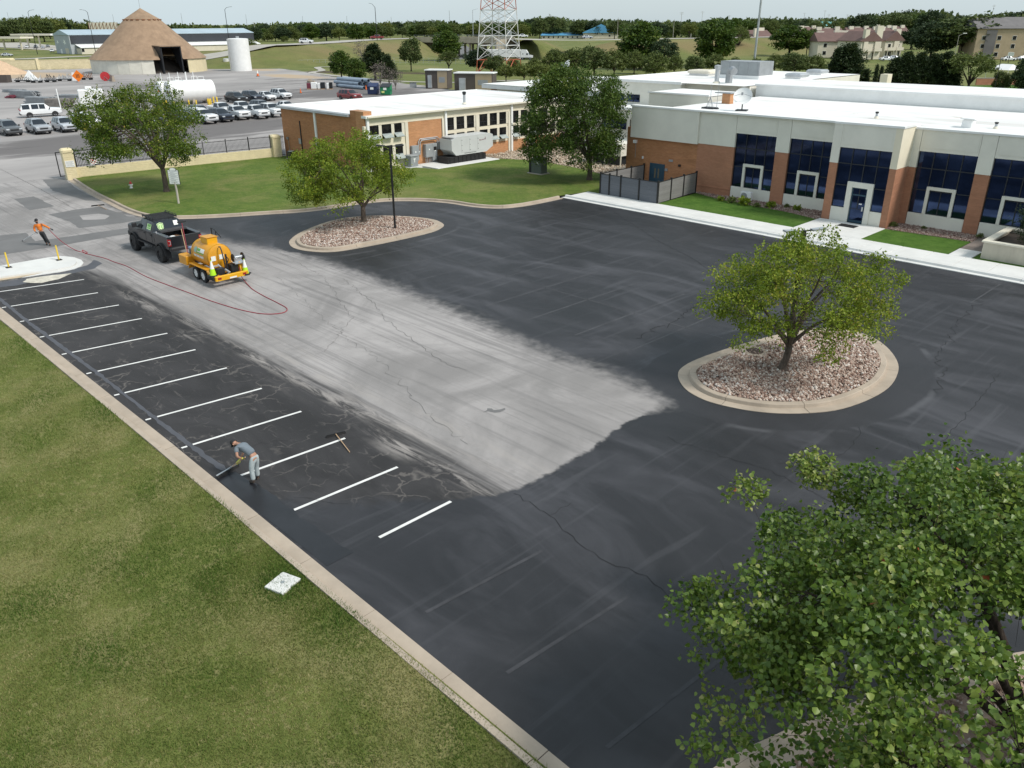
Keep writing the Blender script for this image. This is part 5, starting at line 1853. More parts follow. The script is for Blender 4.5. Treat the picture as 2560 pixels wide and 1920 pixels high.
# --- the five trees of the car park
o_ = L_(-1.3,0.2)
plant_tree('maple_tree','broad maple with a few orange leaves on the lawn beside the notice board',(-68.9,27.35,0.1),
  make_tree(101,8.3,(o_.x,o_.y,5.0),(4.75,4.75,3.4),0.20,1.9,10,150,230,0.85,0.165,'leaf_maple','bark',shell=0.5,bottom=-0.72,cluster=12,spiky=0.10))
o_ = L_(-0.8,0.0)
plant_tree('maple_tree','wide spreading light green maple on the far island beside the lamp post',(-47.22,32.13,0.12),
  make_tree(102,6.0,(o_.x,o_.y,3.25),(4.25,4.25,2.6),0.17,1.15,10,150,210,0.68,0.135,'leaf_maple_light','bark',shell=0.5,bottom=-0.6,cluster=12,spiky=0.14,gap=0.0,tintbias=-0.04))
o_ = L_(-1.9,0.0)
plant_tree('maple_tree','tall dense dark green ovoid tree on the lawn between the buildings',(-46.72,56.1,0.1),
  make_tree(103,9.2,(o_.x,o_.y,5.15),(4.25,4.25,4.1),0.21,1.6,9,185,240,0.95,0.185,'leaf_dark','bark',shell=0.62,bottom=-0.85,cluster=12,spiky=0.10,tintbias=0.04))
o_ = L_(0.35,0.3)
plant_tree('maple_tree','loose yellow green maple with twiggy gaps on the near gravel island',(-13.36,28.53,0.12),
  make_tree(104,5.7,(o_.x,o_.y,3.05),(3.5,3.5,2.35),0.14,1.15,10,165,200,0.52,0.105,'leaf_maple_light','bark',lean=(0.12,0.1),shell=0.42,bottom=-0.55,cluster=9,spiky=0.16,gap=0.12,twigs=2,tintbias=0.03))
o_ = L_(-1.25,-0.9)
plant_tree('redbud_tree','big heart leaved tree cut off by the corner, nearest the camera',(-0.9,13.9,0.1),
  make_tree(105,6.2,(o_.x,o_.y,3.25),(5.35,5.35,2.75),0.17,1.1,14,330,300,0.58,0.088,'leaf_heart','bark_dark',shell=0.5,bottom=-0.5,cluster=9,shape=6,spiky=0.12,twigs=3,aspect=0.92,flat=0.55,gap=0.05,tintbias=0.03))
ISL3 = [(-5.1,10.1),(-4.4,9.3),(-2.5,9.05),(0.5,9.2),(2.4,11),(2.8,16),(1.6,19.4),(-0.4,19.6),(-2.4,17),(-4.2,13)]
isl3_in = island(ISL3,'corner tree island','kerb of the island under the corner tree',23,2500)
# --- bushes and border plants
bt = make_tree(111,3.0,(0,0,1.35),(2.35,1.7,1.55),0.06,0.3,8,130,110,0.42,0.085,'leaf_far_dark','bark_dark',shell=0.55,bottom=-0.8,cluster=8,flat=0.8)
plant_tree('holly_bush','dense dark bush filling the stained planter box',(-10.2,54.5,0.9),bt,cat='bush')
hosta = make_tree(112,0.5,(0,0,0.18),(0.30,0.30,0.22),0.02,0.05,5,16,9,0.14,0.20,'leaf_maple_light','bark',shell=0.3,bottom=-0.2)
hosta_d = make_tree(113,0.5,(0,0,0.2),(0.32,0.32,0.26),0.02,0.05,5,20,12,0.15,0.13,'leaf_olive','bark',shell=0.3,bottom=-0.2)
def hz(x,y):
 return g(1800 + x * .34358,250 + y * .34358,0.13)
for i,(px,py,md_,sc,lab) in enumerate(((175,765,0,1.35,'yellow green hosta in front of the outdoor unit'),(85,748,1,1.1,'grey green shrub behind the outdoor unit, by the brick corner'),(365,785,0,1.1,'yellow green hosta below the brick pier'),
          (265,780,1,0.75,'small olive plant between two hostas in the window bed'),(560,805,0,0.9,'pale hosta at the entrance end of the window bed'),(5,735,0,0.8,'small hosta at the foot of the screened corner'),
          (485,785,1,0.7,'thin dark plant in the middle of the window bed'),(1480,940,1,0.5,'tiny brown plant in the bay bed'),(1255,925,1,0.8,'weedy plant at the brick corner of the entrance'),(1890,1005,1,0.7,'low dark plant at the path end of the bay bed'))):
 plant_tree('border_plant',lab,hz(px,py),(hosta,hosta_d)[md_],rz=i * 1.3,scale=sc,group='plants in the gravel beds',cat='plant')
# --- prototypes for the middle distance
PRO = {}
PRO['round'] = make_tree(201,10,(0,0,5.9),(4.0,4.0,3.9),0.24,2.2,7,85,52,1.15,0.62,'leaf_far','bark_dark',shell=0.6,bottom=-0.8,spiky=0.14)
PRO['dark'] = make_tree(202,10,(0,0,5.7),(3.9,3.9,4.1),0.26,1.8,7,90,55,1.15,0.60,'leaf_far_dark','bark_dark',shell=0.62,bottom=-0.85,spiky=0.12)
PRO['green'] = make_tree(203,10,(0,0,5.8),(3.9,3.9,4.0),0.26,1.8,7,95,60,1.1,0.58,'leaf_dark','bark_dark',shell=0.62,bottom=-0.85,spiky=0.12)
PRO['yellow'] = make_tree(204,10,(0,0,5.9),(4.2,4.2,3.8),0.22,2.2,8,85,45,1.1,0.58,'leaf_far_yellow','bark',shell=0.5,bottom=-0.7,spiky=0.18)
PRO['olive'] = make_tree(205,10,(0,0,5.4),(4.6,4.6,4.3),0.2,1.3,9,105,55,1.1,0.50,'leaf_olive','bark',shell=0.5,bottom=-0.8,spiky=0.16,cluster=8)
PRO['open'] = make_tree(206,10,(0,0,6.6),(4.6,4.6,3.2),0.26,2.6,9,75,42,1.0,0.52,'leaf_olive','bark_dark',shell=0.6,bottom=-0.35,spiky=0.15,twigs=1)
PRO['bare'] = make_tree(207,10,(0,0,5.4),(4.2,4.2,4.2),0.2,1.5,9,85,6,0.9,0.45,'twig','bark_grey',shell=0.45,bottom=-0.7,twigs=6)
def make_cedar(seed,H,R,n,leaf,m_leaf,base=0.6,power=0.8):
 rng = np.random.default_rng(seed)
 mb = MB().tube([(0,0,-0.1),(0,0,H * 0.5),(0.05,0,H * 0.97)],[H * 0.022,H * 0.014,0.02],6)
 P,O,T = [],[],[]
 nb = 110
 for i in range(nb):
  z = base + (H - base) * (i / nb) ** 0.9
  rr = R * max(0.06,(1 - (z - base) / (H - base))) ** power * rng.uniform(0.7,1.15)
  a = i * 2.4 + rng.uniform(-0.3,0.3)
  tip = np.array([cos(a) * rr,sin(a) * rr,z + 0.25 * rr])
  if i % 2 == 0:
   mb.tube([(0,0,z - 0.1),tuple(tip * 0.5 + np.array([0,0,z * 0.5 - 0.05])),tuple(tip)],[0.05,0.03,0.01],4,cap=False)
  k = int(n / nb * (0.4 + 1.2 * rr / R))
  u = rng.uniform(0.25,1.05,(k,1))
  q = np.array([0,0,z]) * (1 - u) + tip * u + rng.normal(size=(k,3)) * np.array([0.22,0.22,0.2]) * (H / 8)
  P.append(q)
  o = np.tile(np.array([cos(a),sin(a),0.5]),(k,1))
  O.append(o)
  T.append(np.clip(rng.normal(0.4,0.16,k) + rng.normal(0,0.12),0,1))
 P,O,T = np.concatenate(P),np.concatenate(O),np.concatenate(T)
 V,F_,k = leaf_quads(P,leaf,rng,up=0.1,outward=O * 1.2,aspect=0.42)
 return mb.mesh('trunk',MATS['bark_dark'],smooth='all',fix=False),np_mesh('crown',V,F_,MATS[m_leaf],{'tint': np.repeat(T,k)})
PRO['cedar'] = make_cedar(211,8,2.9,6500,0.46,'needle',0.5,0.55)
PRO['pine'] = make_cedar(212,9,3.1,5500,0.55,'needle',1.8,0.7)
PRO['column'] = make_cedar(213,6,0.85,2600,0.30,'leaf_far_dark',0.2,0.35)
PRO['shrub'] = make_tree(214,3,(0,0,1.4),(1.9,1.9,1.5),0.07,0.35,7,60,36,0.6,0.32,'leaf_olive','bark',shell=0.45,bottom=-0.6)
PSZ = {}
for k_,(a_,b_) in PRO.items():
 co = np.empty(len(b_.vertices) * 3,np.float32)
 b_.vertices.foreach_get('co',co)
 co = co.reshape(-1,3)
 PSZ[k_] = (np.percentile(co[:,2],99.5),np.percentile(np.hypot(co[:,0],co[:,1]),97) * 2)
def put_tree(proto,base,h,wdt,label,group=None,name=None):
 ph,pw = PSZ[proto]
 sz,sx = h / ph,wdt / pw
 nm = name or {'cedar': 'cedar_tree','pine': 'pine_tree','column': 'cypress_tree','shrub': 'shrub','bare': 'bare_tree'}.get(proto,'tree')
 return plant_tree(nm,label,base,PRO[proto],rz=ru(0,6.28),scale=(sx,sx,sz),group=group,cat='shrub' if proto == 'shrub' else 'tree')
ZO = {'B': (600,0,.28933),'C': (1200,0,.30742),'D': (1880,0,.30742),'A': (0,0,.28933)}
def zp(k,x,y):
 a = ZO[k]
 return a[0] + x * a[2],a[1] + y * a[2]
def tree_at(k,bx,by,ty,l,r,proto,label,z=0.0,group=None):
 b = g(*zp(k,bx,by),z)
 h = htop(b,*zp(k,bx,ty)) - z
 dep = (-b.x * _sa + b.y * _ca) * _c + (CAM_H - z) * _s
 return put_tree(proto,b,h,(r - l) * ZO[k][2] * dep / CAM_F,label,group)
tree_at('B',880,690,440,765,960,'green','dark round tree, first in the clump behind the dumpsters')
tree_at('B',1005,720,505,920,1095,'green','smaller dark tree, second in the clump behind the steel pipes')
tree_at('B',1170,690,385,1040,1300,'pine','tall ragged pine rising over the clump behind the dumpsters')
tree_at('B',1215,760,530,1110,1290,'bare','grey half bare tree behind the blue dumpster')
tree_at('B',1345,775,590,1270,1440,'bare','grey half bare tree behind the green dumpster')
tree_at('B',1290,740,480,1210,1370,'pine','short dark pine behind the green dumpster')
tree_at('B',1480,612,330,1400,1590,'round','single lollipop tree on the grass before the highway bank')
tree_at('B',1805,625,440,1690,1870,'open','flat crowned small tree on a leaning stem near the utility sheds')
tree_at('B',2065,625,415,1950,2200,'dark','dark spreading pine at the foot of the lattice tower')
tree_at('B',1790,520,268,1655,1915,'green','bright green tree standing before the highway bridge')
tree_at('B',1070,560,345,930,1110,'bare','bare grey tree on the highway bank above the clump')
tree_at('B',785,540,395,735,850,'bare','small bare tree on the highway bank beyond the mud')
tree_at('B',110,525,345,80,250,'olive','olive tree beside the tall white tank')
tree_at('C',610,545,405,540,680,'dark','dark rounded tree beside the sunken road, nearer the truck')
tree_at('C',695,575,415,620,760,'dark','dark rounded tree beside the sunken road, farther from the truck')
tree_at('C',1300,560,185,1100,1490,'green','large dark green tree left of the sports light pole in the belt')
tree_at('C',1480,570,320,1380,1620,'dark','dark low tree between the two largest trees of the belt')
tree_at('C',1890,545,160,1735,2070,'green','largest dark green tree of the belt, beside the grey light pole')
tree_at('C',2090,440,215,2020,2215,'open','open crowned tree in front of the cream flats')
tree_at('D',300,455,210,95,410,'green','big round tree in front of the flats beyond the grey pole')
tree_at('D',440,450,240,370,520,'round','smaller open tree beside the big round one before the flats')
tree_at('D',720,300,175,640,790,'yellow','yellowing tree among the flats roofs')
tree_at('D',940,320,205,870,1010,'dark','dark tree between the flats roofs')
tree_at('D',750,735,360,585,915,'cedar','ragged dark cedar behind the white roof edge, single')
tree_at('D',655,735,390,590,730,'cedar','narrow dark cedar leaning on the ragged one')
tree_at('D',905,740,560,865,950,'column','thin green cypress left of the cream pier')
tree_at('D',985,745,525,962,1010,'column','thin green cypress right of the cream pier, taller')
tree_at('D',1025,745,535,1003,1050,'column','thin green cypress right of the cream pier, second')
for i,(bx,ty,l,r) in enumerate(((1130,470,1050,1240),(1220,425,1130,1340),(1330,430,1230,1440),(1430,440,1340,1540),(1530,425,1430,1650),(1600,500,1520,1680))):
 tree_at('D',bx,760,ty,l,r,'cedar',('cedar at the near end of the olive cedar row behind the roof','second cedar of the row behind the roof','third cedar of the row behind the roof','fourth cedar of the row behind the roof','tall cedar near the far end of the row behind the roof','low cedar closing the row beside the spreading tree')[i],group='cedars in a row behind the office roof')
tree_at('D',1745,775,430,1625,2015,'open','spreading tree with a black forked trunk on the bright lawn')
tree_at('D',2010,775,580,1950,2085,'round','young tree by the thin black pole on the bright lawn')
tree_at('D',2200,790,470,2090,2330,'dark','dark tree at the picture edge on the bright lawn')
tree_at('D',2010,790,700,1975,2040,'column','very small cypress on the bright lawn')
tree_at('D',1700,470,125,1430,2020,'round','huge pale cottonwood before the brown flats')
tree_at('D',1450,470,180,1300,1640,'dark','dark tree left of the huge cottonwood')
tree_at('D',1290,400,235,1180,1400,'dark','low dark tree beside the maroon roofs')
tree_at('D',1870,440,260,1700,2060,'olive','olive tree before the porch of the brown flats')
rg2 = random.Random(9)
r2u = rg2.uniform
for i in range(17):
 px = 1235 + i * 50
 by = 196 - r2u(0,16)
 ty = (140,150,148,128,122,118,122,128,132,138,142,136,146,148,138,132,140)[i] + r2u(-3,3)
 b = g(px,by)
 h = htop(b,px,ty)
 put_tree('olive' if i % 5 else 'round',b,h,h * r2u(1.05,1.35),'olive green tree in the row behind the white flat roofs',group='olive trees behind the flat roofs')
for i,(px,by,ty) in enumerate(((1265,205,162),(1310,207,160),(1350,208,158),(1385,207,163),(1415,206,168))):
 b = g(px,by)
 h = htop(b,px,ty)
 put_tree('yellow',b,h,h * 1.3,'light green tree of the short row by the far wing dish',group='light green trees by the far wing')
# individual trees of the far belt, then the wood behind them as one mass
PX = [-400,0,100,180,250,420,600,700,900,1000,1100,1200,1300,1370,1450,1600,1750,1780,1900,2000,2100,2150,2250,2310,2400,2450,2560,3000]
PY = [40,46,38,50,55,60,63,57,57,53,52,57,52,40,50,50,55,46,46,47,46,38,27,22,40,36,28,30]
n_ = 0
for i in range(190):
 px = -250 + i * 16.2 + r2u(-9,9)
 by = r2u(96,106) if px < 950 else r2u(88,101)
 if 150 < px < 480:
  by = r2u(90,97)
 b = g(px,by)
 ty = np.interp(px,PX,PY) + r2u(0,13) * (1 if rg2.random() < 0.7 else 1.8)
 h = max(7.0,htop(b,px,ty))
 pr = rg2.choice(['round','dark','green','yellow','olive','round','dark'])
 lab = {'round': 'mid green round tree in the far belt on the horizon','dark': 'dark green tree in the far belt on the horizon','green': 'deep green dense tree in the far belt on the horizon','yellow': 'yellow green tree in the far belt on the horizon','olive': 'olive green tree in the far belt on the horizon'}[pr]
 put_tree(pr,b,h,h * r2u(0.9,1.5),lab,group=lab.replace(' tree in',' trees in'))
# bushes along the foot of the far belt
for i in range(26):
 px = -150 + i * 36 + r2u(-10,10)
 b = g(px,r2u(101,107))
 if -30 < px < 430:
  continue
 h = r2u(4,7.5)
 put_tree('shrub',b,h,h * 1.6,'rounded bush at the foot of the far belt beyond the highway',group='bushes at the foot of the far belt')
def wood():
 rng = np.random.default_rng(77)
 P,O,T = [],[],[]
 for i in range(900):
  px = rng.uniform(-500,3100)
  by = rng.uniform(72,96)
  b = g(px,by)
  ty = np.interp(px,PX,PY) + rng.uniform(0,7)
  h = max(8.0,htop(b,px,ty))
  k = 90
  q = rng.normal(size=(k,3))
  q /= np.linalg.norm(q,axis=1)[:,None]
  q *= rng.uniform(0.55,1.0,(k,1))
  r = h * rng.uniform(0.38,0.62)
  P.append(np.array([b.x,b.y,h * 0.52]) + q * np.array([r,r,h * 0.48]))
  O.append(q)
  T.append(np.clip(rng.normal(0.35,0.16,k) + rng.normal(0,0.16),0,1))
 P,O,T = np.concatenate(P),np.concatenate(O),np.concatenate(T)
 V,F_,k = leaf_quads(P,3.2,rng,up=0.4,outward=O,aspect=0.8)
 o = obj('treeline',np_mesh('treeline',V,F_,MATS['leaf_far'],{'tint': np.repeat(T,k)}))
 tag(o,'continuous far wood along the horizon',kind='stuff')
wood()
# ================================================================== VEHICLES
def paint(name,col,rough=0.32,metal=0.0,coat=0.6):
 return mat('paint_' + name,col,rough,0.04,1.5,metal=metal,coat=coat,dirt=0.10)
paint('white',(0.76,0.77,0.78))
paint('silver',(0.44,0.46,0.49),0.35,0.35)
paint('silver_light',(0.58,0.60,0.64),0.35,0.3)
paint('graphite',(0.125,0.135,0.145),0.35,0.3)
paint('black',(0.012,0.013,0.015))
paint('navy',(0.020,0.028,0.048))
paint('slate',(0.16,0.175,0.20),0.35,0.3)
paint('red',(0.22,0.018,0.02))
paint('satin_black',(0.020,0.022,0.026),0.42,0.1,0.3)
m,t,b = base_mat('auto_glass')
b.inputs['Base Color'].default_value = (0.022,0.030,0.040,1)
b.inputs['Metallic'].default_value = 0.25
b.inputs['Roughness'].default_value = 0.06
b.inputs['Specular IOR Level'].default_value = 0.7
mat('chrome',(0.62,0.63,0.65),0.22,0.03,2,metal=0.85)
mat('alloy',(0.40,0.41,0.43),0.35,0.06,3,metal=0.6)
mat('lamp_clear',(0.62,0.65,0.68),0.15,0.05,3,metal=0.3)
mat('lamp_red',(0.30,0.012,0.012),0.25,0.05,3)
mat('plastic_black',(0.020,0.020,0.022),0.6,0.15,4)
mat('steel_white',(0.74,0.74,0.73),0.5,0.05,3,dirt=0.2)
def car_mesh(st,fr_y=0.0):
 """Loft a car from stations (x, z_sill, half_width, z_belt, half_belt, z_top, half_top, kind).
 kind tells what lies between this station and the next one: 'h' panel,'w' windscreen,'g' side glass,'p' pillar/panel,'r' rear screen."""
 sec = []
 for (x,zs,w_,zb,wb,zt,wt,k) in st:
  s = [(0.0,zs),(w_ * 0.86,zs),(w_ * 0.985,zs + 0.12),(w_,zs + (zb - zs) * 0.55),(wb,zb),(wt,zt - 0.05 if zt - zb > 0.2 else zt - 0.015),(wt * 0.82,zt),(0.0,zt + 0.02)]
  sec.append([(x,y,z) for y,z in s] + [(x,-y,z) for y,z in s[::-1][1:-1]])
 n = len(sec[0])
 body,glass = MB(),{'windscreen': MB(),'rear_window': MB()}
 sides = []
 for i in range(len(sec) - 1):
  k = st[i][7]
  for j in range(n):
   j2 = (j + 1) % n
   q = [sec[i][j],sec[i][j2],sec[i + 1][j2],sec[i + 1][j]]
   side_band = j in (4,9)
   top_band = j in (5,6,7,8)
   if k == 'g' and side_band:
    side = MB()
    sides.append((side,q))
    continue
   if k == 'w' and top_band:
    glass['windscreen'].face(q)
    continue
   if k == 'r' and top_band:
    glass['rear_window'].face(q)
    continue
   body.face(q)
 body.face(sec[0])
 body.face(sec[-1][::-1])
 return body,glass,sides
def weld(mb):
 """Merge doubles so that smooth shading runs over the panels."""
 key,remap,v = {},[],[]
 for p in mb.v:
  k = (round(p[0],4),round(p[1],4),round(p[2],4))
  if k not in key:
   key[k] = len(v)
   v.append(p)
  remap.append(key[k])
 f = []
 mm = []
 for fc,m_ in zip(mb.f,mb.m):
  g_ = []
  for i in fc:
   if not g_ or g_[-1] != remap[i]:
    g_.append(remap[i])
  if g_[0] == g_[-1]:
   g_.pop()
  if len(set(g_)) >= 3:
   f.append(tuple(g_))
   mm.append(m_)
 mb.v,mb.f,mb.m = v,f,mm
 return mb
def wheel(parent,x,y,r,w_,rim='alloy',spokes=5,rr=0.66):
 s = 1 if y > 0 else -1
 ty = MB()
 h = w_ / 2
 ty.lathe([(r * rr,-h),(r * 0.93,-h),(r,-h * 0.72),(r,h * 0.72),(r * 0.93,h),(r * rr,h),(r * rr,-h)],n=20,axis='y',cap=False)
 t_ = ty.build('wheel',MATS['rubber'],parent,smooth=True,loc=(x,y,r))
 rm = MB()
 o = s * h
 rm.lathe([(r * rr * 1.005,-h * 0.5),(r * rr * 1.005,h * 0.9),(r * rr * 0.9,h * 0.95),(r * rr * 0.86,h * 0.35)],n=18,axis='y',cap=False)
 rm.lathe([(r * rr * 0.9,h * 0.30),(0.001,h * 0.34)],n=18,axis='y',m=1,cap=False)
 rm.lathe([(r * 0.17,h * 0.3),(r * 0.16,h * 0.85),(0.001,h * 0.86)],n=10,axis='y',cap=False)
 for k in range(spokes):
  a = 2 * PI * k / spokes
  rm.obox((sin(a) * r * rr * 0.52,h * 0.66,cos(a) * r * rr * 0.52),(r * 0.17,h * 0.25,r * rr * 0.85),ry=a)
 if s < 0:
  rm.v = [(p[0],-p[1],p[2]) for p in rm.v]
 rm.build('rim',[MATS[rim],MATS['plastic_black']],t_,smooth=True)
 return t_
def arch(parent,x,y,r,m_='plastic_black',w_=0.05):
 mb = MB()
 n = 12
 s = 1 if y > 0 else -1
 pts = [(x + r * cos(PI * k / n),r * sin(PI * k / n)) for k in range(n + 1)]
 rin = r * 0.99
 vs,fs = [],[]
 for yy in (y - s * 0.28,y + s * 0.006):
  for (px,pz) in pts:
   vs.append((px,yy,pz + 0.32))
 k = n + 1
 mb.add(vs,[(i,i + 1,k + i + 1,k + i) for i in range(n)] + [tuple(range(k,2 * k))])
 mb.build('wheel_arch',MATS[m_],parent)
def finish_car(name,label,cat,st,pm,wheels,r,tw,front,rear,wid,zl,grille,trim,group,rim='alloy',rails=False,extra=None,mirrors=None):
 t_ = thing(name,label,cat,(0,0,0),0,group)
 body,glass,sides = car_mesh(st)
 weld(body).build('body',MATS[pm],t_,smooth=True)
 for nm,mb in glass.items():
  if mb.f:
   weld(mb).build(nm,MATS['auto_glass'],t_,smooth=True)
 for (mb,q) in sides:
  mb.face(q)
  mb.build('side_window',MATS['auto_glass'],t_)
 for x in wheels:
  for s in (1,-1):
   arch(t_,x,s * wid,r * 1.17)
   wheel(t_,x,s * (wid - tw / 2 + 0.012),r,tw,rim)
 xf,xr = front,rear
 for s in (1,-1):
  mb = MB().bbox(xf - 0.30,xf + 0.012,min(s * wid * 0.55,s * wid * 0.95),max(s * wid * 0.55,s * wid * 0.95),zl - 0.08,zl + 0.075,0.03)
  mb.build('headlight',MATS['lamp_clear'],t_)
  mb = MB().bbox(xr - 0.012,xr + 0.14,min(s * wid * 0.66,s * wid * 0.965),max(s * wid * 0.66,s * wid * 0.965),zl + 0.0,zl + 0.26,0.02)
  mb.build('taillight',MATS['lamp_red'],t_)
 gz0,gz1,gm = grille
 mb = MB().bbox(xf - 0.1,xf + 0.022,-wid * 0.52,wid * 0.52,gz0,gz1,0.04)
 for k in range(3):
  z = gz0 + (gz1 - gz0) * (k + 0.7) / 3.4
  mb.box(xf + 0.022,xf + 0.034,-wid * 0.48,wid * 0.48,z,z + 0.025,1)
 mb.build('grille',[MATS['plastic_black'],MATS[gm]],t_)
 mb = MB().bbox(xf - 0.25,xf + 0.035,-wid * 0.93,wid * 0.93,trim - 0.12,trim + 0.08,0.05)
 mb.build('bumper',MATS['plastic_black' if gm == 'plastic_black' else gm],t_)
 mb = MB().bbox(xr - 0.05,xr + 0.2,-wid * 0.93,wid * 0.93,trim - 0.1,trim + 0.12,0.05)
 mb.build('bumper',MATS['plastic_black'],t_)
 mb = MB().box(xr - 0.022,xr,-0.16,0.16,zl - 0.1,zl + 0.03)
 mb.build('number_plate',MATS['steel_white'],t_)
 if mirrors:
  mx,mz = mirrors
  for s in (1,-1):
   mb = MB().bbox(mx - 0.06,mx + 0.1,min(s * (wid - 0.02),s * (wid + 0.2)),max(s * (wid - 0.02),s * (wid + 0.2)),mz,mz + 0.17,0.03)
   mb.build('mirror',MATS['plastic_black'],t_)
 for s in (1,-1):
  mb = MB().box(wheels[1] + r * 1.2,wheels[0] - r * 1.2,min(s * (wid - 0.1),s * (wid + 0.008)),max(s * (wid - 0.1),s * (wid + 0.008)),trim - 0.1,trim - 0.02)
  mb.build('sill',MATS['plastic_black'],t_)
 if extra:
  extra(t_)
 return t_
def suv(label,pm,group,L=5.1,gm='plastic_black',name='parked_car'):
 h = L / 2
 st = [(h,0.42,0.80,0.86,0.76,0.93,0.62,'h'),(h - 0.16,0.32,0.93,0.96,0.90,1.06,0.76,'h'),(h - 0.75,0.28,0.96,1.03,0.93,1.13,0.80,'h'),(h - 1.40,0.28,0.965,1.07,0.935,1.17,0.80,'w'),
  (h - 2.05,0.28,0.965,1.09,0.93,1.72,0.66,'p'),(h - 2.15,0.28,0.965,1.09,0.93,1.75,0.66,'g'),(h - 2.95,0.28,0.965,1.10,0.93,1.79,0.67,'p'),(h - 3.05,0.28,0.965,1.10,0.93,1.79,0.67,'g'),
  (h - 3.80,0.28,0.965,1.12,0.93,1.78,0.66,'p'),(h - 3.92,0.28,0.965,1.12,0.93,1.77,0.66,'g'),(h - 4.55,0.30,0.96,1.14,0.92,1.72,0.63,'r'),(h - 4.98,0.36,0.94,1.14,0.88,1.18,0.78,'h'),(-h,0.42,0.90,0.95,0.84,1.02,0.74,'h')]
 def ex(t_):
  for s in (1,-1):
   mb = MB().tube([(h - 2.3,s * 0.62,1.80),(h - 2.5,s * 0.62,1.86),(h - 4.2,s * 0.62,1.85),(h - 4.4,s * 0.6,1.77)],0.022,5)
   mb.build('roof_rail',MATS['plastic_black'],t_)
 return finish_car(name,label,'suv',st,pm,(h - 0.98,-h + 1.06),0.385,0.25,h,-h,0.965,0.86,(0.66,0.84,gm),0.45,group,extra=ex,mirrors=(h - 1.62,1.08))
def long_suv(label,pm,group,L=5.7):
 h = L / 2
 st = [(h,0.50,0.84,0.98,0.80,1.05,0.7,'h'),(h - 0.12,0.38,0.97,1.06,0.95,1.16,0.84,'h'),(h - 0.9,0.34,1.01,1.12,0.98,1.24,0.86,'h'),(h - 1.45,0.34,1.01,1.16,0.98,1.28,0.86,'w'),
  (h - 2.1,0.34,1.01,1.18,0.98,1.86,0.74,'p'),(h - 2.2,0.34,1.01,1.18,0.98,1.88,0.74,'g'),(h - 3.0,0.34,1.01,1.19,0.98,1.92,0.75,'p'),(h - 3.1,0.34,1.01,1.19,0.98,1.92,0.75,'g'),
  (h - 4.05,0.34,1.01,1.2,0.98,1.92,0.75,'p'),(h - 4.3,0.34,1.01,1.2,0.98,1.92,0.75,'g'),(h - 5.30,0.38,1.0,1.2,0.96,1.88,0.72,'r'),(h - 5.58,0.42,0.98,1.2,0.93,1.26,0.84,'h'),(-h,0.5,0.95,1.0,0.9,1.06,0.8,'h')]
 return finish_car('parked_car',label,'suv',st,pm,(h - 1.0,-h + 1.22),0.41,0.27,h,-h,1.01,1.0,(0.72,0.95,'chrome'),0.5,group,rim='chrome',mirrors=(h - 1.65,1.18))
def sedan(label,pm,group,L=4.75,name='parked_car',cat='car',wagon=False):
 h = L / 2
 rf = 1.55 if wagon else 1.45
 st = [(h,0.40,0.74,0.70,0.70,0.75,0.56,'h'),(h - 0.18,0.28,0.88,0.82,0.85,0.90,0.70,'h'),(h - 0.8,0.24,0.90,0.89,0.87,0.98,0.74,'h'),(h - 1.30,0.24,0.905,0.93,0.875,1.03,0.74,'w'),
  (h - 2.05,0.24,0.905,0.95,0.87,rf - 0.05,0.58,'p'),(h - 2.15,0.24,0.905,0.95,0.87,rf - 0.02,0.58,'g'),(h - 2.85,0.24,0.905,0.96,0.87,rf,0.59,'p'),(h - 2.95,0.24,0.905,0.96,0.87,rf,0.59,'g'),
  (h - 3.55,0.24,0.905,0.98,0.87,rf - 0.06,0.56,'r'),(h - 4.25,0.28,0.89,0.98,0.84,1.06,0.70,'h'),(h - 4.62,0.34,0.86,0.95,0.80,1.0,0.70,'h'),(-h,0.42,0.80,0.80,0.76,0.86,0.64,'h')]
 return finish_car(name,label,cat,st,pm,(h - 0.92,-h + 1.05),0.335,0.21,h,-h,0.905,0.70,(0.46,0.60,'plastic_black'),0.36,group,mirrors=(h - 1.55,0.94))
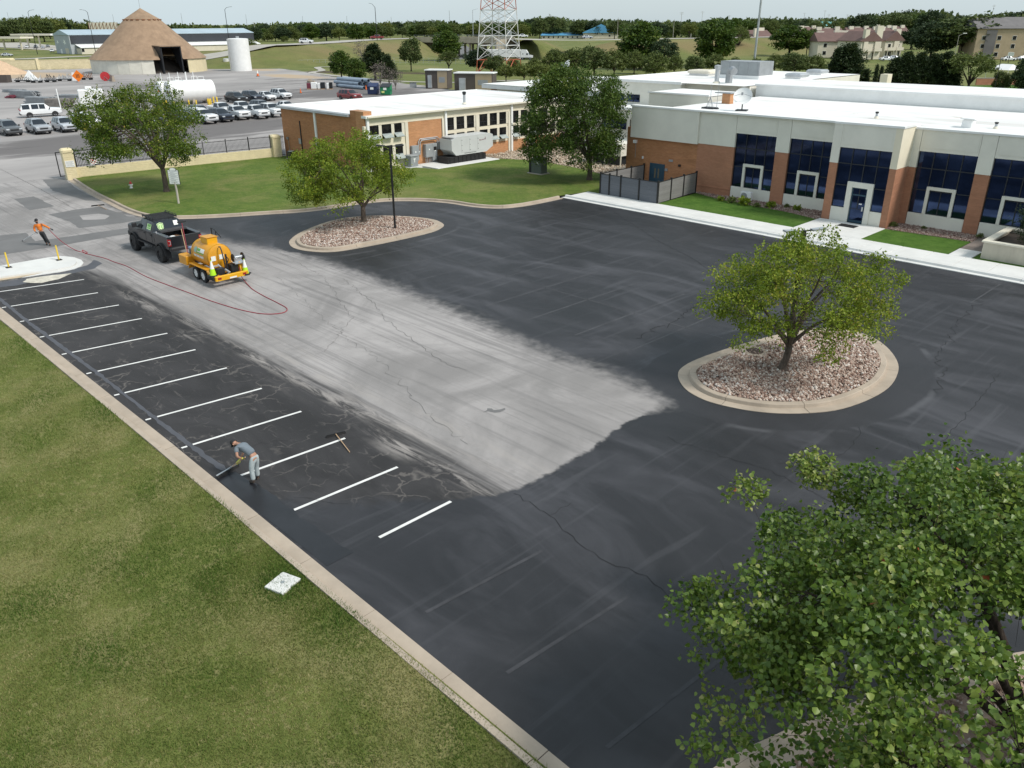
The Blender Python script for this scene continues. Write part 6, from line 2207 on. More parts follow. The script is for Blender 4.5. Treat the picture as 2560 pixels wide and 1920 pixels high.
def pickup(label,pm,group,L=5.9,crew=False,topper=False,lift=0.0,rack=False,gm='chrome',name='parked_truck'):
 h = L / 2
 z = 0.06 + lift
 cab = 1.35 if not crew else 2.15
 c0 = h - 1.42
 st = [(h,0.52 + z,0.86,1.00 + z,0.82,1.08 + z,0.74,'h'),(h - 0.10,0.42 + z,0.97,1.10 + z,0.95,1.20 + z,0.86,'h'),(h - 0.9,0.40 + z,1.0,1.15 + z,0.97,1.27 + z,0.87,'h'),(c0,0.40 + z,1.0,1.18 + z,0.97,1.30 + z,0.87,'w'),
  (c0 - 0.62,0.40 + z,1.0,1.20 + z,0.96,1.80 + z,0.73,'p'),(c0 - 0.70,0.40 + z,1.0,1.20 + z,0.96,1.83 + z,0.73,'g')]
 if crew:
  st += [(c0 - 1.45,0.40 + z,1.0,1.21 + z,0.96,1.87 + z,0.74,'p'),(c0 - 1.53,0.40 + z,1.0,1.21 + z,0.96,1.87 + z,0.74,'g')]
 e = c0 - 0.62 - cab
 st += [(e + 0.16,0.40 + z,1.0,1.22 + z,0.96,1.85 + z,0.74,'p'),(e + 0.05,0.40 + z,1.0,1.22 + z,0.96,1.80 + z,0.73,'r'),(e,0.40 + z,1.0,1.22 + z,0.95,1.27 + z,0.85,'h')]
 def ex(t_):
  x1,x0 = e - 0.03,-h
  mb = MB()
  zt = 1.26 + z
  for s in (1,-1):
   ya,yb = sorted((s * 0.995,s * 0.80))
   mb.profile([(x0 + 0.02,0.55 + z),(x1,0.45 + z),(x1,zt),(x0 + 0.02,zt)],ya,yb,'y')
  mb.box(x0 + 0.01,x1,-0.8,0.8,0.62 + z,0.72 + z)
  mb.box(x1 - 0.07,x1,-0.8,0.8,0.721 + z,zt)
  mb.build('bed',MATS[pm],t_)
  mb = MB().bbox(x0 - 0.02,x0 + 0.06,-0.97,0.97,0.60 + z,zt,0.02)
  mb.build('tailgate',MATS[pm],t_)
  mb = MB().box(x0 + 0.08,x1 - 0.08,-0.79,0.79,0.722 + z,0.74 + z)
  mb.build('bed_floor',MATS['plastic_black'],t_)
  if topper:
   mb = MB()
   za,zb_ = zt + 0.004,1.90 + z
   vs = [(x0 + 0.03,-0.95,za),(x1 + 0.0,-0.95,za),(x1,0.95,za),(x0 + 0.03,0.95,za),(x0 + 0.10,-0.82,zb_),(x1,-0.82,zb_),(x1,0.82,zb_),(x0 + 0.10,0.82,zb_)]
   mb.add(vs,[(0,3,2,1),(4,5,6,7),(0,1,5,4),(1,2,6,5),(2,3,7,6),(3,0,4,7)])
   tp = mb.build('topper',MATS[pm],t_)
   for s in (1,-1):
    mb = MB()
    for (a,b_,c_,d) in ((x0 + 0.2,x1 - 0.12,za + 0.08,za + 0.1),(x0 + 0.2,x1 - 0.12,zb_ - 0.14,zb_ - 0.12),(x0 + 0.2,x0 + 0.22,za + 0.08,zb_ - 0.12),(x1 - 0.14,x1 - 0.12,za + 0.08,zb_ - 0.12)):
     yy0 = 0.95 - 0.13 * ((c_ - za) / (zb_ - za))
     mb.obox(((a + b_) / 2,s * (yy0 - 0.01),(c_ + d) / 2),(b_ - a,0.04,d - c_))
    mb.build('access_door',MATS['grey_paint'],tp)
  if rack:
   mb = MB()
   for s in (1,-1):
    mb.box(x1 - 0.12,x1 - 0.05,s * 0.85 - 0.03,s * 0.85 + 0.03,zt,2.0 + z)
   mb.box(x1 - 0.12,x1 - 0.05,-0.85,0.85,2.001 + z,2.06 + z)
   mb.box(x1 - 0.12,x1 - 0.05,-0.82,0.82,1.5 + z,1.54 + z)
   mb.build('rack',MATS['black'],t_)
 r = 0.40 + lift * 0.5
 return finish_car(name,label,'pickup truck',st,pm,(h - 0.98,-h + 1.2),r,0.28,h,-h,1.0,1.02 + z,(0.74 + z,0.98 + z,gm),0.54 + z,group,extra=ex,mirrors=(h - 1.7,1.22 + z),rim='alloy')
GA = 'vehicles parked in the yard behind the gate'
PROT = {}
def place_car(key,maker,x,y,rz,label,group=GA,z=0.0):
 if key not in PROT:
  PROT[key] = maker(label)
  o = PROT[key]
  o.location = (x,y,z)
  o.rotation_euler = (0,0,rz)
  o['group'] = group
  return o
 return copy_tree(PROT[key],(x,y,z),rz,label,group)
SG = lambda c: (lambda lab: suv(lab,'paint_' + c,GA))
PT = lambda c,**k: (lambda lab: pickup(lab,'paint_' + c,GA,**k))
# front row, all nosed towards the picture
place_car('suv_graphite',SG('graphite'),-122.5,29.8,0.02,'dark grey suv at the frame end of the front row')
place_car('suv_silver',SG('silver'),-121.5,33.0,0.0,'mid silver suv, second in the front row')
place_car('suv_light',SG('silver_light'),-121.0,36.1,0.0,'pale silver suv beside the white canopy pickup')
place_car('pk_topper',PT('white',topper=True),-121.7,39.2,-0.03,'white canopy pickup half hidden by the gate tree')
place_car('suv_black',SG('black'),-119.5,43.4,0.0,'black suv hidden behind the gate tree crown, first')
place_car('suv_black',SG('black'),-118.6,46.9,0.03,'black suv peeping out below the gate tree crown')
place_car('suv_navy',SG('navy'),-118.1,50.5,0.03,'black suv just clear of the gate tree crown')
place_car('pk_topper',PT('white',topper=True),-116.6,53.2,0.05,'white canopy pickup between two black suvs')
place_car('suv_navy',SG('navy'),-116.8,56.0,0.03,'black suv between the canopy pickup and a plain white pickup')
place_car('pk_rack',PT('white',rack=True,L=5.8),-117.8,58.95,0.02,'plain white pickup with a black rack behind its cab')
place_car('pk_plain',PT('white',L=5.8),-117.0,61.6,0.03,'plain white single cab pickup, last whole one of the front row')
place_car('pk_crew',PT('white',crew=True,L=6.1),-117.7,64.4,0.03,'white crew cab pickup cut off by the workshop corner')
# second row, roofs above the front row
place_car('suv_slate',SG('slate'),-124.6,53.0,0.02,'blue grey suv behind the canopy pickup')
place_car('suv_graphite',SG('graphite'),-123.8,56.2,0.02,'dark grey suv roof in the second row under the white tanks')
place_car('pk_plain',PT('white',L=5.8),-124.5,59.9,0.02,'white pickup in the second row behind the racked one')
place_car('pk_plain',PT('white',L=5.8),-123.8,62.9,0.02,'white pickup in the second row behind the plain one')
place_car('suv_slate',SG('slate'),-124.6,66.9,0.03,'blue grey suv roof behind the crew cab pickup')
place_car('sedan_white',lambda lab: sedan(lab,'paint_white',GA,wagon=True),-122.6,70.2,0.03,'white crossover roof just above the workshop roof')
# back row
place_car('suv_black',SG('black'),-143.3,72.2,0.03,'black suv at the tank end of the back row')
place_car('suv_navy',SG('navy'),-143.8,75.6,0.03,'black suv beside the white sedan in the back row')
place_car('sedan_white',lambda lab: sedan(lab,'paint_white',GA,wagon=True),-143.4,78.2,0.03,'white sedan between the black suv and the white suv')
place_car('suv_white',SG('white'),-144.2,81.7,0.05,'white suv with a black grille at the end of the back row')
place_car('long_suv',lambda lab: long_suv(lab,'paint_white',GA),-143.6,39.9,rad(80),'very long white suv seen from its side by the guardrail stacks')
# traffic and cars further off
GH = 'cars far off on the roads'
def far_car(key,maker,px,py,z,rz,label,group=GH):
 p = g(px,py,z)
 return place_car(key,maker,p.x,p.y,rz,label,group,z)
hx = lambda px: rad(45.3)        # heading along the picture's horizontal
far_car('suv_white',SG('white'),766,108.5,6.16,hx(0),'white suv driving on the raised highway')
far_car('pk_red',PT('red',crew=True,L=6.0),943,98.5,6.16,hx(0) + PI,'dark red pickup on the highway before the bridge')
far_car('sedan_white',lambda lab: sedan(lab,'paint_white',GA),1308,93.5,6.16,hx(0),'white car on the highway beside the lattice tower')
far_car('sedan_white',lambda lab: sedan(lab,'paint_white',GA),1210,96,6.16,hx(0),'white car on the bridge')
far_car('sedan_silver',lambda lab: sedan(lab,'paint_silver_light',GA),1468,96.5,6.1,hx(0),'pale sedan parked before the church')
far_car('sedan_silver',lambda lab: sedan(lab,'paint_silver_light',GA),18,141,0.03,hx(0),'silver suv leaving the fuel station on the frontage road')
for i,(px,py,k_) in enumerate(((50,119,'sedan_silver'),(68,120,'sedan_white'),(90,121,'suv_graphite'),(108,121,'sedan_silver'),(120,118,'sedan_white'),(131,130,'sedan_white'))):
 far_car(k_,None,px,py,0.03,hx(0) - 1.2,('silver car under the canopy, first','white car under the canopy, second','dark car behind the tall black lamp post','silver car by the canopy column','white car beside the grey hall end','white car turned out in front of the grey hall')[i])
for i,(px,py,k_) in enumerate(((2215,152,'sedan_white'),(2235,149,'sedan_silver'),(1925,130,'suv_black'),(1937,128,'sedan_silver'),(2520,152,'sedan_white'),(2555,151,'sedan_silver'),(1995,127,'suv_graphite'))):
 far_car(k_,None,px,py,0.0,hx(0),('white car parked in front of the cream flats','pale car behind the white one at the cream flats','black car at the edge of the flats lawn','silver car next to the black one on the flats lawn','white car behind the basketball backboard','pale car at the picture edge by the brown flats','dark car under the big round tree')[i])
# ---- semi truck on the sunken road
sp = g(1275,149.5,-1.4)
tr_ = thing('semi_truck','white semi truck and box trailer on the sunken road','truck',(sp.x,sp.y,-1.45),rad(36))
mb = MB().bbox(-11.5,4.3,-1.3,1.3,1.15,4.1,0.05)
tb = mb.build('trailer_box',MATS['white_paint'],tr_)
mb = MB().box(0.2,1.9,-1.31,-1.302,2.5,2.62)
mb.box(0.75,1.4,-1.31,-1.302,2.3,2.85)
mb.build('emblem',MATS['grey_paint'],tb)
mb = MB().profile([(4.7,1.0),(8.4,1.0),(9.6,0.9),(9.6,1.75),(8.2,1.95),(7.7,2.75),(6.9,3.9),(4.9,4.0),(4.7,3.8)],-1.2,1.2,'y')
mb.build('cab',MATS['white_paint'],tr_)
mb = MB()
mb.add([(8.22,-1.05,1.98),(8.22,1.05,1.98),(7.72,1.05,2.76),(7.72,-1.05,2.76)],[(0,1,2,3)])
mb.box(7.0,7.7,-1.215,-1.205,1.95,2.6)
mb.box(5.4,5.8,-1.215,-1.205,2.2,2.55)
mb.build('window',MATS['auto_glass'],tr_)
for x in (8.7,5.4,4.2,-9.0,-10.2):
 for s in (1,-1):
  wheel(tr_,x,s * 1.1,0.52,0.3,'alloy',6)
mb = MB().box(-10.8,8.4,-0.5,0.5,0.75,1.0)
mb.build('chassis',MATS['metal_dark'],tr_)
# ------------------------------------------------------------------ the lifted black pickup
def text_part(txt,size,mat_,parent,loc,rot,name='lettering',ext=0.002):
 cu = bpy.data.curves.new(name,'FONT')
 cu.body = txt
 cu.size = size
 cu.align_x = 'CENTER'
 cu.align_y = 'CENTER'
 cu.extrude = ext
 cu.resolution_u = 2
 tmp = bpy.data.objects.new('tmp',cu)
 C.objects.link(tmp)
 dg = bpy.context.evaluated_depsgraph_get()
 me = bpy.data.meshes.new_from_object(tmp.evaluated_get(dg))
 bpy.data.objects.remove(tmp)
 me.materials.clear()
 me.materials.append(MATS[mat_])
 return obj(name,me,parent,loc,rot)
mat('decal_green',(0.16,0.42,0.07),0.5,0.05)
mat('decal_lime',(0.62,0.85,0.42),0.5,0.05)
mat('decal_white',(0.82,0.84,0.80),0.5,0.05)
TZ = 0.36
bk = thing('pickup_truck','lifted black crew cab pickup with a roof rack, towing the yellow sealer trailer','pickup truck',(-49.75,19.08,0),PI)
h = 3.05
z = TZ
c0 = h - 1.45
st = [(h,0.55 + z,0.88,1.02 + z,0.84,1.10 + z,0.76,'h'),(h - 0.10,0.45 + z,0.99,1.12 + z,0.97,1.21 + z,0.88,'h'),(h - 0.9,0.42 + z,1.02,1.16 + z,0.99,1.28 + z,0.88,'h'),(c0,0.42 + z,1.02,1.19 + z,0.99,1.31 + z,0.88,'w'),
 (c0 - 0.62,0.42 + z,1.02,1.21 + z,0.98,1.80 + z,0.75,'p'),(c0 - 0.72,0.42 + z,1.02,1.21 + z,0.98,1.83 + z,0.75,'g'),(c0 - 1.42,0.42 + z,1.02,1.22 + z,0.98,1.86 + z,0.76,'p'),(c0 - 1.52,0.42 + z,1.02,1.22 + z,0.98,1.86 + z,0.76,'g'),
 (c0 - 2.22,0.42 + z,1.02,1.23 + z,0.98,1.85 + z,0.76,'p'),(c0 - 2.42,0.42 + z,1.02,1.23 + z,0.98,1.82 + z,0.75,'r'),(c0 - 2.62,0.42 + z,1.02,1.24 + z,0.97,1.28 + z,0.87,'h'),(c0 - 2.66,0.42 + z,1.02,1.24 + z,0.97,1.27 + z,0.87,'h')]
body,glass,sides = car_mesh(st)
weld(body).build('body',MATS['paint_satin_black'],bk,smooth=True)
for nm,mb in glass.items():
 weld(mb).build(nm,MATS['auto_glass'],bk,smooth=True)
for (mb,q) in sides:
 mb.face(q)
 mb.build('side_window',MATS['auto_glass'],bk)
x1,x0 = c0 - 2.70,-h
zt = 1.28 + z
mb = MB()
for s in (1,-1):
 ya,yb = sorted((s * 1.015,s * 0.80))
 mb.profile([(x0 + 0.02,0.58 + z),(x1,0.46 + z),(x1,zt),(x0 + 0.02,zt)],ya,yb,'y')
mb.box(x1 - 0.06,x1,-0.8,0.8,0.72 + z,zt)
mb.build('bed',MATS['paint_satin_black'],bk)
mb = MB().box(x0 + 0.08,x1 - 0.07,-0.79,0.79,0.60 + z,0.68 + z)
mb.build('bed_floor',MATS['black'],bk)
mb = MB()
for s in (1,-1):
 ya,yb = sorted((s * 1.03,s * 0.78))
 mb.bbox(x0 + 0.05,x1,ya,yb,zt + 0.002,zt + 0.035,0.012)
mb.build('bed_rail',mat('rail_blue',(0.075,0.085,0.10),0.4,0.1,3),bk)
mb = MB().bbox(x0 - 0.03,x0 + 0.06,-0.98,0.98,0.62 + z,zt + 0.03,0.025)
mb.build('tailgate',MATS['paint_black'],bk)
mb = MB().box(x1 - 0.62,x1 - 0.06,-0.80,0.80,zt + 0.036,zt + 0.10)
for k in range(2):
 mb.box(x1 - 0.6 + 0.27 * k,x1 - 0.36 + 0.27 * k,-0.78,0.78,zt + 0.101,zt + 0.13)
mb.build('folded_cover',mat('vinyl_black',(0.05,0.05,0.054),0.7,0.1,3),bk)
for s in (1,-1):
 mb = MB().bbox(x0 - 0.035,x0 + 0.12,min(s * 0.83,s * 1.03),max(s * 0.83,s * 1.03),0.78 + z,1.18 + z,0.02)
 tl = mb.build('taillight',MATS['lamp_red'],bk)
 mb = MB()
 a,b_ = sorted((s * 0.88,s * 1.0))
 for (y0,y1,z0,z1) in ((a,b_,0.86,0.885),(a,b_,1.07,1.095),(a,a + 0.025,0.886,1.069)):
  mb.box(x0 - 0.042,x0 - 0.034,y0,y1,z0 + z,z1 + z)
 mb.build('light_bar',MATS['lamp_clear'],tl)
 mb = MB().bbox(h - 0.30,h + 0.012,min(s * 0.56,s * 0.96),max(s * 0.56,s * 0.96),0.95 + z,1.10 + z,0.03)
 mb.build('headlight',MATS['lamp_clear'],bk)
 mb = MB().bbox(c0 - 0.22,c0 - 0.08,min(s * 0.98,s * 1.27),max(s * 0.98,s * 1.27),1.22 + z,1.5 + z,0.04)
 mb.build('mirror',MATS['plastic_black'],bk)
 mb = MB().box(c0 - 2.4,c0 - 0.1,min(s * 0.9,s * 1.10),max(s * 0.9,s * 1.10),0.40 + z,0.47 + z)
 mb.build('side_step',MATS['plastic_black'],bk)
 for (xd0,xd1) in ((c0 - 1.45,c0 - 0.25),(c0 - 2.35,c0 - 1.49)):
  mb = MB()
  a,b_ = sorted((s * 1.016,s * 1.026))
  mb.bbox(xd0,xd1,a,b_,0.62 + z,1.12 + z,0.01)
  dr = mb.build('door',MATS['paint_satin_black'],bk)
  mb = MB()
  a,b_ = sorted((s * 1.026,s * 1.055))
  mb.box(xd0 + 0.05,xd0 + 0.24,a,b_,1.03 + z,1.07 + z)
  mb.build('handle',MATS['plastic_black'],dr)
 for xw in (h - 1.0,-h + 1.13):
  # flares
  mb = MB()
  n = 12
  R0,R1 = 0.66,0.60
  vs = []
  for k in range(n + 1):
   a = PI * (k / n) * 1.02 - 0.03
   for (rr_,yy) in ((R0,1.0),(R0,1.12),(R1,1.12),(R1,0.8)):
    vs.append((xw + rr_ * cos(a),s * yy,0.50 + rr_ * sin(a)))
  fs = []
  for k in range(n):
   for j in range(3):
    fs.append((k * 4 + j,k * 4 + j + 1,(k + 1) * 4 + j + 1,(k + 1) * 4 + j))
  mb.add(vs,fs)
  mb.build('fender_flare',MATS['plastic_black'],bk,smooth=True)
  arch(bk,xw,s * 1.016,0.64)
  wheel(bk,xw,s * 1.03,0.50,0.36,'plastic_black',8,0.52)
mb = MB().bbox(x0 - 0.22,x0 + 0.1,-1.0,1.0,0.50 + z,0.70 + z,0.05)
mb.build('bumper',MATS['plastic_black'],bk)
mb = MB().bbox(h - 0.3,h + 0.12,-1.0,1.0,0.45 + z,0.75 + z,0.06)
mb.build('bumper',MATS['plastic_black'],bk)
mb = MB().bbox(h - 0.1,h + 0.02,-0.55,0.55,0.78 + z,1.05 + z,0.04)
mb.build('grille',MATS['plastic_black'],bk)
rk = MB()
zr = 1.93 + z
for s in (1,-1):
 rk.box(c0 - 2.3,c0 - 0.62,s * 0.7 - 0.03,s * 0.7 + 0.03,zr,zr + 0.05)
 rk.tube([(c0 - 0.62,s * 0.72,zr + 0.12),(c0 - 2.3,s * 0.72,zr + 0.12)],0.02,5)
 for k in range(4):
  x = c0 - 0.7 - 0.5 * k
  rk.cyl((x,s * 0.71,zr - 0.08),(x,s * 0.72,zr + 0.12),0.02,n=5)
for k in range(9):
 x = c0 - 0.68 - 0.195 * k
 rk.box(x - 0.035,x + 0.035,-0.69,0.69,zr + 0.001,zr + 0.035)
rk.build('roof_rack',MATS['plastic_black'],bk)
mb = MB().box(h - 1.2,h - 0.62,-0.42,-0.12,1.27 + z,1.30 + z)
mb.box(h - 1.2,h - 0.62,0.12,0.42,1.27 + z,1.30 + z)
mb.build('hood_vent',MATS['black'],bk)
# decals: shield, square sticker, side window lettering
ang = math.atan2(0.20,0.54)
def rear_pt(u,v):
 """point on the rear screen: u across, v up"""
 return (c0 - 2.62 + v * sin(ang) - 0.012,u,1.28 + z + v * cos(ang))
sh = [(-0.17,0.42),(-0.09,0.45),(0,0.48),(0.09,0.45),(0.17,0.42),(0.16,0.2),(0.1,0.1),(0,0.03),(-0.1,0.1),(-0.16,0.2)]
def shield(k,lift,m_,name,par):
 mb = MB()
 pts = [rear_pt(0.46 - u * k,0.255 + (v - 0.255) * k) for u,v in sh]
 pts = [(p[0] - lift,p[1],p[2] + lift * 0.3) for p in pts]
 mb.face(pts)
 return mb.build(name,MATS[m_],par)
dk_ = shield(1.12,0.0,'decal_lime','shield_decal',bk)
shield(0.95,0.004,'black','shield_inlay',dk_)
shield(0.80,0.008,'decal_lime','shield_inlay',dk_)
mb = MB()
for (u0,u1,v0,v1) in ((0.50,0.55,0.2,0.36),(0.38,0.43,0.16,0.38)):
 p = [rear_pt(u0,v0),rear_pt(u1,v0),rear_pt(u1,v1),rear_pt(u0,v1)]
 mb.face([(q[0] - 0.012,q[1],q[2] + 0.004) for q in p])
mb.build('shield_letter',MATS['decal_green'],dk_)
mb = MB()
mb.face([rear_pt(-0.62,0.22),rear_pt(-0.36,0.22),rear_pt(-0.36,0.50),rear_pt(-0.62,0.50)])
mb.build('square_sticker',MATS['decal_white'],bk)
mb = MB()
for i,(u0,u1,v0,v1,mm) in enumerate(((-1.42,-0.85,0.0,0.2,0),(-1.30,-0.95,0.21,0.30,1))):
 pass
for s in (1,-1):
 mb = MB()
 def sp_(u,v):
  f_ = v / 0.6
  return (c0 + u,s * (0.985 - 0.225 * f_ + 0.012),1.225 + z + v)
 for (u0,u1,v0,v1,mm) in ((-2.2,-1.62,0.10,0.42,0),(-2.12,-1.95,0.26,0.40,1),(-1.92,-1.72,0.26,0.40,1),(-2.12,-1.72,0.16,0.21,1)):
  o_ = 0.004 * mm
  q = [sp_(u0,v0),sp_(u1,v0),sp_(u1,v1),sp_(u0,v1)]
  mb.face([(p[0],p[1] + s * o_,p[2]) for p in q],mm)
 mb.build('window_sign',[MATS['decal_lime'],MATS['decal_green']],bk)
bg_ = thing('plastic_jug','white plastic sack lying in the bed of the black pickup','bag',(-47.55,18.75,1.20),0.2)
mb = MB().lathe([(0.02,0),(0.24,0.02),(0.27,0.12),(0.22,0.25),(0.09,0.32),(0.02,0.33)],n=12)
mb.v = [(p[0] * 1.35,p[1],p[2]) for p in mb.v]
mb.build('sack',MATS['white_paint'],bg_,smooth='all')
bx_ = thing('cardboard_box','brown cardboard box in the bed of the black pickup','box',(-48.05,19.2,1.05),0.3)
mb = MB().box(-0.2,0.2,-0.2,0.2,0,0.3)
for s in (1,-1):
 mb.obox((s * 0.27,0,0.30),(0.16,0.38,0.01),ry=s * 0.4)
mb.build('carton',mat('cardboard',(0.24,0.14,0.08),0.9,0.1,3),bx_)
# ------------------------------------------------------------------ yellow sealer trailer
mat('tank_yellow',(0.66,0.30,0.012),0.42,0.06,1.6,dirt=0.2,coat=0.2)
mat('tank_yellow_end',(0.70,0.36,0.006),0.42,0.05,1.6,dirt=0.15)
mat('orange',(0.75,0.16,0.02),0.5,0.05)
mat('blue_box',(0.045,0.075,0.16),0.55,0.08,2.0)
mat('blue_lid',(0.20,0.26,0.42),0.5,0.06,2.0)
tl_ = thing('sealer_trailer','yellow tandem axle sealcoating tank trailer with a hose reel','trailer',(-42.6,18.75,0),PI)
# local +x points to the truck
mb = MB()
for s in (1,-1):
 mb.box(-2.0,1.9,s * 0.62 - 0.05,s * 0.62 + 0.05,0.50,0.62)
 mb.obox((2.45,s * 0.31,0.56),(1.32,0.09,0.1),rz=-s * 0.50)
for x in (-2.0,-1.2,0.0,1.0,1.85):
 mb.box(x - 0.04,x + 0.04,-0.57,0.57,0.515,0.60)
mb.box(2.95,3.5,-0.05,0.05,0.52,0.60)
mb.build('frame',MATS['tank_yellow'],tl_)
mb = MB().lathe([(0.02,-1.12),(0.50,-1.10),(0.66,-1.04),(0.70,-0.96),(0.70,0.96),(0.66,1.04),(0.5,1.10),(0.02,1.12)],c=(0.05,0,1.36),n=32,axis='x')
tk = mb.build('tank',MATS['tank_yellow'],tl_,smooth=True)
mb = MB().lathe([(0.705,-0.98),(0.715,-0.95),(0.705,-0.92)],c=(0.05,0,1.36),n=32,axis='x',cap=False)
mb.lathe([(0.705,0.92),(0.715,0.95),(0.705,0.98)],c=(0.05,0,1.36),n=32,axis='x',cap=False)
mb.build('band',MATS['tank_yellow_end'],tk,smooth=True)
mb = MB().bbox(-0.35,0.45,-0.30,0.30,2.0,2.30,0.02)
mb.build('hatch_box',MATS['tank_yellow_end'],tk)
mb = MB().obox((0.05,0.0,2.33),(0.86,0.66,0.03),ry=0.03)
mb.build('hatch_lid',MATS['tank_yellow'],tk)
def on_tank(xa,xb,a0,a1,lift,m_,name,s=1,n=4,par=None):
 """patch of print wrapped on the tank side; angles measured up from the waist"""
 mb = MB()
 R = 0.70 + lift
 for k in range(n):
  p0,p1 = a0 + (a1 - a0) * k / n,a0 + (a1 - a0) * (k + 1) / n
  mb.face([(0.05 + xa,s * R * cos(p0),1.36 + R * sin(p0)),(0.05 + xb,s * R * cos(p0),1.36 + R * sin(p0)),(0.05 + xb,s * R * cos(p1),1.36 + R * sin(p1)),(0.05 + xa,s * R * cos(p1),1.36 + R * sin(p1))])
 return mb.build(name,MATS[m_],par or tk)
for s in (1,-1):
 on_tank(-0.55,0.25,0.30,0.62,0.004,'decal_white','sign_panel',s)
 on_tank(-0.10,0.25,0.36,0.58,0.008,'decal_green','sign_print',s)
 on_tank(-0.55,0.35,0.18,0.27,0.004,'decal_green','sign_print',s)
 mb = MB()
 R = 0.706
 for k in range(16):
  pass
 c_ = (0.46,0.42)
 pts = []
 for k in range(16):
  a = 2 * PI * k / 16
  th_ = c_[1] + 0.24 * sin(a)
  pts.append((0.05 + c_[0] + 0.17 * cos(a),s * R * cos(th_),1.36 + R * sin(th_)))
 mb.face(pts)
 mb.build('emblem',mat('decal_teal',(0.25,0.42,0.36),0.5,0.05),tk)
 # telephone digits, too blurred to read: white strokes in groups of three, three and four
 x = 0.62
 for gi,cnt in enumerate((3,3,4)):
  for k in range(cnt):
   on_tank(x - 0.085,x,-0.13,0.05,0.004,'decal_white','digit',s,2)
   x -= 0.108
  x -= 0.04
mb = MB()
for y in (0.74,-0.74):
 mb.box(-1.15,1.0,y - 0.16 + (0.04 if y > 0 else -0.04),y + 0.16 + (0.04 if y > 0 else -0.04),0.80,0.84)
 for x,r_ in ((-1.2,0.5),(1.05,-0.5)):
  mb.obox((x,y + (0.04 if y > 0 else -0.04),0.66),(0.04,0.32,0.34),ry=r_)
mb.build('fender',MATS['tank_yellow'],tl_)
for x in (-0.50,0.38):
 for s in (1,-1):
  wheel(tl_,x,s * 0.80,0.37,0.22,'steel_white',8,0.60)
mb = MB().bbox(1.30,2.25,0.45,0.95,0.62,1.12,0.03)
mb.build('tool_box',MATS['tank_yellow'],tl_)
mb = MB().bbox(-2.15,-2.0,-0.95,0.95,0.40,0.66,0.03)
mb.build('rear_bumper',MATS['tank_yellow_end'],tl_)
for s in (1,-1):
 mb = MB().bbox(-2.17,-2.15,min(s * 0.62,s * 0.82),max(s * 0.62,s * 0.82),0.48,0.58,0.01)
 mb.build('taillight',MATS['lamp_red'],tl_)
 mb = MB().box(-2.0,-1.25,min(s * 0.72,s * 1.02),max(s * 0.72,s * 1.02),0.42,0.60)
 mb.build('mudguard',MATS['rubber'],tl_)
mb = MB().box(-2.16,-2.151,-0.25,0.15,0.42,0.50)
mb.build('number_plate',MATS['steel_white'],tl_)
mb = MB().bbox(-1.75,-1.25,-0.62,-0.22,0.62,1.02,0.04)
mb.bbox(-1.70,-1.40,0.15,0.60,0.62,0.95,0.04)
mb.cyl((-1.5,-0.1,0.62),(-1.5,-0.1,1.6),0.05,n=8)
mb.tube([(-1.12,0.05,1.95),(-1.3,0.05,2.0),(-1.42,0.05,1.8),(-1.45,0.02,1.3),(-1.5,0.0,0.8)],0.035,6)
mb.tube([(-1.2,-0.25,1.4),(-1.35,-0.3,1.25),(-1.3,-0.2,1.0)],0.025,6)
mb.build('pump_engine',MATS['metal_dark'],tl_,smooth=True)
mb = MB().cyl((-1.6,0.1,0.7),(-1.35,0.35,1.1),0.04,n=6)
mb.cyl((-1.7,-0.1,0.62),(-1.7,0.15,0.85),0.06,n=6)
mb.box(-1.5,-1.3,0.35,0.75,1.02,1.06)
mb.build('fittings',MATS['metal_galv'],tl_)
for (y,z_) in ((0.42,1.35),(-0.05,1.38)):
 mb = MB().box(-1.085,-1.075,y - 0.13,y + 0.13,z_ - 0.12,z_ + 0.14)
 mb.build('warning_label',MATS['decal_white'],tl_)
mb = MB()
for y in (-0.42,-0.98):
 mb.lathe([(0.22,-0.02),(0.22,0.02)],c=(-1.65,y,1.35),n=16,axis='y')
mb.build('reel_flange',MATS['black'],tl_)
mb = MB().cyl((-1.65,-0.42,1.35),(-1.65,-0.98,1.35),0.09,n=12)
mb.tube([(-1.9,-0.38,1.42),(-1.9,-0.38,1.08),(-1.4,-0.38,1.08)],0.025,5)
mb.tube([(-1.9,-1.02,1.42),(-1.9,-1.02,1.08),(-1.4,-1.02,1.08)],0.025,5)
mb.box(-1.92,-1.4,-1.02,-0.38,1.05,1.08)
mb.build('hose_reel',MATS['chrome'],tl_,smooth=True)
mb = MB().obox((-1.75,-0.72,0.85),(0.10,0.10,0.5),ry=0.3)
mb.obox((-1.55,-0.72,0.85),(0.25,0.4,0.42))
mb.build('reel_stand',MATS['tank_yellow_end'],tl_)
mb = MB().tube([(0.95,-0.62,1.95),(0.95,-0.62,2.55),(0.55,-0.62,2.5),(-0.1,-0.62,2.2)],0.03,5)
mb.tube([(0.45,-0.62,2.45),(0.45,-0.62,1.95)],0.025,5)
mb.build('grab_rail',MATS['black'],tl_)
mb = MB().bbox(1.35,2.25,-0.85,0.30,0.62,1.30,0.04)
bb = mb.build('tool_chest',MATS['blue_box'],tl_)
mb = MB().bbox(1.32,2.28,-0.88,0.33,1.305,1.42,0.03)
mb.build('lid',MATS['blue_lid'],bb)
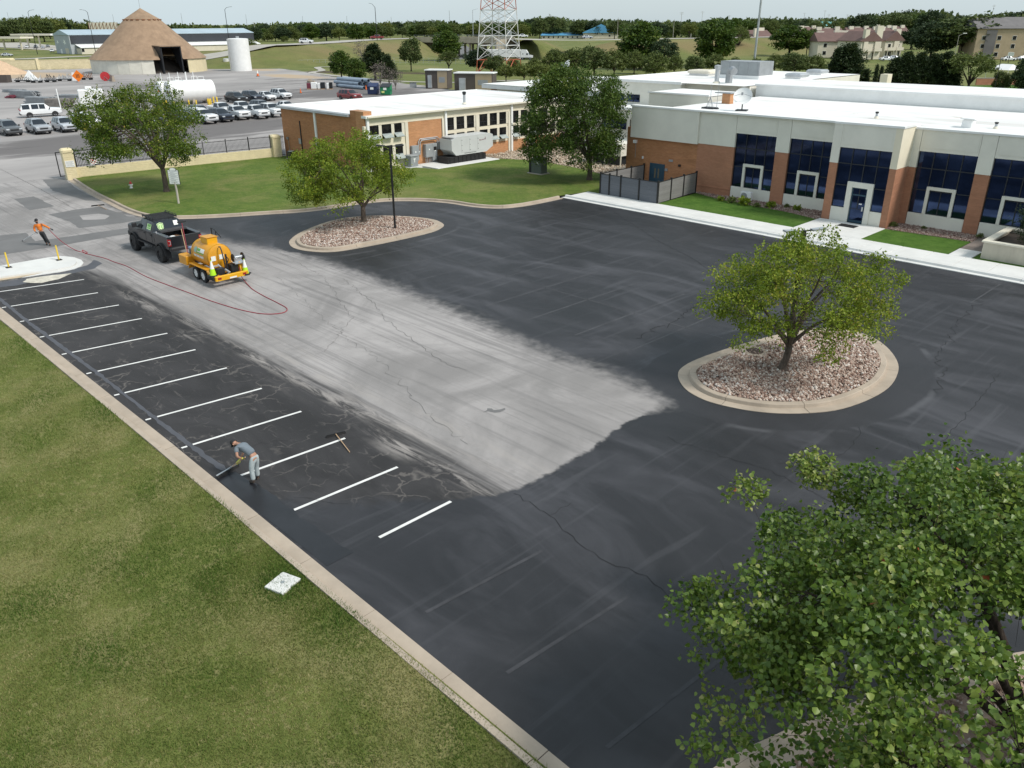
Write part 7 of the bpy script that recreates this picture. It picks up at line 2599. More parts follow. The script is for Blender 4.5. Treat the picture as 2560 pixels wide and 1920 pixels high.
def cone(label,loc,group=None,s=1.0,stripes=True,col='cone_lime'):
 t_ = thing('traffic_cone',label,'traffic cone',loc,ru(0,1),group)
 t_.scale = (s,s,s)
 mb = MB().bbox(-0.19,0.19,-0.19,0.19,0,0.045,0.015)
 mb.build('base',MATS['rubber'],t_)
 mb = MB().lathe([(0.145,0.046),(0.095,0.33)],n=16,cap=False)
 mb.lathe([(0.028,0.68),(0.024,0.71),(0.001,0.71)],n=16,cap=False)
 mb.build('body',MATS[col],t_,smooth=True)
 mb = MB().lathe([(0.095,0.33),(0.028,0.68)],n=16,cap=False)
 mb.build('reflective_collar',MATS['decal_white' if stripes else col],t_,smooth=True)
 return t_
mat('cone_lime',(0.44,0.78,0.02),0.5,0.04)
mat('cone_orange',(0.72,0.15,0.03),0.6,0.06)
cone('lime and white cone at the wheel side corner of the sealer trailer',(-40.98,17.93,0.60),'lime cones on the trailer',s=1.2)
cone('lime and white cone by the hose reel corner of the sealer trailer',(-40.62,19.62,0.42),'lime cones on the trailer',s=1.2)
mb = MB().bbox(-2.1,-1.75,-1.05,-0.7,0.36,0.41,0.02)
mb.build('cone_bracket',MATS['metal_dark'],tl_)
# brooms standing in the tool box
for i,(dx,col,lab) in enumerate(((0.0,'hose_red','red handled squeegee standing in the trailer tool box'),(0.12,'wood_pale','pale wooden handle leaning in the trailer tool box'))):
 mat('hose_red',(0.30,0.025,0.04),0.55,0.10,2)
 mat('wood_pale',(0.50,0.33,0.20),0.7,0.10,4,stretch=(4,4,0.5))
 t_ = thing('broom',lab,'broom',(-44.55 - dx,18.25,1.12))
 mb = MB().cyl((0,0,-0.4),(-0.75 - 0.1 * i,0.25,1.55 - 0.35 * i),0.022,n=6)
 mb.build('handle',MATS[col],t_)
 mb = MB()
 if i == 0:
  mb.obox((-0.78,0.26,1.62),(0.05,0.5,0.07))
  mb.build('blade',MATS['rubber'],t_)
# ================================================================== FAR STRUCTURES
def part(mb,name,m_,t_,smooth=False,world=False):
 return mb.build(name,MATS[m_] if isinstance(m_,str) else [MATS[x] for x in m_],t_,smooth=smooth,world=world)
def dep(p):
 return (-p.x * _sa + p.y * _ca) * _c + (CAM_H - p.z) * _s
def px2m(p,px):
 return px * dep(p) / CAM_F
# ---- salt dome
mat('shingle',(0.30,0.205,0.135),0.95,0.14,0.5,bump=0.5,bscale=6)
mat('dome_wall',(0.68,0.655,0.58),0.9,0.06,0.6,dirt=0.2)
mat('dome_wall_b',(0.66,0.575,0.38),0.9,0.06,0.6,dirt=0.25)
mat('salt_dark',(0.10,0.085,0.075),0.95,0.2,0.4)
dc = Vector((-259.0,104.6,0))
DR,DE = 16.0,3.75
za = htop(dc,353,21.5)
zr = htop(dc,359,47)
rr_ = 4.7
dome = thing('salt_dome','conical brown shingled salt dome on a pale panelled wall with one dark doorway','building',dc)
NP_ = 30
door_a = 6.0 / 30
for k in range(NP_):
 a0,a1 = 2 * PI * (k + 0.5) / NP_,2 * PI * (k + 1.5) / NP_
 am = (a0 + a1) / 2
 if abs((am + PI) % (2 * PI) - PI) < 0.24:
  continue
 mb = MB()
 q = []
 for r in (DR - 0.25,DR):
  for a in (a0 + 0.0012,a1 - 0.0012):
   q.append((r * cos(a),r * sin(a)))
 mb.prism([q[0],q[2],q[3],q[1]],0,DE)
 part(mb,'wall_panel','dome_wall_b' if 0.2 < am < 1.9 else 'dome_wall',dome)
mb = MB()
rings = [(DR + 0.35,DE - 0.05),(12.2,DE + (zr - DE) * 0.335),(8.4,DE + (zr - DE) * 0.67),(rr_,zr)]
nseg = 60
for i in range(3):
 for k in range(nseg):
  a0,a1 = 2 * PI * k / nseg,2 * PI * (k + 1) / nseg
  am = ((a0 + a1) / 2 + PI) % (2 * PI) - PI
  if i == 0 and abs(am) < 0.20:
   continue
  (r0,z0),(r1,z1) = rings[i],rings[i + 1]
  mb.face([(r0 * cos(a0),r0 * sin(a0),z0),(r0 * cos(a1),r0 * sin(a1),z0),(r1 * cos(a1),r1 * sin(a1),z1),(r1 * cos(a0),r1 * sin(a0),z1)])
mb.build('roof',MATS['shingle'],dome,fix=False)
mb = MB().lathe([(rr_ + 0.25,zr - 0.1),(0.25,za),(0.02,za + 0.15)],n=30,cap=False)
part(mb,'roof_cap','shingle',dome)
for k in range(20):
 a = 2 * PI * k / 20
 mb = MB().obox(((rr_ + 0.35) * cos(a),(rr_ + 0.35) * sin(a),zr - 0.25),(0.5,0.75,0.35),rz=a)
 part(mb,'vent','rust',dome)
mb = MB()
xd = 16.3
for s in (-2.9,2.9):
 mb.profile([(xd,0.0),(xd,7.1),(9.4,7.1),(12.4,3.7),(15.6,0.0)],s - 0.12,s + 0.12,'y')
part(mb,'door_cheek','metal_dark',dome)
mb = MB().obox((12.9,0,7.3),(8.0,6.6,0.2),ry=0.02)
part(mb,'door_roof','shingle',dome)
mb = MB()
for s in (-2.75,2.75):
 mb.box(xd - 0.1,xd + 0.1,s - 0.12,s + 0.12,0,7.1)
mb.box(xd - 0.1,xd + 0.1,-2.63,2.63,6.85,7.1)
part(mb,'door_frame','metal_dark',dome)
mb = MB().lathe([(11.5,0.05),(7.0,2.6),(2.0,5.0),(0.1,5.4)],n=24,cap=False)
part(mb,'salt_heap','salt_dark',dome)
mb = MB().cyl((0,0,za),(-0.3,0.1,za + 2.6),0.05,n=5)
part(mb,'finial','metal_grey',dome)
# ---- upright tanks
def vtank(px,py,wpx,ty,label,pip=True):
 b = g(px,py)
 r = px2m(b,wpx) / 2
 h = htop(b,px,ty)
 t_ = thing('storage_tank',label,'tank',b)
 mb = MB().lathe([(r,0),(r,h * 0.975),(r * 0.8,h * 0.99),(0.05,h)],n=28)
 part(mb,'shell','white_paint',t_,True)
 mb = MB()
 for k in (0.25,0.5,0.75):
  mb.lathe([(r * 1.001,h * k - 0.03),(r * 1.006,h * k),(r * 1.001,h * k + 0.03)],n=28,cap=False)
 part(mb,'weld_band','white_paint',t_,True)
 if pip:
  mb = MB()
  for x in (-0.4,0.5):
   mb.cyl((x,0,h * 0.985),(x,0,h + 0.5),0.25,n=8)
  mb.tube([(0.1,-r * 1.03,0.4),(0.1,-r * 1.06,h * 0.95)],0.06,5)
  part(mb,'fitting','metal_galv',t_)
 return t_
vtank(604,177,51,95,'tall white upright tank beside the salt dome')
vtank(585,168,20,128,'slimmer white tank behind the tall white one',False)
vtank(571,168,20,146,'low white tank left of the tall white one',False)
# ---- horizontal fuel tanks
def htank(lx,ly,rx,ry_,dpx,label,hazard):
 a,b = g(lx,ly),g(rx,ry_)
 r = px2m((a + b) / 2,dpx) / 2
 L = px2m(a,rx - lx) / 0.74
 t_ = thing('fuel_tank',label,'tank',a,rad(86))
 z = r + 0.35
 mb = MB().lathe([(0.02,0.0),(r * 0.985,0.02),(r,0.06),(r,L - 0.06),(r * 0.985,L - 0.02),(0.02,L)],c=(0,0,z),n=36,axis='x')
 part(mb,'shell','white_paint',t_,True)
 mb = MB()
 for x in (L * 0.18,L * 0.5,L * 0.82):
  mb.box(x - 0.2,x + 0.2,-r * 0.7,r * 0.7,0,r * 0.55)
 part(mb,'saddle','concrete',t_)
 mb = MB()
 for x in (L * 0.1,L * 0.45,L * 0.62):
  mb.cyl((x,0,z + r - 0.05),(x,0,z + r + 1.4),0.06,n=6)
 for x in (L * 0.3,L * 0.8):
  for s in (-0.5,0.5):
   mb.cyl((x + s,0.4,z + r - 0.1),(x + s,0.4,z + r + 0.55),0.035,n=5)
  mb.cyl((x - 0.5,0.4,z + r + 0.55),(x + 0.5,0.4,z + r + 0.55),0.035,n=5)
 part(mb,'vent_pipe','trim_white',t_)
 mb = MB().cyl((L * 0.4,0,z + r - 0.05),(L * 0.4,0,z + r + 0.12),0.3,n=10)
 part(mb,'manway','trim_white',t_)
 mb = MB().box(-0.03,-0.005,-0.55,0.25,z - 0.2,z + 0.2)
 part(mb,'hazard_sign',hazard,t_)
 mb = MB().box(-0.03,-0.005,-1.1,-0.8,z - 0.15,z + 0.12)
 part(mb,'hazard_label','metal_dark',t_)
 return t_
mat('sign_maroon',(0.16,0.03,0.05),0.5,0.05)
htank(401,256,490,252,44,'large white horizontal fuel tank behind its twin, with an orange sign','orange')
htank(424,263,508,260,50,'large white horizontal fuel tank in front, with a maroon sign','sign_maroon')
for i,(x,y,h_) in enumerate(((175,508,92),(220,508,92),(325,500,70),(440,478,75),(540,475,65),(648,470,60),(905,470,105),(955,475,110),(822,475,85),(840,478,85),(860,470,80))):
 b = g(380 + x * .17179,180 + y * .17179)
 hh = px2m(b,h_ * .17179)
 t_ = thing('bollard',('yellow bollard at the sign end of the fuel tanks, outer','yellow bollard at the sign end of the fuel tanks, inner','yellow bollard under the front fuel tank, first','yellow bollard under the front fuel tank, second','yellow bollard under the front fuel tank, third','yellow bollard under the front fuel tank, fourth',
       'tall yellow bollard standing clear of the tanks','tall yellow bollard standing clearest of the tanks','yellow bollard beside the small drum, first','yellow bollard beside the small drum, second','yellow bollard beside the small drum, third')[i],'bollard',b,0,'yellow bollards round the fuel tanks')
 mb = MB().lathe([(0.13,0),(0.13,hh - 0.08),(0.09,hh - 0.02),(0.01,hh)],n=8)
 part(mb,'post','post_yellow' if 'post_yellow' in MATS else mat('post_yellow',(0.72,0.50,0.05),0.55,0.06).name,t_,True)
b = g(520,256)
t_ = thing('drum_trailer','small white round drum on a trailer beside the fuel tanks','trailer',b,0.9)
mb = MB().lathe([(0.05,-1.1),(0.75,-0.95),(0.85,0),(0.75,0.95),(0.05,1.1)],c=(0,0,1.55),n=16,axis='x')
part(mb,'drum','white_paint',t_,True)
mb = MB().box(-1.6,2.4,-0.5,0.5,0.5,0.62)
part(mb,'frame','metal_dark',t_)
for s in (1,-1):
 wheel(t_,0,s * 0.85,0.38,0.2,'steel_white',6)
# ---- white utility trailer with a round window
b = g(0.28933 * 770,0.28933 * 942)
t_ = thing('box_trailer','white box trailer with a roof unit and small dark windows','trailer',b,rad(72))
mb = MB().bbox(-1.2,2.6,-1.1,1.1,0.5,3.1,0.12)
part(mb,'body','white_paint',t_)
mb = MB().bbox(0.0,1.0,-0.5,0.5,3.21,3.55,0.08)
part(mb,'roof_unit','trim_white',t_)
mb = MB().box(-1.22,-1.201,-0.7,-0.35,1.7,2.3)
mb.box(-1.22,-1.201,0.3,0.75,1.2,2.5)
part(mb,'window','auto_glass',t_)
mb = MB().lathe([(0.38,-0.03),(0.38,0.03)],c=(1.2,-1.12,1.9),n=14,axis='y')
part(mb,'spare_wheel','rubber',t_)
for s in (1,-1):
 for x in (0.8,1.7):
  wheel(t_,x,s * 1.0,0.36,0.2,'steel_white',6)
# ---- far yellow yard wall
fwl = thing('yard_wall','long yellow block wall closing the yard before the frontage road','wall',(-296,85,0))
wp = [(-322,40),(-309,64),(-297.5,85),(-290.5,100)]
for a,b_ in zip(wp[:-1],wp[1:]):
 a,b_ = Vector(a),Vector(b_)
 d = b_ - a
 mb = MB().obox(((a.x + b_.x) / 2,(a.y + b_.y) / 2,1.35),(d.length,0.3,2.7),rz=math.atan2(d.y,d.x))
 part(mb,'wall_run','block_yellow',fwl,world=True)
 mb = MB().obox(((a.x + b_.x) / 2,(a.y + b_.y) / 2,2.78),(d.length,0.42,0.14),rz=math.atan2(d.y,d.x))
 part(mb,'coping','yellow_cap',fwl,world=True)
 mb = MB().box(b_.x - 0.4,b_.x + 0.4,b_.y - 0.4,b_.y + 0.4,0,3.2)
 part(mb,'pier','yellow_cap',fwl,world=True)
# ---- lamp posts and poles
def pole(name,label,cat,b,z0,z1,r0,r1,m_,lean=(0,0)):
 t_ = thing(name,label,cat,(b.x,b.y,z0))
 mb = MB().tube([(0,0,0),(lean[0],lean[1],z1 - z0)],[r0,r1],8)
 part(mb,'pole',m_,t_,True)
 return t_
for i,(px,py,ty,lab,dz) in enumerate(((94,136,24.6,'tall black road lamp with no arm showing, beside the fuel station',0),(241,141,24,'tall black road lamp with a short arm, in front of the grey hall',1),(578,141,17,'tall black road lamp rising behind the white upright tank',1))):
 b = g(px,py)
 h = htop(b,px - 0.228 * (py - ty),ty)
 t_ = pole('street_lamp',lab,'street lamp',b,0,h - 1.0,0.16,0.10,'black')
 t_['group'] = 'tall black road lamps'
 mb = MB()
 d = rgt * (-1 if i == 1 else 1)
 mb.tube([(0,0,h - 1.05),tuple(d * 0.8 + Vector((0,0,h - 0.3))),tuple(d * 2.4 + Vector((0,0,h)))],[0.08,0.07,0.05],6)
 part(mb,'arm','black',t_,True)
 mb = MB().obox(tuple(d * 2.7 + Vector((0,0,h))),(0.9,0.35,0.16),rz=_ca)
 part(mb,'lamp_head','metal_grey',t_)
b = g(943,101,6)
t_ = pole('street_lamp','tall black road lamp on the highway bank above the clump of trees','street lamp',b,5.8,htop(b,934,18),0.17,0.11,'black')
mb = MB()
hh = htop(b,934,18) - 5.8
mb.tube([(0,0,hh - 0.05),tuple(rgt * -1.2 + Vector((0,0,hh + 1.3))),tuple(rgt * -2.6 + Vector((0,0,hh + 1.6)))],[0.09,0.07,0.05],6)
part(mb,'arm','black',t_,True)
b = g(1183,94,6)
t_ = pole('street_lamp','grey highway lamp standing on the bridge','street lamp',b,6.0,htop(b,1184,25),0.16,0.1,'metal_galv')
mb = MB()
hh = htop(b,1184,25) - 6
mb.tube([(0,0,hh - 0.05),tuple(rgt * 2.5 + Vector((0,0,hh + 0.6)))],[0.08,0.05],6)
part(mb,'arm','metal_galv',t_,True)
b = g(1883,178)
t_ = pole('sports_light_pole','thick grey steel pole rising out of the frame behind the office','pole',b,0,34,0.34,0.24,'metal_galv')
mb = MB().box(-1.6,1.6,-0.2,0.2,33.0,33.6)
part(mb,'lamp_bar','metal_galv',t_)
for i,(px,py,ty,w_) in enumerate(((640,101,55,3),(1372,96,33,0),(1460,96,48,0),(1543,99,44,0),(1682,99,48,0),(1700,93,30,2),(1724,130,84,0),(1752,62,28,2),(1820,60,38,2),(1920,85,38,0),(1938,60,41,2),(2005,56,32,1),(2055,48,26,1),(2066,62,35,2),(2112,60,36,2),(2545,62,28,0),(2470,36,12,3))):
 b = g(px,min(py,100) if py < 101 else py)
 if py < 76:
  b = g(px,84)
 z0 = 0
 h = htop(b,px,ty)
 t_ = pole('utility_pole','wooden utility pole in the line above the far trees','pole',b,0,h,0.2,0.14,'concrete_road')
 t_['group'] = 'utility poles among the far trees'
 if w_:
  mb = MB()
  for k in range(w_ if w_ < 3 else 2):
   mb.obox((0,0,h - 0.5 - 1.1 * k),(2.6 + px2m(b,2),0.14,0.14),rz=_ca)
  part(mb,'crossarm','concrete_road',t_)
  if w_ == 3:
   mb = MB().lathe([(0.3,h - 4.2),(0.3,h - 3.1)],c=(0.4,0,0),n=8)
   part(mb,'transformer','metal_galv',t_)
for i in range(9):
 px = (30,140,290,460,620,760,870,980,1125)[i]
 b = g(px,82)
 t_ = pole('transmission_pole','faint grey steel transmission pole on the horizon','pole',b,0,htop(b,px,(30,29,36,33,36,40,40,42,26)[i]),0.45,0.25,'metal_galv')
 t_['group'] = 'transmission poles on the horizon'
# ---- lattice radio tower
tw = thing('radio_tower','red and white lattice radio tower rising out of the frame','tower',g(1248,184))
TWD = thing  # keep name short
mat('tower_red',(0.42,0.10,0.045),0.7,0.15,1.5,dirt=0.2)
mat('tower_white',(0.66,0.65,0.64),0.7,0.08,1.5,dirt=0.15)
yaw = rad(20)
def tw_c(k,z):
 r = 6.6 - 0.095 * z
 a = yaw + PI / 4 + k * PI / 2
 return Vector((r * cos(a),r * sin(a),z))
lev = [0,3.6,7.2,9.6,13.0,16.0,19.0,22.0,25.0,28.0,31.0]
for i in range(len(lev) - 1):
 z0,z1 = lev[i],lev[i + 1]
 mm = 'tower_red' if i < 1 else ('tower_white' if i < 5 else ('tower_red' if i < 8 else 'tower_white'))
 mb,mc = MB(),MB()
 for k in range(4):
  a0,a1,b0,b1 = tw_c(k,z0),tw_c(k,z1),tw_c(k + 1,z0),tw_c(k + 1,z1)
  mb.tube([a0,a1],0.15,4)
  mc.tube([a1,b1],0.09,4)
  if i in (0,2):
   md_ = (a1 + b1) / 2
   mc.tube([a0,md_],0.13,4)
   mc.tube([b0,md_],0.13,4)
  else:
   mc.tube([a0,b1],0.075,4)
   mc.tube([b0,a1],0.075,4)
 part(mb,'leg_section','tower_red' if i in (0,5,6) else 'tower_white',tw)
 part(mc,'bracing',mm,tw)
mb = MB()
for (a,b_) in ((-0.2,0),(0.2,0)):
 mb.cyl((a,b_,0),(a,b_,31),0.06,n=4)
for k in range(78):
 mb.box(-0.2,0.2,-0.03,0.03,0.4 * k,0.4 * k + 0.05)
part(mb,'ladder','tower_white',tw)
mb = MB().box(-0.7,0.7,3.8,4.2,9.3,10.8)
part(mb,'antenna_panel','metal_galv',tw)
# ---- highway bridge
bra,brb = g(1062,95,6.3),g(1262,97,6.3)
dd = (brb - bra)
dd.z = 0
L_b = dd.length
br_ = thing('highway_bridge','concrete girder bridge carrying the highway over the sunken road','bridge',(bra.x,bra.y,0),math.atan2(dd.y,dd.x))
mat('bridge_tan',(0.42,0.37,0.29),0.9,0.10,0.4,dirt=0.3)
mb = MB().box(0,L_b,-7.2,7.2,4.6,6.05)
part(mb,'deck','bridge_tan',br_)
for s in (-7.1,7.1):
 mb = MB().box(0,L_b,s - 0.15,s + 0.15,6.06,6.95)
 part(mb,'parapet','bridge_tan',br_)
 mb = MB()
 for k in range(int(L_b / 3)):
  mb.box(3 * k - 0.04,3 * k + 0.04,s - 0.04,s + 0.04,6.96,7.7)
 mb.box(0,L_b,s - 0.03,s + 0.03,7.62,7.7)
 part(mb,'railing','metal_grey',br_)
for f_ in (0.34,0.52,0.68,0.84):
 for y in (-5.5,0,5.5):
  mb = MB().cyl((L_b * f_,y,-2),(L_b * f_,y,4.2),0.55,n=10)
  part(mb,'pier','bridge_tan',br_,True)
 mb = MB().box(L_b * f_ - 0.6,L_b * f_ + 0.6,-6.8,6.8,4.0,4.59)
 part(mb,'cross_beam','bridge_tan',br_)
mb = MB().box(-1.0,-0.05,-7.2,7.2,-1,6.05)
mb.box(L_b + 0.05,L_b + 1.0,-7.2,7.2,-1,6.05)
part(mb,'abutment','bridge_tan',br_)
# ---- chain link fence along the bank
clf = thing('wire_fence','low wire fence along the foot of the highway bank','fence',g(800,160))
fp = [g(px,py) for px,py in ((625,167),(700,166),(800,164),(900,161),(1000,159),(1100,160),(1180,162))]
pp = smooth_path([(p.x,p.y,0) for p in fp],7)
mb = MB()
for p in pp:
 mb.cyl((p.x,p.y,0),(p.x,p.y,1.9),0.05,n=5)
o = part(mb,'fence_post','metal_galv',clf,world=True)
tag(o,kind='stuff')
mb = MB()
for z in (0.4,1.1,1.85):
 mb.tube([(p.x,p.y,z) for p in pp],0.02,4)
part(mb,'wire','metal_galv',clf,world=True)
# ---- buildings beyond
def block(parent,x0,x1,y0,y1,z0,z1,m_,name='wall'):
 mb = MB().box(x0,x1,y0,y1,z0,z1)
 return part(mb,name,m_,parent)
def gable(parent,x0,x1,y0,y1,z0,zr_,m_roof,m_wall,ov=0.4,axis='x',hip=0.0):
 """Pitched roof; ridge along the given axis."""
 mb = MB()
 if axis == 'x':
  ym = (y0 + y1) / 2
  vs = [(x0 - ov,y0 - ov,z0),(x1 + ov,y0 - ov,z0),(x1 + ov,y1 + ov,z0),(x0 - ov,y1 + ov,z0),(x0 - ov + hip,ym,zr_),(x1 + ov - hip,ym,zr_)]
 else:
  xm = (x0 + x1) / 2
  vs = [(x1 + ov,y0 - ov,z0),(x1 + ov,y1 + ov,z0),(x0 - ov,y1 + ov,z0),(x0 - ov,y0 - ov,z0),(xm,y0 - ov + hip,zr_),(xm,y1 + ov - hip,zr_)]
 up_ = [(v[0],v[1],v[2] + 0.18) for v in vs]
 mb.add(vs + up_,[(6,7,11,10),(8,9,10,11),(7,8,11),(9,6,10),(0,4,5,1),(2,5,4,3),(0,1,7,6),(1,2,8,7),(2,3,9,8),(3,0,6,9)])
 r_ = part(mb,'roof',m_roof,parent)
 mb = MB()
 if axis == 'x':
  for x in (x0,x1):
   mb.face([(x,y0,z0),(x,y1,z0),(x,(y0 + y1) / 2,zr_ - 0.02)])
 else:
  for y in (y0,y1):
   mb.face([(x0,y,z0),(x1,y,z0),((x0 + x1) / 2,y,zr_ - 0.02)])
 part(mb,'gable',m_wall,parent)
 return r_
def wins(parent,pts,m_frame='trim_white',m_pane='glass_dark',axis='y',sgn=-1):
 """pts: (u, z, w, h, plane)"""
 for (u,z,w_,h_,pl_) in pts:
  mb = MB()
  if axis == 'y':
   mb.box(u - w_ / 2 - 0.08,u + w_ / 2 + 0.08,pl_ - 0.06,pl_ + 0.06,z - 0.08,z + h_ + 0.08)
  else:
   mb.box(pl_ - 0.06,pl_ + 0.06,u - w_ / 2 - 0.08,u + w_ / 2 + 0.08,z - 0.08,z + h_ + 0.08)
  f_ = part(mb,'window',m_frame,parent)
  mb = MB()
  if axis == 'y':
   mb.box(u - w_ / 2,u + w_ / 2,pl_ + sgn * 0.07 - 0.01,pl_ + sgn * 0.07 + 0.01,z,z + h_)
  else:
   mb.box(pl_ + sgn * 0.07 - 0.01,pl_ + sgn * 0.07 + 0.01,u - w_ / 2,u + w_ / 2,z,z + h_)
  part(mb,'pane',m_pane,f_)
mat('siding_grey',(0.42,0.45,0.48),0.8,0.05,0.3)
mat('roof_blue',(0.38,0.47,0.53),0.6,0.06,0.2)
mat('fascia_dark',(0.035,0.04,0.05),0.7,0.1,0.3)
mat('siding_cream',(0.64,0.59,0.48),0.85,0.05,0.3)
mat('roof_maroon',(0.155,0.095,0.085),0.9,0.10,0.4)
mat('roof_grey',(0.165,0.155,0.155),0.9,0.10,0.4)
mat('roof_bright_blue',(0.10,0.33,0.56),0.6,0.06,0.3)
mat('roof_teal',(0.16,0.42,0.42),0.6,0.06,0.3)
VIEW = CAM_AZ          # turn that lines a local +x with picture right
# grey hall with a dark fascia band and white stars
b = g(143,133)
e_ = g(221,131)
wdt = px2m(b,78) / 0.72
rz = 0.0
hall = thing('metal_hall','long grey metal hall with white stars on its gable and a dark band','building',b,rz)
he = htop(e_,130 + 1010 * .08137,70 + 200 * .08137)
hr = htop(b,130 + 510 * .08137,70 + 60 * .08137)
LEN = 95.0
block(hall,0,wdt,0,LEN,0,he,'siding_grey')
gable(hall,0,wdt,0,LEN,he,hr,'roof_blue','siding_grey',axis='y',ov=0.3)
block(hall,wdt,wdt + 0.4,0.5,LEN,he * 0.55,he - 0.15,'fascia_dark','fascia_band')
mb = MB()
mb.add([(wdt,2,he * 0.52),(wdt + 7,2,he * 0.36),(wdt + 7,LEN,he * 0.36),(wdt,LEN,he * 0.52),(wdt,2,he * 0.49),(wdt + 7,2,he * 0.33),(wdt + 7,LEN,he * 0.33),(wdt,LEN,he * 0.49)],[(0,1,2,3),(7,6,5,4),(0,4,5,1),(1,5,6,2),(2,6,7,3)])
part(mb,'lean_to_roof','trim_white',hall)
block(hall,wdt + 0.01,wdt + 6.6,2.3,LEN,0,he * 0.30,'siding_cream','lean_to_wall')
wins(hall,[(3.0 + 8 * k,1.0,1.2,1.6,wdt + 6.6) for k in range(3)],axis='x',sgn=1)
for (u,z,k) in ((wdt * 0.20,he * 0.62,0.9),(wdt * 0.66,he * 0.62,1.25)):
 mb = MB()
 pts = []
 for i in range(10):
  rr2 = (1.25 if i % 2 == 0 else 0.5) * k
  a = PI / 2 + i * PI / 5 + 0.5
  pts.append((u + rr2 * 1.5 * cos(a),-0.03,z + rr2 * sin(a)))
 vs,fs = pts,None
 from mathutils.geometry import tessellate_polygon
 tri = tessellate_polygon([[Vector(p) for p in pts]])
 mb.add([(p[0],p[1],p[2]) for p in pts],[tuple(t_) for t_ in tri])
 part(mb,'star','decal_white',hall)
block(hall,wdt * 0.62,wdt * 0.83,-0.08,-0.01,0,he * 0.30,'siding_cream','roller_door')
block(hall,wdt * 0.30,wdt * 0.40,-0.08,-0.01,0,he * 0.24,'trim_white','door')
b2 = g(130 + 600 * .08137,70 + 745 * .08137)
sg_ = thing('pole_sign','red and white pole sign with a black back beside the grey hall','sign',b2 - awy * 6,VIEW)
hs = htop(b2 - awy * 6,130 + 390 * .08137,70 + 150 * .08137)
mb = MB().cyl((0,0,0),(-0.8,0,hs * 0.72),0.16,n=8)
part(mb,'post','black',sg_,True)
mb = MB().box(-3.2,-0.9,-0.2,0.0,hs * 0.60,hs)
part(mb,'panel','sign_red',sg_)
mb = MB().box(-2.95,-1.15,-0.22,-0.205,hs * 0.66,hs * 0.93)
part(mb,'panel_print','decal_white',sg_)
mb = MB().box(-0.75,0.3,-0.25,0.3,hs * 0.60,hs * 1.01)
part(mb,'side_panel','black',sg_)
# fuel canopy at the far left and flat shelter behind
def canopy(label,lx,ly,rx,ry_,ty,m_,cols,dpt=10):
 a,b_ = g(lx,ly),g(rx,ry_)
 h_ = htop(b_,rx,ty)
 d = b_ - a
 t_ = thing('fuel_canopy',label,'canopy',a,math.atan2(d.y,d.x))
 L = d.length
 block(t_,-1,L + 1,-1,dpt,h_ - 0.9,h_,m_,'canopy_roof')
 block(t_,-1.1,L + 1.1,-1.1,-0.99,h_ - 0.95,h_ + 0.05,'trim_cream','fascia')
 for c_ in cols:
  block(t_,L * c_ - 0.35,L * c_ + 0.35,1.5,2.2,0,h_ - 0.9,'siding_cream','column')
 return t_
canopy('cream fuel station canopy at the frame end',-70,125,56,125,92,'trim_cream',(0.1,0.5,0.62,0.95))
canopy('white flat shelter behind the fuel canopy, reaching the grey hall',40,119,132,119,84.5,'trim_white',(0.3,0.62),8)
b = g(265,100)
bb_ = thing('billboard','back of a large rusty framed billboard above the grey hall','billboard',b,VIEW)
hb = htop(b,265,56)
wb2 = px2m(b,72)
block(bb_,-wb2 / 2,wb2 / 2,0.3,0.6,hb - px2m(b,17),hb,'trim_cream','board')
mb = MB()
z0 = hb - px2m(b,17)
for k in range(9):
 x = -wb2 / 2 + wb2 * k / 8
 mb.box(x - 0.15,x + 0.15,0,0.29,z0,hb)
 if k < 8:
  mb.tube([(x,0.1,z0),(x + wb2 / 8,0.1,hb - 0.5)],0.14,4)
mb.box(-wb2 / 2,wb2 / 2,-0.1,0.28,z0 - 0.3,z0)
part(mb,'frame','rust',bb_)
mb = MB()
for x in (-wb2 * 0.3,wb2 * 0.3):
 mb.box(x - 0.3,x + 0.3,0,0.6,0,z0)
part(mb,'post','rust',bb_)
# church with a blue roof
b = g(1200 + 830 * .3074,97)
ch = thing('church','cream church with a dark cross on its gable and a bright blue roof','building',b,VIEW)
s_ = px2m(b,1)
hw = 90 * s_
he = htop(b,1500,80)
hr = htop(b,1500,61)
block(ch,3 * s_,hw,0,40,0,he * 0.86,'siding_cream')
gable(ch,3 * s_,hw,0,40,he * 0.86,hr,'roof_bright_blue','siding_cream',axis='y',ov=1.0)
xm = (3 * s_ + hw) / 2
mb = MB().box(xm - 9.5 * s_,xm - 8.0 * s_,-0.3,-0.05,he * 0.62,he * 1.08)
mb.box(xm - 14 * s_,xm - 3.5 * s_,-0.32,-0.04,he * 0.86,he * 0.93)
part(mb,'cross','fascia_dark',ch)
wins(ch,[(xm + 22 * s_,he * 0.3,4 * s_,he * 0.25,0.0),(xm + 5 * s_,he * 0.55,1.5 * s_,he * 0.3,0.0)])
block(ch,-100 * s_,2.9 * s_,4,22,0,he * 0.50,'siding_cream','side_wing')
gable(ch,-100 * s_,2.9 * s_,4,22,he * 0.50,he * 0.86,'roof_bright_blue','siding_cream',axis='x',ov=0.8)
wins(ch,[(-35 * s_ + 12 * s_ * k,he * 0.12,3.5 * s_,he * 0.25,4.0) for k in range(-5,3)])
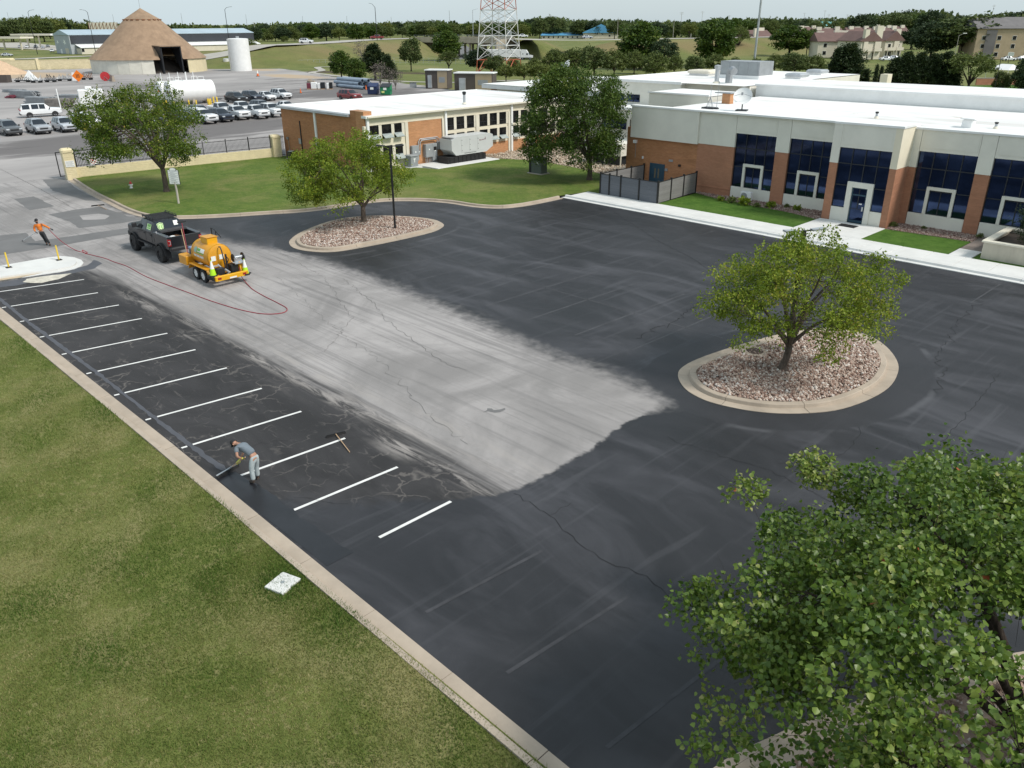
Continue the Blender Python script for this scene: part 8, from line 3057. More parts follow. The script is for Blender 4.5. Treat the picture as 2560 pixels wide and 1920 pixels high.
# cream flats with maroon roofs
def flats(label,px,py,wpx,dptm,h_,roof_h,rz_=VIEW,chim=(),balc=0,m_roof='roof_maroon',m_wall='siding_cream',stor=2,name='apartment_building',axis='x'):
 b = g(px,py)
 W = px2m(b,wpx)
 t_ = thing(name,label,'building',b,rz_)
 block(t_,0,W,0,dptm,0,h_,m_wall)
 gable(t_,0,W,0,dptm,h_,h_ + roof_h,m_roof,m_wall,axis=axis,ov=0.5)
 n = max(2,int(W / 5.0))
 wins(t_,[(W * (k + 0.5) / n,1.0 + 2.7 * s,1.2,1.3,0.0) for k in range(n) for s in range(stor)])
 for (cx,cy,cw,cd_,ch_) in chim:
  block(t_,cx * W - cw / 2,cx * W + cw / 2,cy * dptm - cd_ / 2,cy * dptm + cd_ / 2,0 if cy < 0.06 else h_,h_ + roof_h + ch_,'siding_cream' if cy < 0.06 else 'trim_cream','chimney')
 for k in range(balc):
  x = W * (k + 0.5) / balc
  block(t_,x - 1.6,x + 1.6,-1.5,-1.35,2.7,3.8,'siding_cream','balcony_rail')
  block(t_,x - 1.6,x + 1.6,-1.34,-0.01,2.6,2.75,'concrete_road','balcony_floor')
  block(t_,x - 1.2,x + 1.2,-0.05,0.02,0.1,2.3,'glass_dark','porch_opening')
  block(t_,x - 1.6,x - 1.45,-1.5,-1.35,0,2.69,'siding_cream','porch_post')
 return t_
flats('cream flats block with a long maroon roof and a blank panel at its end',2041,144,105,11,5.6,3.0,VIEW - 0.05,chim=((0.15,0.7,2.6,1.2,0.6),(0.55,0.6,3.0,1.5,0.9),(0.75,0.75,2.4,1.2,0.8)))
flats('cream flats gable wing with a tall front chimney and balconies, nearer the cedars',2147,149,60,13,6.0,3.2,VIEW + 0.30,chim=((0.20,0.02,1.8,1.4,0.8),(0.80,0.02,2.6,1.4,2.0)),balc=2,axis='y')
flats('cream flats gable wing with balconies at the far end of the block',2207,146,52,14,6.0,3.2,VIEW + 0.30,chim=((0.62,0.02,2.2,1.4,0.8),(0.40,0.5,2.2,1.4,1.6)),balc=2,axis='y')
flats('flats block half hidden by the big round tree',1872,127,60,12,5.8,3.0,VIEW + 0.25,chim=((0.25,0.02,2.0,1.4,1.0),(0.75,0.5,3.0,1.5,1.2)),balc=2)
for i,(px,py,w_,lab) in enumerate(((2035,118,70,'maroon roofed flats behind the blank ended block'),(2120,112,60,'maroon roofed flats in the second row, middle'),(2180,116,80,'maroon roofed flats in the second row with a tall grey chimney'),(2120,98,90,'grey roofed flats in the back row, middle'),(2215,104,55,'maroon roofed flats at the far end of the second row'),(2000,106,50,'low maroon roofed flats in the back row before the teal roof'))):
 flats(lab,px,py,w_,12,5.6,3.4,VIEW + 0.1 * (i % 3),chim=((0.2,0.4,2.6,1.4,0.9),(0.55,0.6,3.2,1.4,0.6),(0.85,0.4,2.4,1.4,1.0)),m_roof='roof_grey' if i == 3 else 'roof_maroon')
b = g(2044,92)
flats('white house with a teal roof beyond the flats',2044,92,38,12,px2m(b,20),px2m(b,14),VIEW,m_roof='roof_teal',m_wall='trim_white',stor=1,name='house')
flats('low white roofed house with a green roof among far trees',1940,84,42,12,px2m(g(1940,84),14),px2m(g(1940,84),9),VIEW,m_roof='roof_teal',m_wall='trim_white',stor=1,name='house')
mat('brick_tan',(0.42,0.33,0.22),0.9,0.08,0.4)
bf = flats('brown brick flats with a grey roof at the picture edge',2430,148,140,16,10.0,3.5,VIEW - 0.15,m_roof='roof_grey',m_wall='brick_tan',stor=3)
block(bf,3,6.5,-0.3,-0.02,0,9.6,'roof_grey','dark_bay')
flats('second brown flats behind with a grey roof and white vents',2480,120,120,14,10.5,3.5,VIEW - 0.1,m_roof='roof_grey',m_wall='brick_tan',stor=3)
for i,(px,py,tx,ty) in enumerate(((2385,150,2400,84),(2442,132,2452,84))):
 b = g(px,py)
 h = htop(b,tx,ty)
 t_ = pole('street_lamp',('pale lamp post before the huge cottonwood','pale lamp post right of the huge cottonwood')[i],'street lamp',b,0,h - 0.6,0.10,0.07,'concrete_road')
 mb = MB().tube([(0,0,h - 0.65),tuple(rgt * 1.4 + Vector((0,0,h)))],[0.06,0.04],5)
 part(mb,'arm','concrete_road',t_)
 mb = MB().obox(tuple(rgt * 1.9 + Vector((0,0,h + 0.1))),(1.2,0.4,0.2),rz=VIEW)
 part(mb,'lamp_head','trim_white',t_)
b = g(2520,158)
hp = thing('basketball_hoop','basketball backboard on a black post before the brown flats','basketball hoop',b,VIEW)
hh = htop(b,2525,131)
mb = MB().cyl((0,0,0),(0,0,hh * 0.9),0.09,n=6)
part(mb,'post','black',hp)
mb = MB().box(-0.95,0.95,-0.5,-0.45,hh - 1.1,hh)
part(mb,'backboard','glass_open',hp)
mb = MB()
for (x0,x1,z0,z1) in ((-0.95,0.95,hh - 0.08,hh),(-0.95,0.95,hh - 1.1,hh - 1.02),(-0.95,-0.87,hh - 1.02,hh - 0.08),(0.87,0.95,hh - 1.02,hh - 0.08),(-0.3,0.3,hh - 0.55,hh - 0.5),(-0.3,-0.25,hh - 0.85,hh - 0.55),(0.25,0.3,hh - 0.85,hh - 0.55)):
 mb.box(x0,x1,-0.53,-0.505,z0,z1)
part(mb,'frame','trim_white',hp)
b = g(2510,195)
tn = thing('marquee_tent','white peaked canopy between the trees at the picture edge','tent',b,VIEW + 0.4)
mb = MB()
hh = htop(b,2515,160)
mb.add([(-3,-3,hh * 0.62),(3,-3,hh * 0.62),(3,3,hh * 0.62),(-3,3,hh * 0.62),(0,-1.5,hh),(0,1.5,hh)],[(0,1,4),(1,2,5,4),(2,3,5),(3,0,4,5),(0,3,2,1)])
part(mb,'canopy','white_paint',tn)
mb = MB()
for x in (-2.9,2.9):
 for y in (-2.9,2.9):
  mb.cyl((x,y,0),(x,y,hh * 0.62),0.05,n=5)
part(mb,'leg','trim_white',tn)
b = g(2500,214)
t_ = thing('brick_wall','low red brick wall on the bright lawn behind the office','wall',g(2440,212),VIEW)
block(t_,0,px2m(b,100),0,0.4,0,1.3,'brick_red')
block(t_,-0.05,px2m(b,100) + 0.05,-0.05,0.45,1.301,1.4,'concrete','coping')
sheet('lawn',[tuple(g(px,py).xy) for px,py in ((2360,245),(2620,250),(2620,212),(2380,214))],-0.04,MATS['lawn_lush'],'bright lawn behind the office')
b = g(2480,246)
pole('flag_pole','thin black pole on the bright lawn','pole',b,0,6.5,0.06,0.05,'black')
# ---- service sheds by the tower
def shed(label,x,y,w_,h_px,lab2=None,long=False):
 b = g(600 + x * .28933,y * .28933)
 W = px2m(b,w_ * .28933)
 H_ = px2m(b,h_px * .28933)
 t_ = thing('equipment_shed',label,'shed',b,VIEW - 0.25)
 block(t_,0,W,0,3.2,0,H_,'fascia_dark' if long else 'shed_brown')
 block(t_,-0.15,W + 0.15,-0.15,3.35,H_ + 0.002,H_ + 0.22,'trim_white','roof')
 block(t_,W * 0.55,W * 0.98,-0.04,-0.005,0.1,H_ - 0.1,'brick_tan','brick_face')
 block(t_,W * 0.62,W * 0.88,-0.06,-0.042,H_ * 0.35,H_ * 0.65,'metal_grey','louvre')
 block(t_,W * 0.14,W * 0.30,-0.5,-0.01,0.2,H_ * 0.75,'metal_galv','air_unit')
 return t_
mat('shed_brown',(0.09,0.075,0.068),0.9,0.12,0.5)
shed('square brown equipment shed with a white flat roof',1605,765,200,145)
shed('longer brown equipment shed partly behind the far wing roof',1855,785,340,140)
b = g(600 + 1495 * .28933,757 * .28933)
t_ = thing('utility_box','small grey utility box on the grass by the square shed','utility box',b,VIEW)
block(t_,-0.7,0.7,0,0.9,0,0.95,'grey_paint','cabinet')
block(t_,-0.75,0.75,-0.05,0.95,0.951,1.0,'metal_dark','lid')
# ================================================================== YARD THINGS
def dumpster(label,x,y,w_,h_px,m_,lid):
 b = g(600 + x * .28933,y * .28933)
 W = px2m(b,w_ * .28933)
 H_ = px2m(b,h_px * .28933)
 t_ = thing('dumpster',label,'dumpster',b,VIEW - 0.1)
 mb = MB().profile([(0,0.1),(1.5,0.1),(1.7,H_ * 0.92),(-0.15,H_ * 0.72)],-W / 2,W / 2,'x')
 part(mb,'body',m_,t_)
 mb = MB()
 mb.add([(-W / 2,-0.2,H_ * 0.74),(W / 2,-0.2,H_ * 0.74),(W / 2,1.72,H_),(-W / 2,1.72,H_),(-W / 2,-0.2,H_ * 0.70),(W / 2,-0.2,H_ * 0.70),(W / 2,1.72,H_ * 0.94),(-W / 2,1.72,H_ * 0.94)],[(0,1,2,3),(4,7,6,5),(0,4,5,1),(1,5,6,2),(2,6,7,3),(3,7,4,0)])
 part(mb,'lid',lid,t_)
 mb = MB().box(-0.35,0.3,-0.16,-0.10,H_ * 0.45,H_ * 0.66)
 part(mb,'label_plate','decal_white',t_)
 if lid == 'metal_dark':
  mb = MB().box(-W * 0.36,-W * 0.08,-0.13,-0.07,H_ * 0.2,H_ * 0.36)
  part(mb,'notice',mat('label_yellow',(0.72,0.75,0.25),0.6,0.05).name,t_)
 for s in (1,-1):
  mb = MB().box(s * W / 2 - 0.08 + 0.08 * s,s * W / 2 + 0.08 + 0.08 * s,0.3,1.2,H_ * 0.4,H_ * 0.5)
  part(mb,'lift_pocket',m_,t_)
mat('dumpster_blue',(0.02,0.035,0.10),0.6,0.12,1.5,dirt=0.3)
mat('dumpster_green',(0.015,0.22,0.09),0.6,0.12,1.5,dirt=0.3)
dumpster('dark blue dumpster with a white label',1145,818,84,92,'dumpster_blue','dumpster_blue')
dumpster('green dumpster with a black lid and yellow notice',1257,822,86,92,'dumpster_green','metal_dark')
mat('pipe_steel',(0.30,0.36,0.44),0.5,0.10,1.0,metal=0.3)
pb = g(600 + 820 * .28933,750 * .28933)
pe = g(600 + 1070 * .28933,775 * .28933)
ps = thing('pipe_stack','stack of long blue grey steel pipes on the yard edge','pipe stack',pb,math.atan2(pe.y - pb.y,pe.x - pb.x))
Lp = (pe - pb).length
for (row,cnt) in ((0,5),(1,4),(2,3)):
 for k in range(cnt):
  mb = MB()
  y = k * 0.78 + row * 0.39
  z = 0.38 + row * 0.66
  x0 = ru(-0.6,0.3) + (2.0 if (k + row) % 3 == 0 else 0)
  mb.lathe([(0.33,x0),(0.37,x0),(0.37,x0 + Lp * 0.85),(0.33,x0 + Lp * 0.85)],c=(0,y,z),n=12,axis='x',cap=False)
  part(mb,'pipe','pipe_steel',ps,True)
for i,(x,w_,m_,lab) in enumerate(((597,36,'sign_maroon','dark red tote at the end of the tote row'),(640,50,'trim_white','white plastic tote beside the red one'),(683,26,'trim_white','slim white tote in the middle of the row'),(715,34,'metal_dark','black framed tote in the row'),(760,22,'trim_white','white panel tote between black ones'),(785,24,'black','black tote closest to the steel pipes'))):
 b = g(600 + x * .28933,772 * .28933)
 W = px2m(b,w_ * .28933)
 t_ = thing('tote',lab,'container',b,VIEW + 0.05,'totes standing in the yard')
 mb = MB().bbox(-W / 2,W / 2,0,1.0,0.14,1.25 + 0.15 * (i % 2),0.06)
 part(mb,'tank',m_,t_)
 mb = MB().box(-W / 2,W / 2,0.0,1.0,0,0.13)
 part(mb,'pallet','wood_pale',t_)
b = g(600 + 610 * .28933,715 * .28933)
t_ = thing('rubble_pile','small tan pile of blocks behind the totes','pile',b)
for k in range(5):
 mb = MB().obox((k * 0.7 - 1.2,ru(-0.4,0.4),0.25 + 0.4 * (k == 2)),(0.8,0.6,0.5),rz=ru(0,1))
 part(mb,'block','concrete_tan',t_)
for (x,y,lab) in ((525,805,'orange cone standing alone on the yard near the white suv'),(1090,775,'orange cone at the end of the steel pipes'),(155,660,'orange drum marker on a pale base near the tall white tank')):
 b = g(600 + x * .28933,y * .28933)
 big_c = x == 155
 cone(lab,b,'orange cones in the yard',s=2.3 if big_c else 1.3,stripes=big_c,col='cone_orange')
b = g(600 + 950 * .28933,856 * .28933)
t_ = thing('parked_car','red car roof just showing above the workshop roof','car',b + awy * 1.5,0)
bpy.data.objects.remove(t_)
p_ = g(600 + 950 * .28933,861 * .28933)
place_car('suv_red',lambda lab: suv(lab,'paint_red',GA),p_.x,p_.y,0.1,'red car with its roof just above the workshop roof')
# guardrail stacks
mat('guardrail',(0.30,0.315,0.33),0.6,0.14,1.0,metal=0.3,dirt=0.3)
mat('timber_grey',(0.25,0.225,0.205),0.9,0.2,2.0)
def stack_(name,label,x,y,n,lay,L,rz_,m_,beam=(0.32,0.16),cat='stack',group=None):
 b = g(x,y)
 t_ = thing(name,label,cat,b,rz_,group)
 rg_ = random.Random(int(x))
 for r in range(lay):
  for k in range(n):
   if rg_.random() < 0.12 and r == lay - 1:
    continue
   mb = MB().obox((rg_.uniform(-0.5,0.5),k * (beam[0] + 0.03),beam[1] / 2 + 0.1 + r * (beam[1] + 0.02)),(L * rg_.uniform(0.85,1),beam[0],beam[1]),rz=rg_.uniform(-0.03,0.03),rx=rg_.uniform(-0.06,0.06))
   part(mb,'beam',m_,t_)
 mb = MB()
 for x_ in (-L * 0.3,L * 0.3):
  mb.box(x_ - 0.08,x_ + 0.08,-0.2,n * (beam[0] + 0.03),0,0.09)
 part(mb,'bearer','timber_grey',t_)
 return t_
G_ = 'galvanised stacks behind the long white suv'
Z_ = lambda x,y: (x * .28933,y * .28933)
stack_('guardrail_stack','tall stack of grey galvanised rails, farthest from the long suv',*Z_(190,850),5,7,6.5,VIEW - 0.35,'guardrail',group=G_)
stack_('guardrail_stack','stack of grey galvanised posts in the middle of the rail stacks',*Z_(330,900),5,6,6.0,VIEW - 0.35,'guardrail',group=G_)
stack_('timber_stack','weathered grey timber stack beside the white marker post',*Z_(490,930),6,6,4.6,VIEW - 0.2,'timber_grey',beam=(0.3,0.2),group=G_)
stack_('guardrail_stack','low row of galvanised racks in front of the white box trailer',*Z_(640,850),6,3,7.0,VIEW - 0.1,'guardrail',group=G_)
stack_('guardrail_stack','low pile of rails left of the tall stack',*Z_(110,800),4,3,5.0,VIEW - 0.3,'guardrail',group=G_)
b = g(*Z_(530,955))
t_ = pole('marker_post','white marker post leaning before the timber stack','post',b,0,3.4,0.09,0.09,'trim_white',(-0.2,0))
b = g(*Z_(85,850))
t_ = thing('scrap_bundle','dark red scrap bundle at the foot of the tall rail stack','scrap',b,VIEW)
for k in range(4):
 mb = MB().obox((0.3 * k,0.2 * (k % 2),0.2 + 0.1 * k),(1.8,0.3,0.25),rz=0.2 * k)
 part(mb,'bar','sign_maroon',t_)
# orange diamond sign, red reel, racks, barrier and heap near the dome
b = g(*Z_(685,715))
t_ = thing('roadwork_sign','orange diamond roadwork sign standing among the racks','sign',b,VIEW + 0.15)
mb = MB().obox((0,-0.1,1.55),(1.9,0.05,1.9),ry=PI / 4)
part(mb,'panel',mat('sign_orange',(0.85,0.20,0.01),0.5,0.04).name,t_)
mb = MB()
for k in (-0.3,0,0.3):
 mb.box(k - 0.06,k + 0.06,-0.15,-0.13,1.15,1.95)
part(mb,'print','black',t_)
mb = MB().tube([(-0.7,0.4,0),(0,0,1.2)],0.04,5)
mb.tube([(0.7,0.4,0),(0,0,1.2)],0.04,5)
part(mb,'stand','metal_grey',t_)
b = g(*Z_(650,705))
t_ = thing('sign_back','white signboard leaning behind the orange diamond sign','sign',b + awy * 1.2 - rgt * 0.4,VIEW)
mb = MB().obox((0,0,1.1),(1.5,0.06,2.0),rx=-0.15)
part(mb,'panel','white_paint',t_)
mb = MB().box(-0.6,0.6,0.1,0.5,0,0.1)
part(mb,'foot','metal_grey',t_)
b = g(*Z_(915,700))
t_ = thing('cable_reel','red cable reel by the concrete barrier in front of the dome','reel',b,VIEW + 0.3)
mat('reel_red',(0.48,0.03,0.035),0.5,0.08,2)
for y in (-0.45,0.45):
 mb = MB().lathe([(1.05,y - 0.04),(1.05,y + 0.04)],c=(0,0,1.1),n=22,axis='y')
 part(mb,'flange','reel_red',t_)
mb = MB().lathe([(0.55,-0.4),(0.55,0.4)],c=(0,0,1.1),n=16,axis='y')
part(mb,'drum','reel_red',t_)
mb = MB().tube([(-0.5,-0.6,0),(0,-0.6,1.1),(0.9,-0.6,0)],0.05,5)
part(mb,'stand','metal_grey',t_)
b = g(*Z_(905,660))
e_ = g(*Z_(985,705))
t_ = thing('concrete_barrier','low concrete retaining wall running from the dome to the red reel','wall',b,math.atan2((e_ - b).y,(e_ - b).x))
mb = MB()
Lb = (e_ - b).length
mb.profile([(-0.4,0),(0.4,0),(0.15,1.3),(-0.15,1.3)],-3.0,Lb,'x')
part(mb,'wall','concrete_tan',t_)
mb = MB().box(-3.0,Lb,-0.18,0.18,1.301,1.36)
part(mb,'coping','timber_grey',t_)
for i,(x,y,w_,n,m_,lab) in enumerate(((755,690,90,9,'rust','rusty red barricade rack right of the orange sign'),(560,700,120,10,'metal_grey','grey rack of sign stands left of the orange sign'),(440,710,90,8,'metal_dark','dark rack with upright bars, middle of the scrap row'),(200,710,130,8,'metal_dark','flat trailer heaped with dark scrap'),(320,715,90,8,'metal_galv','pale rack of barricade legs beside the white tent'))):
 b = g(*Z_(x,y))
 W = px2m(b,w_ * .28933)
 t_ = thing('barricade_rack',lab,'rack',b,VIEW,'racks along the scrap row')
 mb = MB().box(-W / 2,W / 2,-0.6,0.6,0.35,0.5)
 part(mb,'bed','metal_dark',t_)
 for k in range(n):
  xx_ = -W / 2 + W * (k + 0.5) / n
  mb = MB()
  hh = ru(0.9,1.9)
  mb.tube([(xx_,-0.5,0.5),(xx_ + ru(-0.2,0.2),0,hh),(xx_ + 0.1,0.5,0.5)],0.06,4)
  part(mb,'bar',m_,t_)
 mb = MB()
 for s in (-0.35,0.35):
  mb.box(W * s - 0.25,W * s + 0.25,-0.55,0.55,0,0.34)
 part(mb,'foot','rubber',t_)
b = g(*Z_(268,700))
t_ = thing('canvas_tent','small white peaked cover in the scrap row','tent',b,VIEW)
mb = MB()
mb.add([(-1.5,-1,0.3),(1.5,-1,0.3),(1.5,1,0.3),(-1.5,1,0.3),(0,0,2.6)],[(0,1,4),(1,2,4),(2,3,4),(3,0,4),(0,3,2,1)])
part(mb,'cover','white_paint',t_)
mb = MB().box(-1.3,1.3,-0.8,0.8,0,0.29)
part(mb,'skid','timber_grey',t_)
b = g(*Z_(0,640))
t_ = thing('sand_heap','tan sand heap at the frame edge in front of the yellow wall','heap',b)
mb = MB().lathe([(7.5,-0.05),(5,1.3),(2.2,2.9),(0.8,3.5),(0.05,3.6)],n=24,cap=False)
rg_ = random.Random(2)
mb.v = [(p[0] * rg_.uniform(0.93,1.07),p[1] * rg_.uniform(0.93,1.07),p[2] * rg_.uniform(0.94,1.05)) for p in mb.v]
part(mb,'sand',mat('sand',(0.56,0.40,0.27),0.95,0.1,1.0,bump=0.4).name,t_,'all')
b = g(*Z_(10,715))
t_ = thing('scrap_bin','dark brown open bin at the frame edge below the sand heap','bin',b,VIEW)
mb = MB()
for (x0,x1,y0,y1) in ((-2,1.6,-0.05,0.05),(-2,1.6,1.95,2.05),(-2.05,-1.95,0.06,1.94),(1.55,1.65,0.06,1.94)):
 mb.box(x0,x1,y0,y1,0,1.7)
part(mb,'side','shed_brown',t_)
mb = MB().box(-1.94,1.54,0.06,1.94,0.3,1.2)
part(mb,'load','rust',t_)
b = g(*Z_(70,590))
t_ = thing('yellow_bin','tan hopper bin with wooden slats before the yellow wall','bin',b,VIEW)
mb = MB().bbox(-3.2,1.6,0,2.5,0.6,3.0,0.3)
part(mb,'hopper','yellow_cap',t_)
mb = MB()
for k in range(4):
 mb.box(1.8 + 0.5 * k,2.0 + 0.5 * k,0.2,0.4,0.2,2.4)
part(mb,'slat_rack','wood_pale',t_)
mb = MB().box(-3.2,1.6,0.1,2.4,0,0.55)
part(mb,'base','trim_cream',t_)
b = g(*Z_(640,590))
pole('leaning_post','dark post leaning against the yellow yard wall','post',b,0,3.0,0.22,0.22,'metal_dark',(-1.2,-0.8))
# ================================================================== NEAR PROPS
def lamp_post(label,x,y,h_,arms,rz_,z0=0.12):
 t_ = thing('lamp_post',label,'lamp post',(x,y,z0),rz_)
 mb = MB().bbox(-0.17,0.17,-0.17,0.17,0,0.04,0.01)
 part(mb,'base_plate','black',t_)
 mb = MB().bbox(-0.065,0.065,-0.065,0.065,0.041,h_,0.012)
 part(mb,'pole','black',t_)
 for (d,tilt) in arms:
  mb = MB().obox((d * 0.22,0,h_ - 0.03),(0.44,0.05,0.05),ry=-0.06 * d)
  part(mb,'arm','metal_dark',t_)
  mb = MB().obox((d * 0.62,0,h_ + 0.0),(0.58,0.24,0.07),ry=-0.06 * d)
  mb.obox((d * 0.60,0,h_ - 0.04),(0.40,0.16,0.02),ry=-0.06 * d)
  part(mb,'lamp_head','metal_galv' if tilt else 'metal_dark',t_)
 return t_
lamp_post('black lamp post with two flat heads on the far tree island',-44.04,32.44,5.55,((-1,0),(1,0)),VIEW)
lamp_post('lamp post with two pale heads standing in the near island tree',-14.25,30.6,5.25,((-1,1),(1,1)),VIEW + 0.25)
b = Vector((-63.35,25.9,0.1))
nb = thing('notice_board','white lined notice board with an arched top on a weathered post','sign',b,VIEW - 0.12)
mb = MB().tube([(0,0,0),(0.02,0,0.9),(0,0,1.7)],[0.085,0.08,0.075],10)
part(mb,'post','timber_pale' if 'timber_pale' in MATS else mat('timber_pale',(0.46,0.42,0.37),0.9,0.15,3,stretch=(3,3,0.4)).name,nb,True)
arch_ = [(-0.44,1.5),(0.44,1.5),(0.44,2.58)] + [(0.30 * cos(PI * k / 8),2.60 + 0.17 * sin(PI * k / 8)) for k in range(9)] + [(-0.44,2.58)]
mb = MB().profile(arch_,-0.05,0.0,'y')
part(mb,'backing','metal_dark',nb)
mb = MB().profile([(x * 0.93,1.53 + (z - 1.5) * 0.965) for x,z in arch_],-0.062,-0.051,'y')
part(mb,'panel','decal_white',nb)
for k in range(7):
 mb = MB()
 z = 1.60 + 0.145 * k
 mb.box(-0.36,0.36,-0.068,-0.063,z,z + 0.018)
 mb.box(-0.25,0.25 - 0.1 * (k % 3),-0.067,-0.063,z + 0.06,z + 0.085)
 part(mb,'text_line','grey_paint',nb)
for s in (-1,1):
 mb = MB().obox((s * 0.26,-0.066,2.60),(0.09,0.006,0.05),ry=s * 0.5)
 part(mb,'ornament','black',nb)
hy = thing('fire_hydrant','small red and white fire hydrant on the lawn by the gate tree','hydrant',(-72.59,25.85,0.1))
mb = MB().lathe([(0.14,0),(0.14,0.05),(0.095,0.06),(0.095,0.38)],n=12)
mb.cyl((0,-0.17,0.3),(0,0.17,0.3),0.05,n=8)
mb.cyl((0.17,0,0.28),(0,0,0.28),0.06,n=8)
part(mb,'barrel','trim_white',hy,True)
mb = MB().lathe([(0.115,0.38),(0.12,0.42),(0.09,0.50),(0.04,0.56),(0.03,0.62),(0.005,0.62)],n=12)
part(mb,'bonnet','reel_red',hy,True)
# generator on its pad
gn = thing('generator','big pale grey standby generator on a black fuel tank base','generator',(-62.9,52.9,0.17))
gw,gl = 1.15,5.05
mb = MB().bbox(-0.95,0.75,-0.15,5.0,0,0.62,0.03)
for k in range(9):
 mb.box(0.75,0.79,0.1 + 0.56 * k,0.16 + 0.56 * k,0.02,0.6)
part(mb,'fuel_tank','black',gn)
mat('generator_grey',(0.56,0.575,0.575),0.45,0.03,1.5,dirt=0.08)
mb = MB().profile([(0.35,1.25),(0.9,0.72),(5.0,0.72),(5.95,1.2),(5.95,2.35),(5.55,2.48),(1.0,2.48),(0.35,2.25)],-1.0,0.8,'x')
part(mb,'enclosure','generator_grey',gn)
for (a,b_) in ((1.6,2.6),(2.7,3.7),(3.8,4.8)):
 mb = MB().bbox(0.8,0.815,a,b_,0.95,2.25,0.005)
 dr = part(mb,'door','generator_grey',gn)
 mb = MB()
 for z in (1.1,1.6,2.1):
  mb.box(0.816,0.835,a + 0.06,a + 0.11,z,z + 0.06)
 part(mb,'latch','black',dr)
mb = MB().box(-0.9,0.7,0.42,0.98,2.40,2.43)
part(mb,'louvre','metal_grey',gn)
mb = MB().box(0.816,0.822,4.05,4.2,1.9,1.98)
mb.obox((0.819,4.55,1.95),(0.006,0.75,0.05),rx=0.12)
mb.box(0.816,0.822,4.85,4.9,1.92,2.18)
part(mb,'emblem','sign_maroon',gn)
mb = MB().box(0.816,0.822,2.0,3.6,0.84,0.87)
part(mb,'print','metal_dark',gn)
# electrical cabinets on the workshop wall
for i,(y0,y1,z0,z1,d_,lab) in enumerate(((49.95,50.75,0.55,2.0,0.35,'tall grey switch cabinet at the post end of the row'),(51.55,52.45,0.75,2.0,0.45,'large grey switchgear box in the middle of the row'),(52.46,53.05,0.35,2.0,0.42,'grey transfer switch with a black display'),(53.25,53.85,1.35,2.1,0.35,'small grey meter box at the generator end of the row'),(50.78,51.1,1.05,1.5,0.2,'small pale grey junction box on the brick wall'))):
 t_ = thing('electrical_cabinet',lab,'electrical cabinet',(-64.52,(y0 + y1) / 2,z0),0,'electrical cabinets on the workshop wall')
 w_ = y1 - y0
 mb = MB().bbox(0,d_,-w_ / 2,w_ / 2,0,z1 - z0,0.015)
 part(mb,'case','grey_paint',t_)
 mb = MB().bbox(d_ + 0.001,d_ + 0.015,-w_ / 2 + 0.04,w_ / 2 - 0.04,0.05,z1 - z0 - 0.05,0.004)
 dr = part(mb,'door','grey_paint',t_)
 mb = MB().box(d_ + 0.016,d_ + 0.02,-0.07,0.07,(z1 - z0) * 0.55,(z1 - z0) * 0.55 + 0.12)
 part(mb,'label_plate','decal_white',dr)
 if i == 2:
  mb = MB().box(d_ + 0.016,d_ + 0.03,-0.18,0.2,1.0,1.35)
  part(mb,'display','black',dr)
 if i in (1,2,0):
  mb = MB()
  for k in range(4):
   mb.cyl((d_ * 0.5,-w_ / 2 + w_ * (k + 0.7) / 4.4,-z0 + 0.15),(d_ * 0.5,-w_ / 2 + w_ * (k + 0.7) / 4.4,0.0),0.04,n=6)
  part(mb,'conduit','metal_galv',t_)
t_ = thing('conduit_run','pair of bent silver conduits over the electrical cabinets','pipe',(-64.45,51.0,0))
for k in range(2):
 mb = MB()
 z = 2.55 - 0.12 * k
 mb.tube([(0.08 + 0.1 * k,-0.1 + 0.12 * k,1.3),(0.08 + 0.1 * k,-0.1 + 0.12 * k,z - 0.25),(0.08 + 0.1 * k,0.1 + 0.12 * k,z),(0.08 + 0.1 * k,2.3 - 0.3 * k,z),(0.08 + 0.1 * k,2.55 - 0.3 * k,z - 0.2),(0.08 + 0.1 * k,2.55 - 0.3 * k,z - 0.5)],0.055,8)
 part(mb,'conduit','metal_galv',t_,True)
t_ = thing('transformer_box','grey pad transformer with a white number plate on the small pad','transformer',(-63.9,49.6,0.15))
mb = MB().bbox(-0.4,0.45,-0.45,0.45,0,1.0,0.04)
part(mb,'case','grey_paint',t_)
mb = MB().bbox(-0.45,0.5,-0.5,0.5,1.001,1.10,0.04)
part(mb,'lid','grey_paint',t_)
mb = MB().box(0.451,0.455,-0.12,0.12,0.7,0.8)
mb.box(0.451,0.455,-0.04,0.04,0.42,0.7)
part(mb,'mark','decal_white',t_)
t_ = thing('transformer_box','dark green pad transformer on the lawn under the tall round tree','transformer',(-52.3,55.4,0.12),0.05)
mb = MB().bbox(-0.95,0.85,-0.6,0.6,-0.05,0.06,0.02)
part(mb,'pad','concrete',t_)
mat('box_green',(0.10,0.125,0.105),0.55,0.06,2)
mb = MB().bbox(-0.55,0.65,-0.45,0.45,0.061,1.42,0.03)
part(mb,'case','box_green',t_)
mb = MB().bbox(-0.85,-0.56,-0.45,0.45,0.061,1.25,0.03)
part(mb,'cooling_fin','metal_dark',t_)
mb = MB().box(0.1,0.35,-0.456,-0.451,0.9,1.1)
part(mb,'label_plate','decal_white',t_)
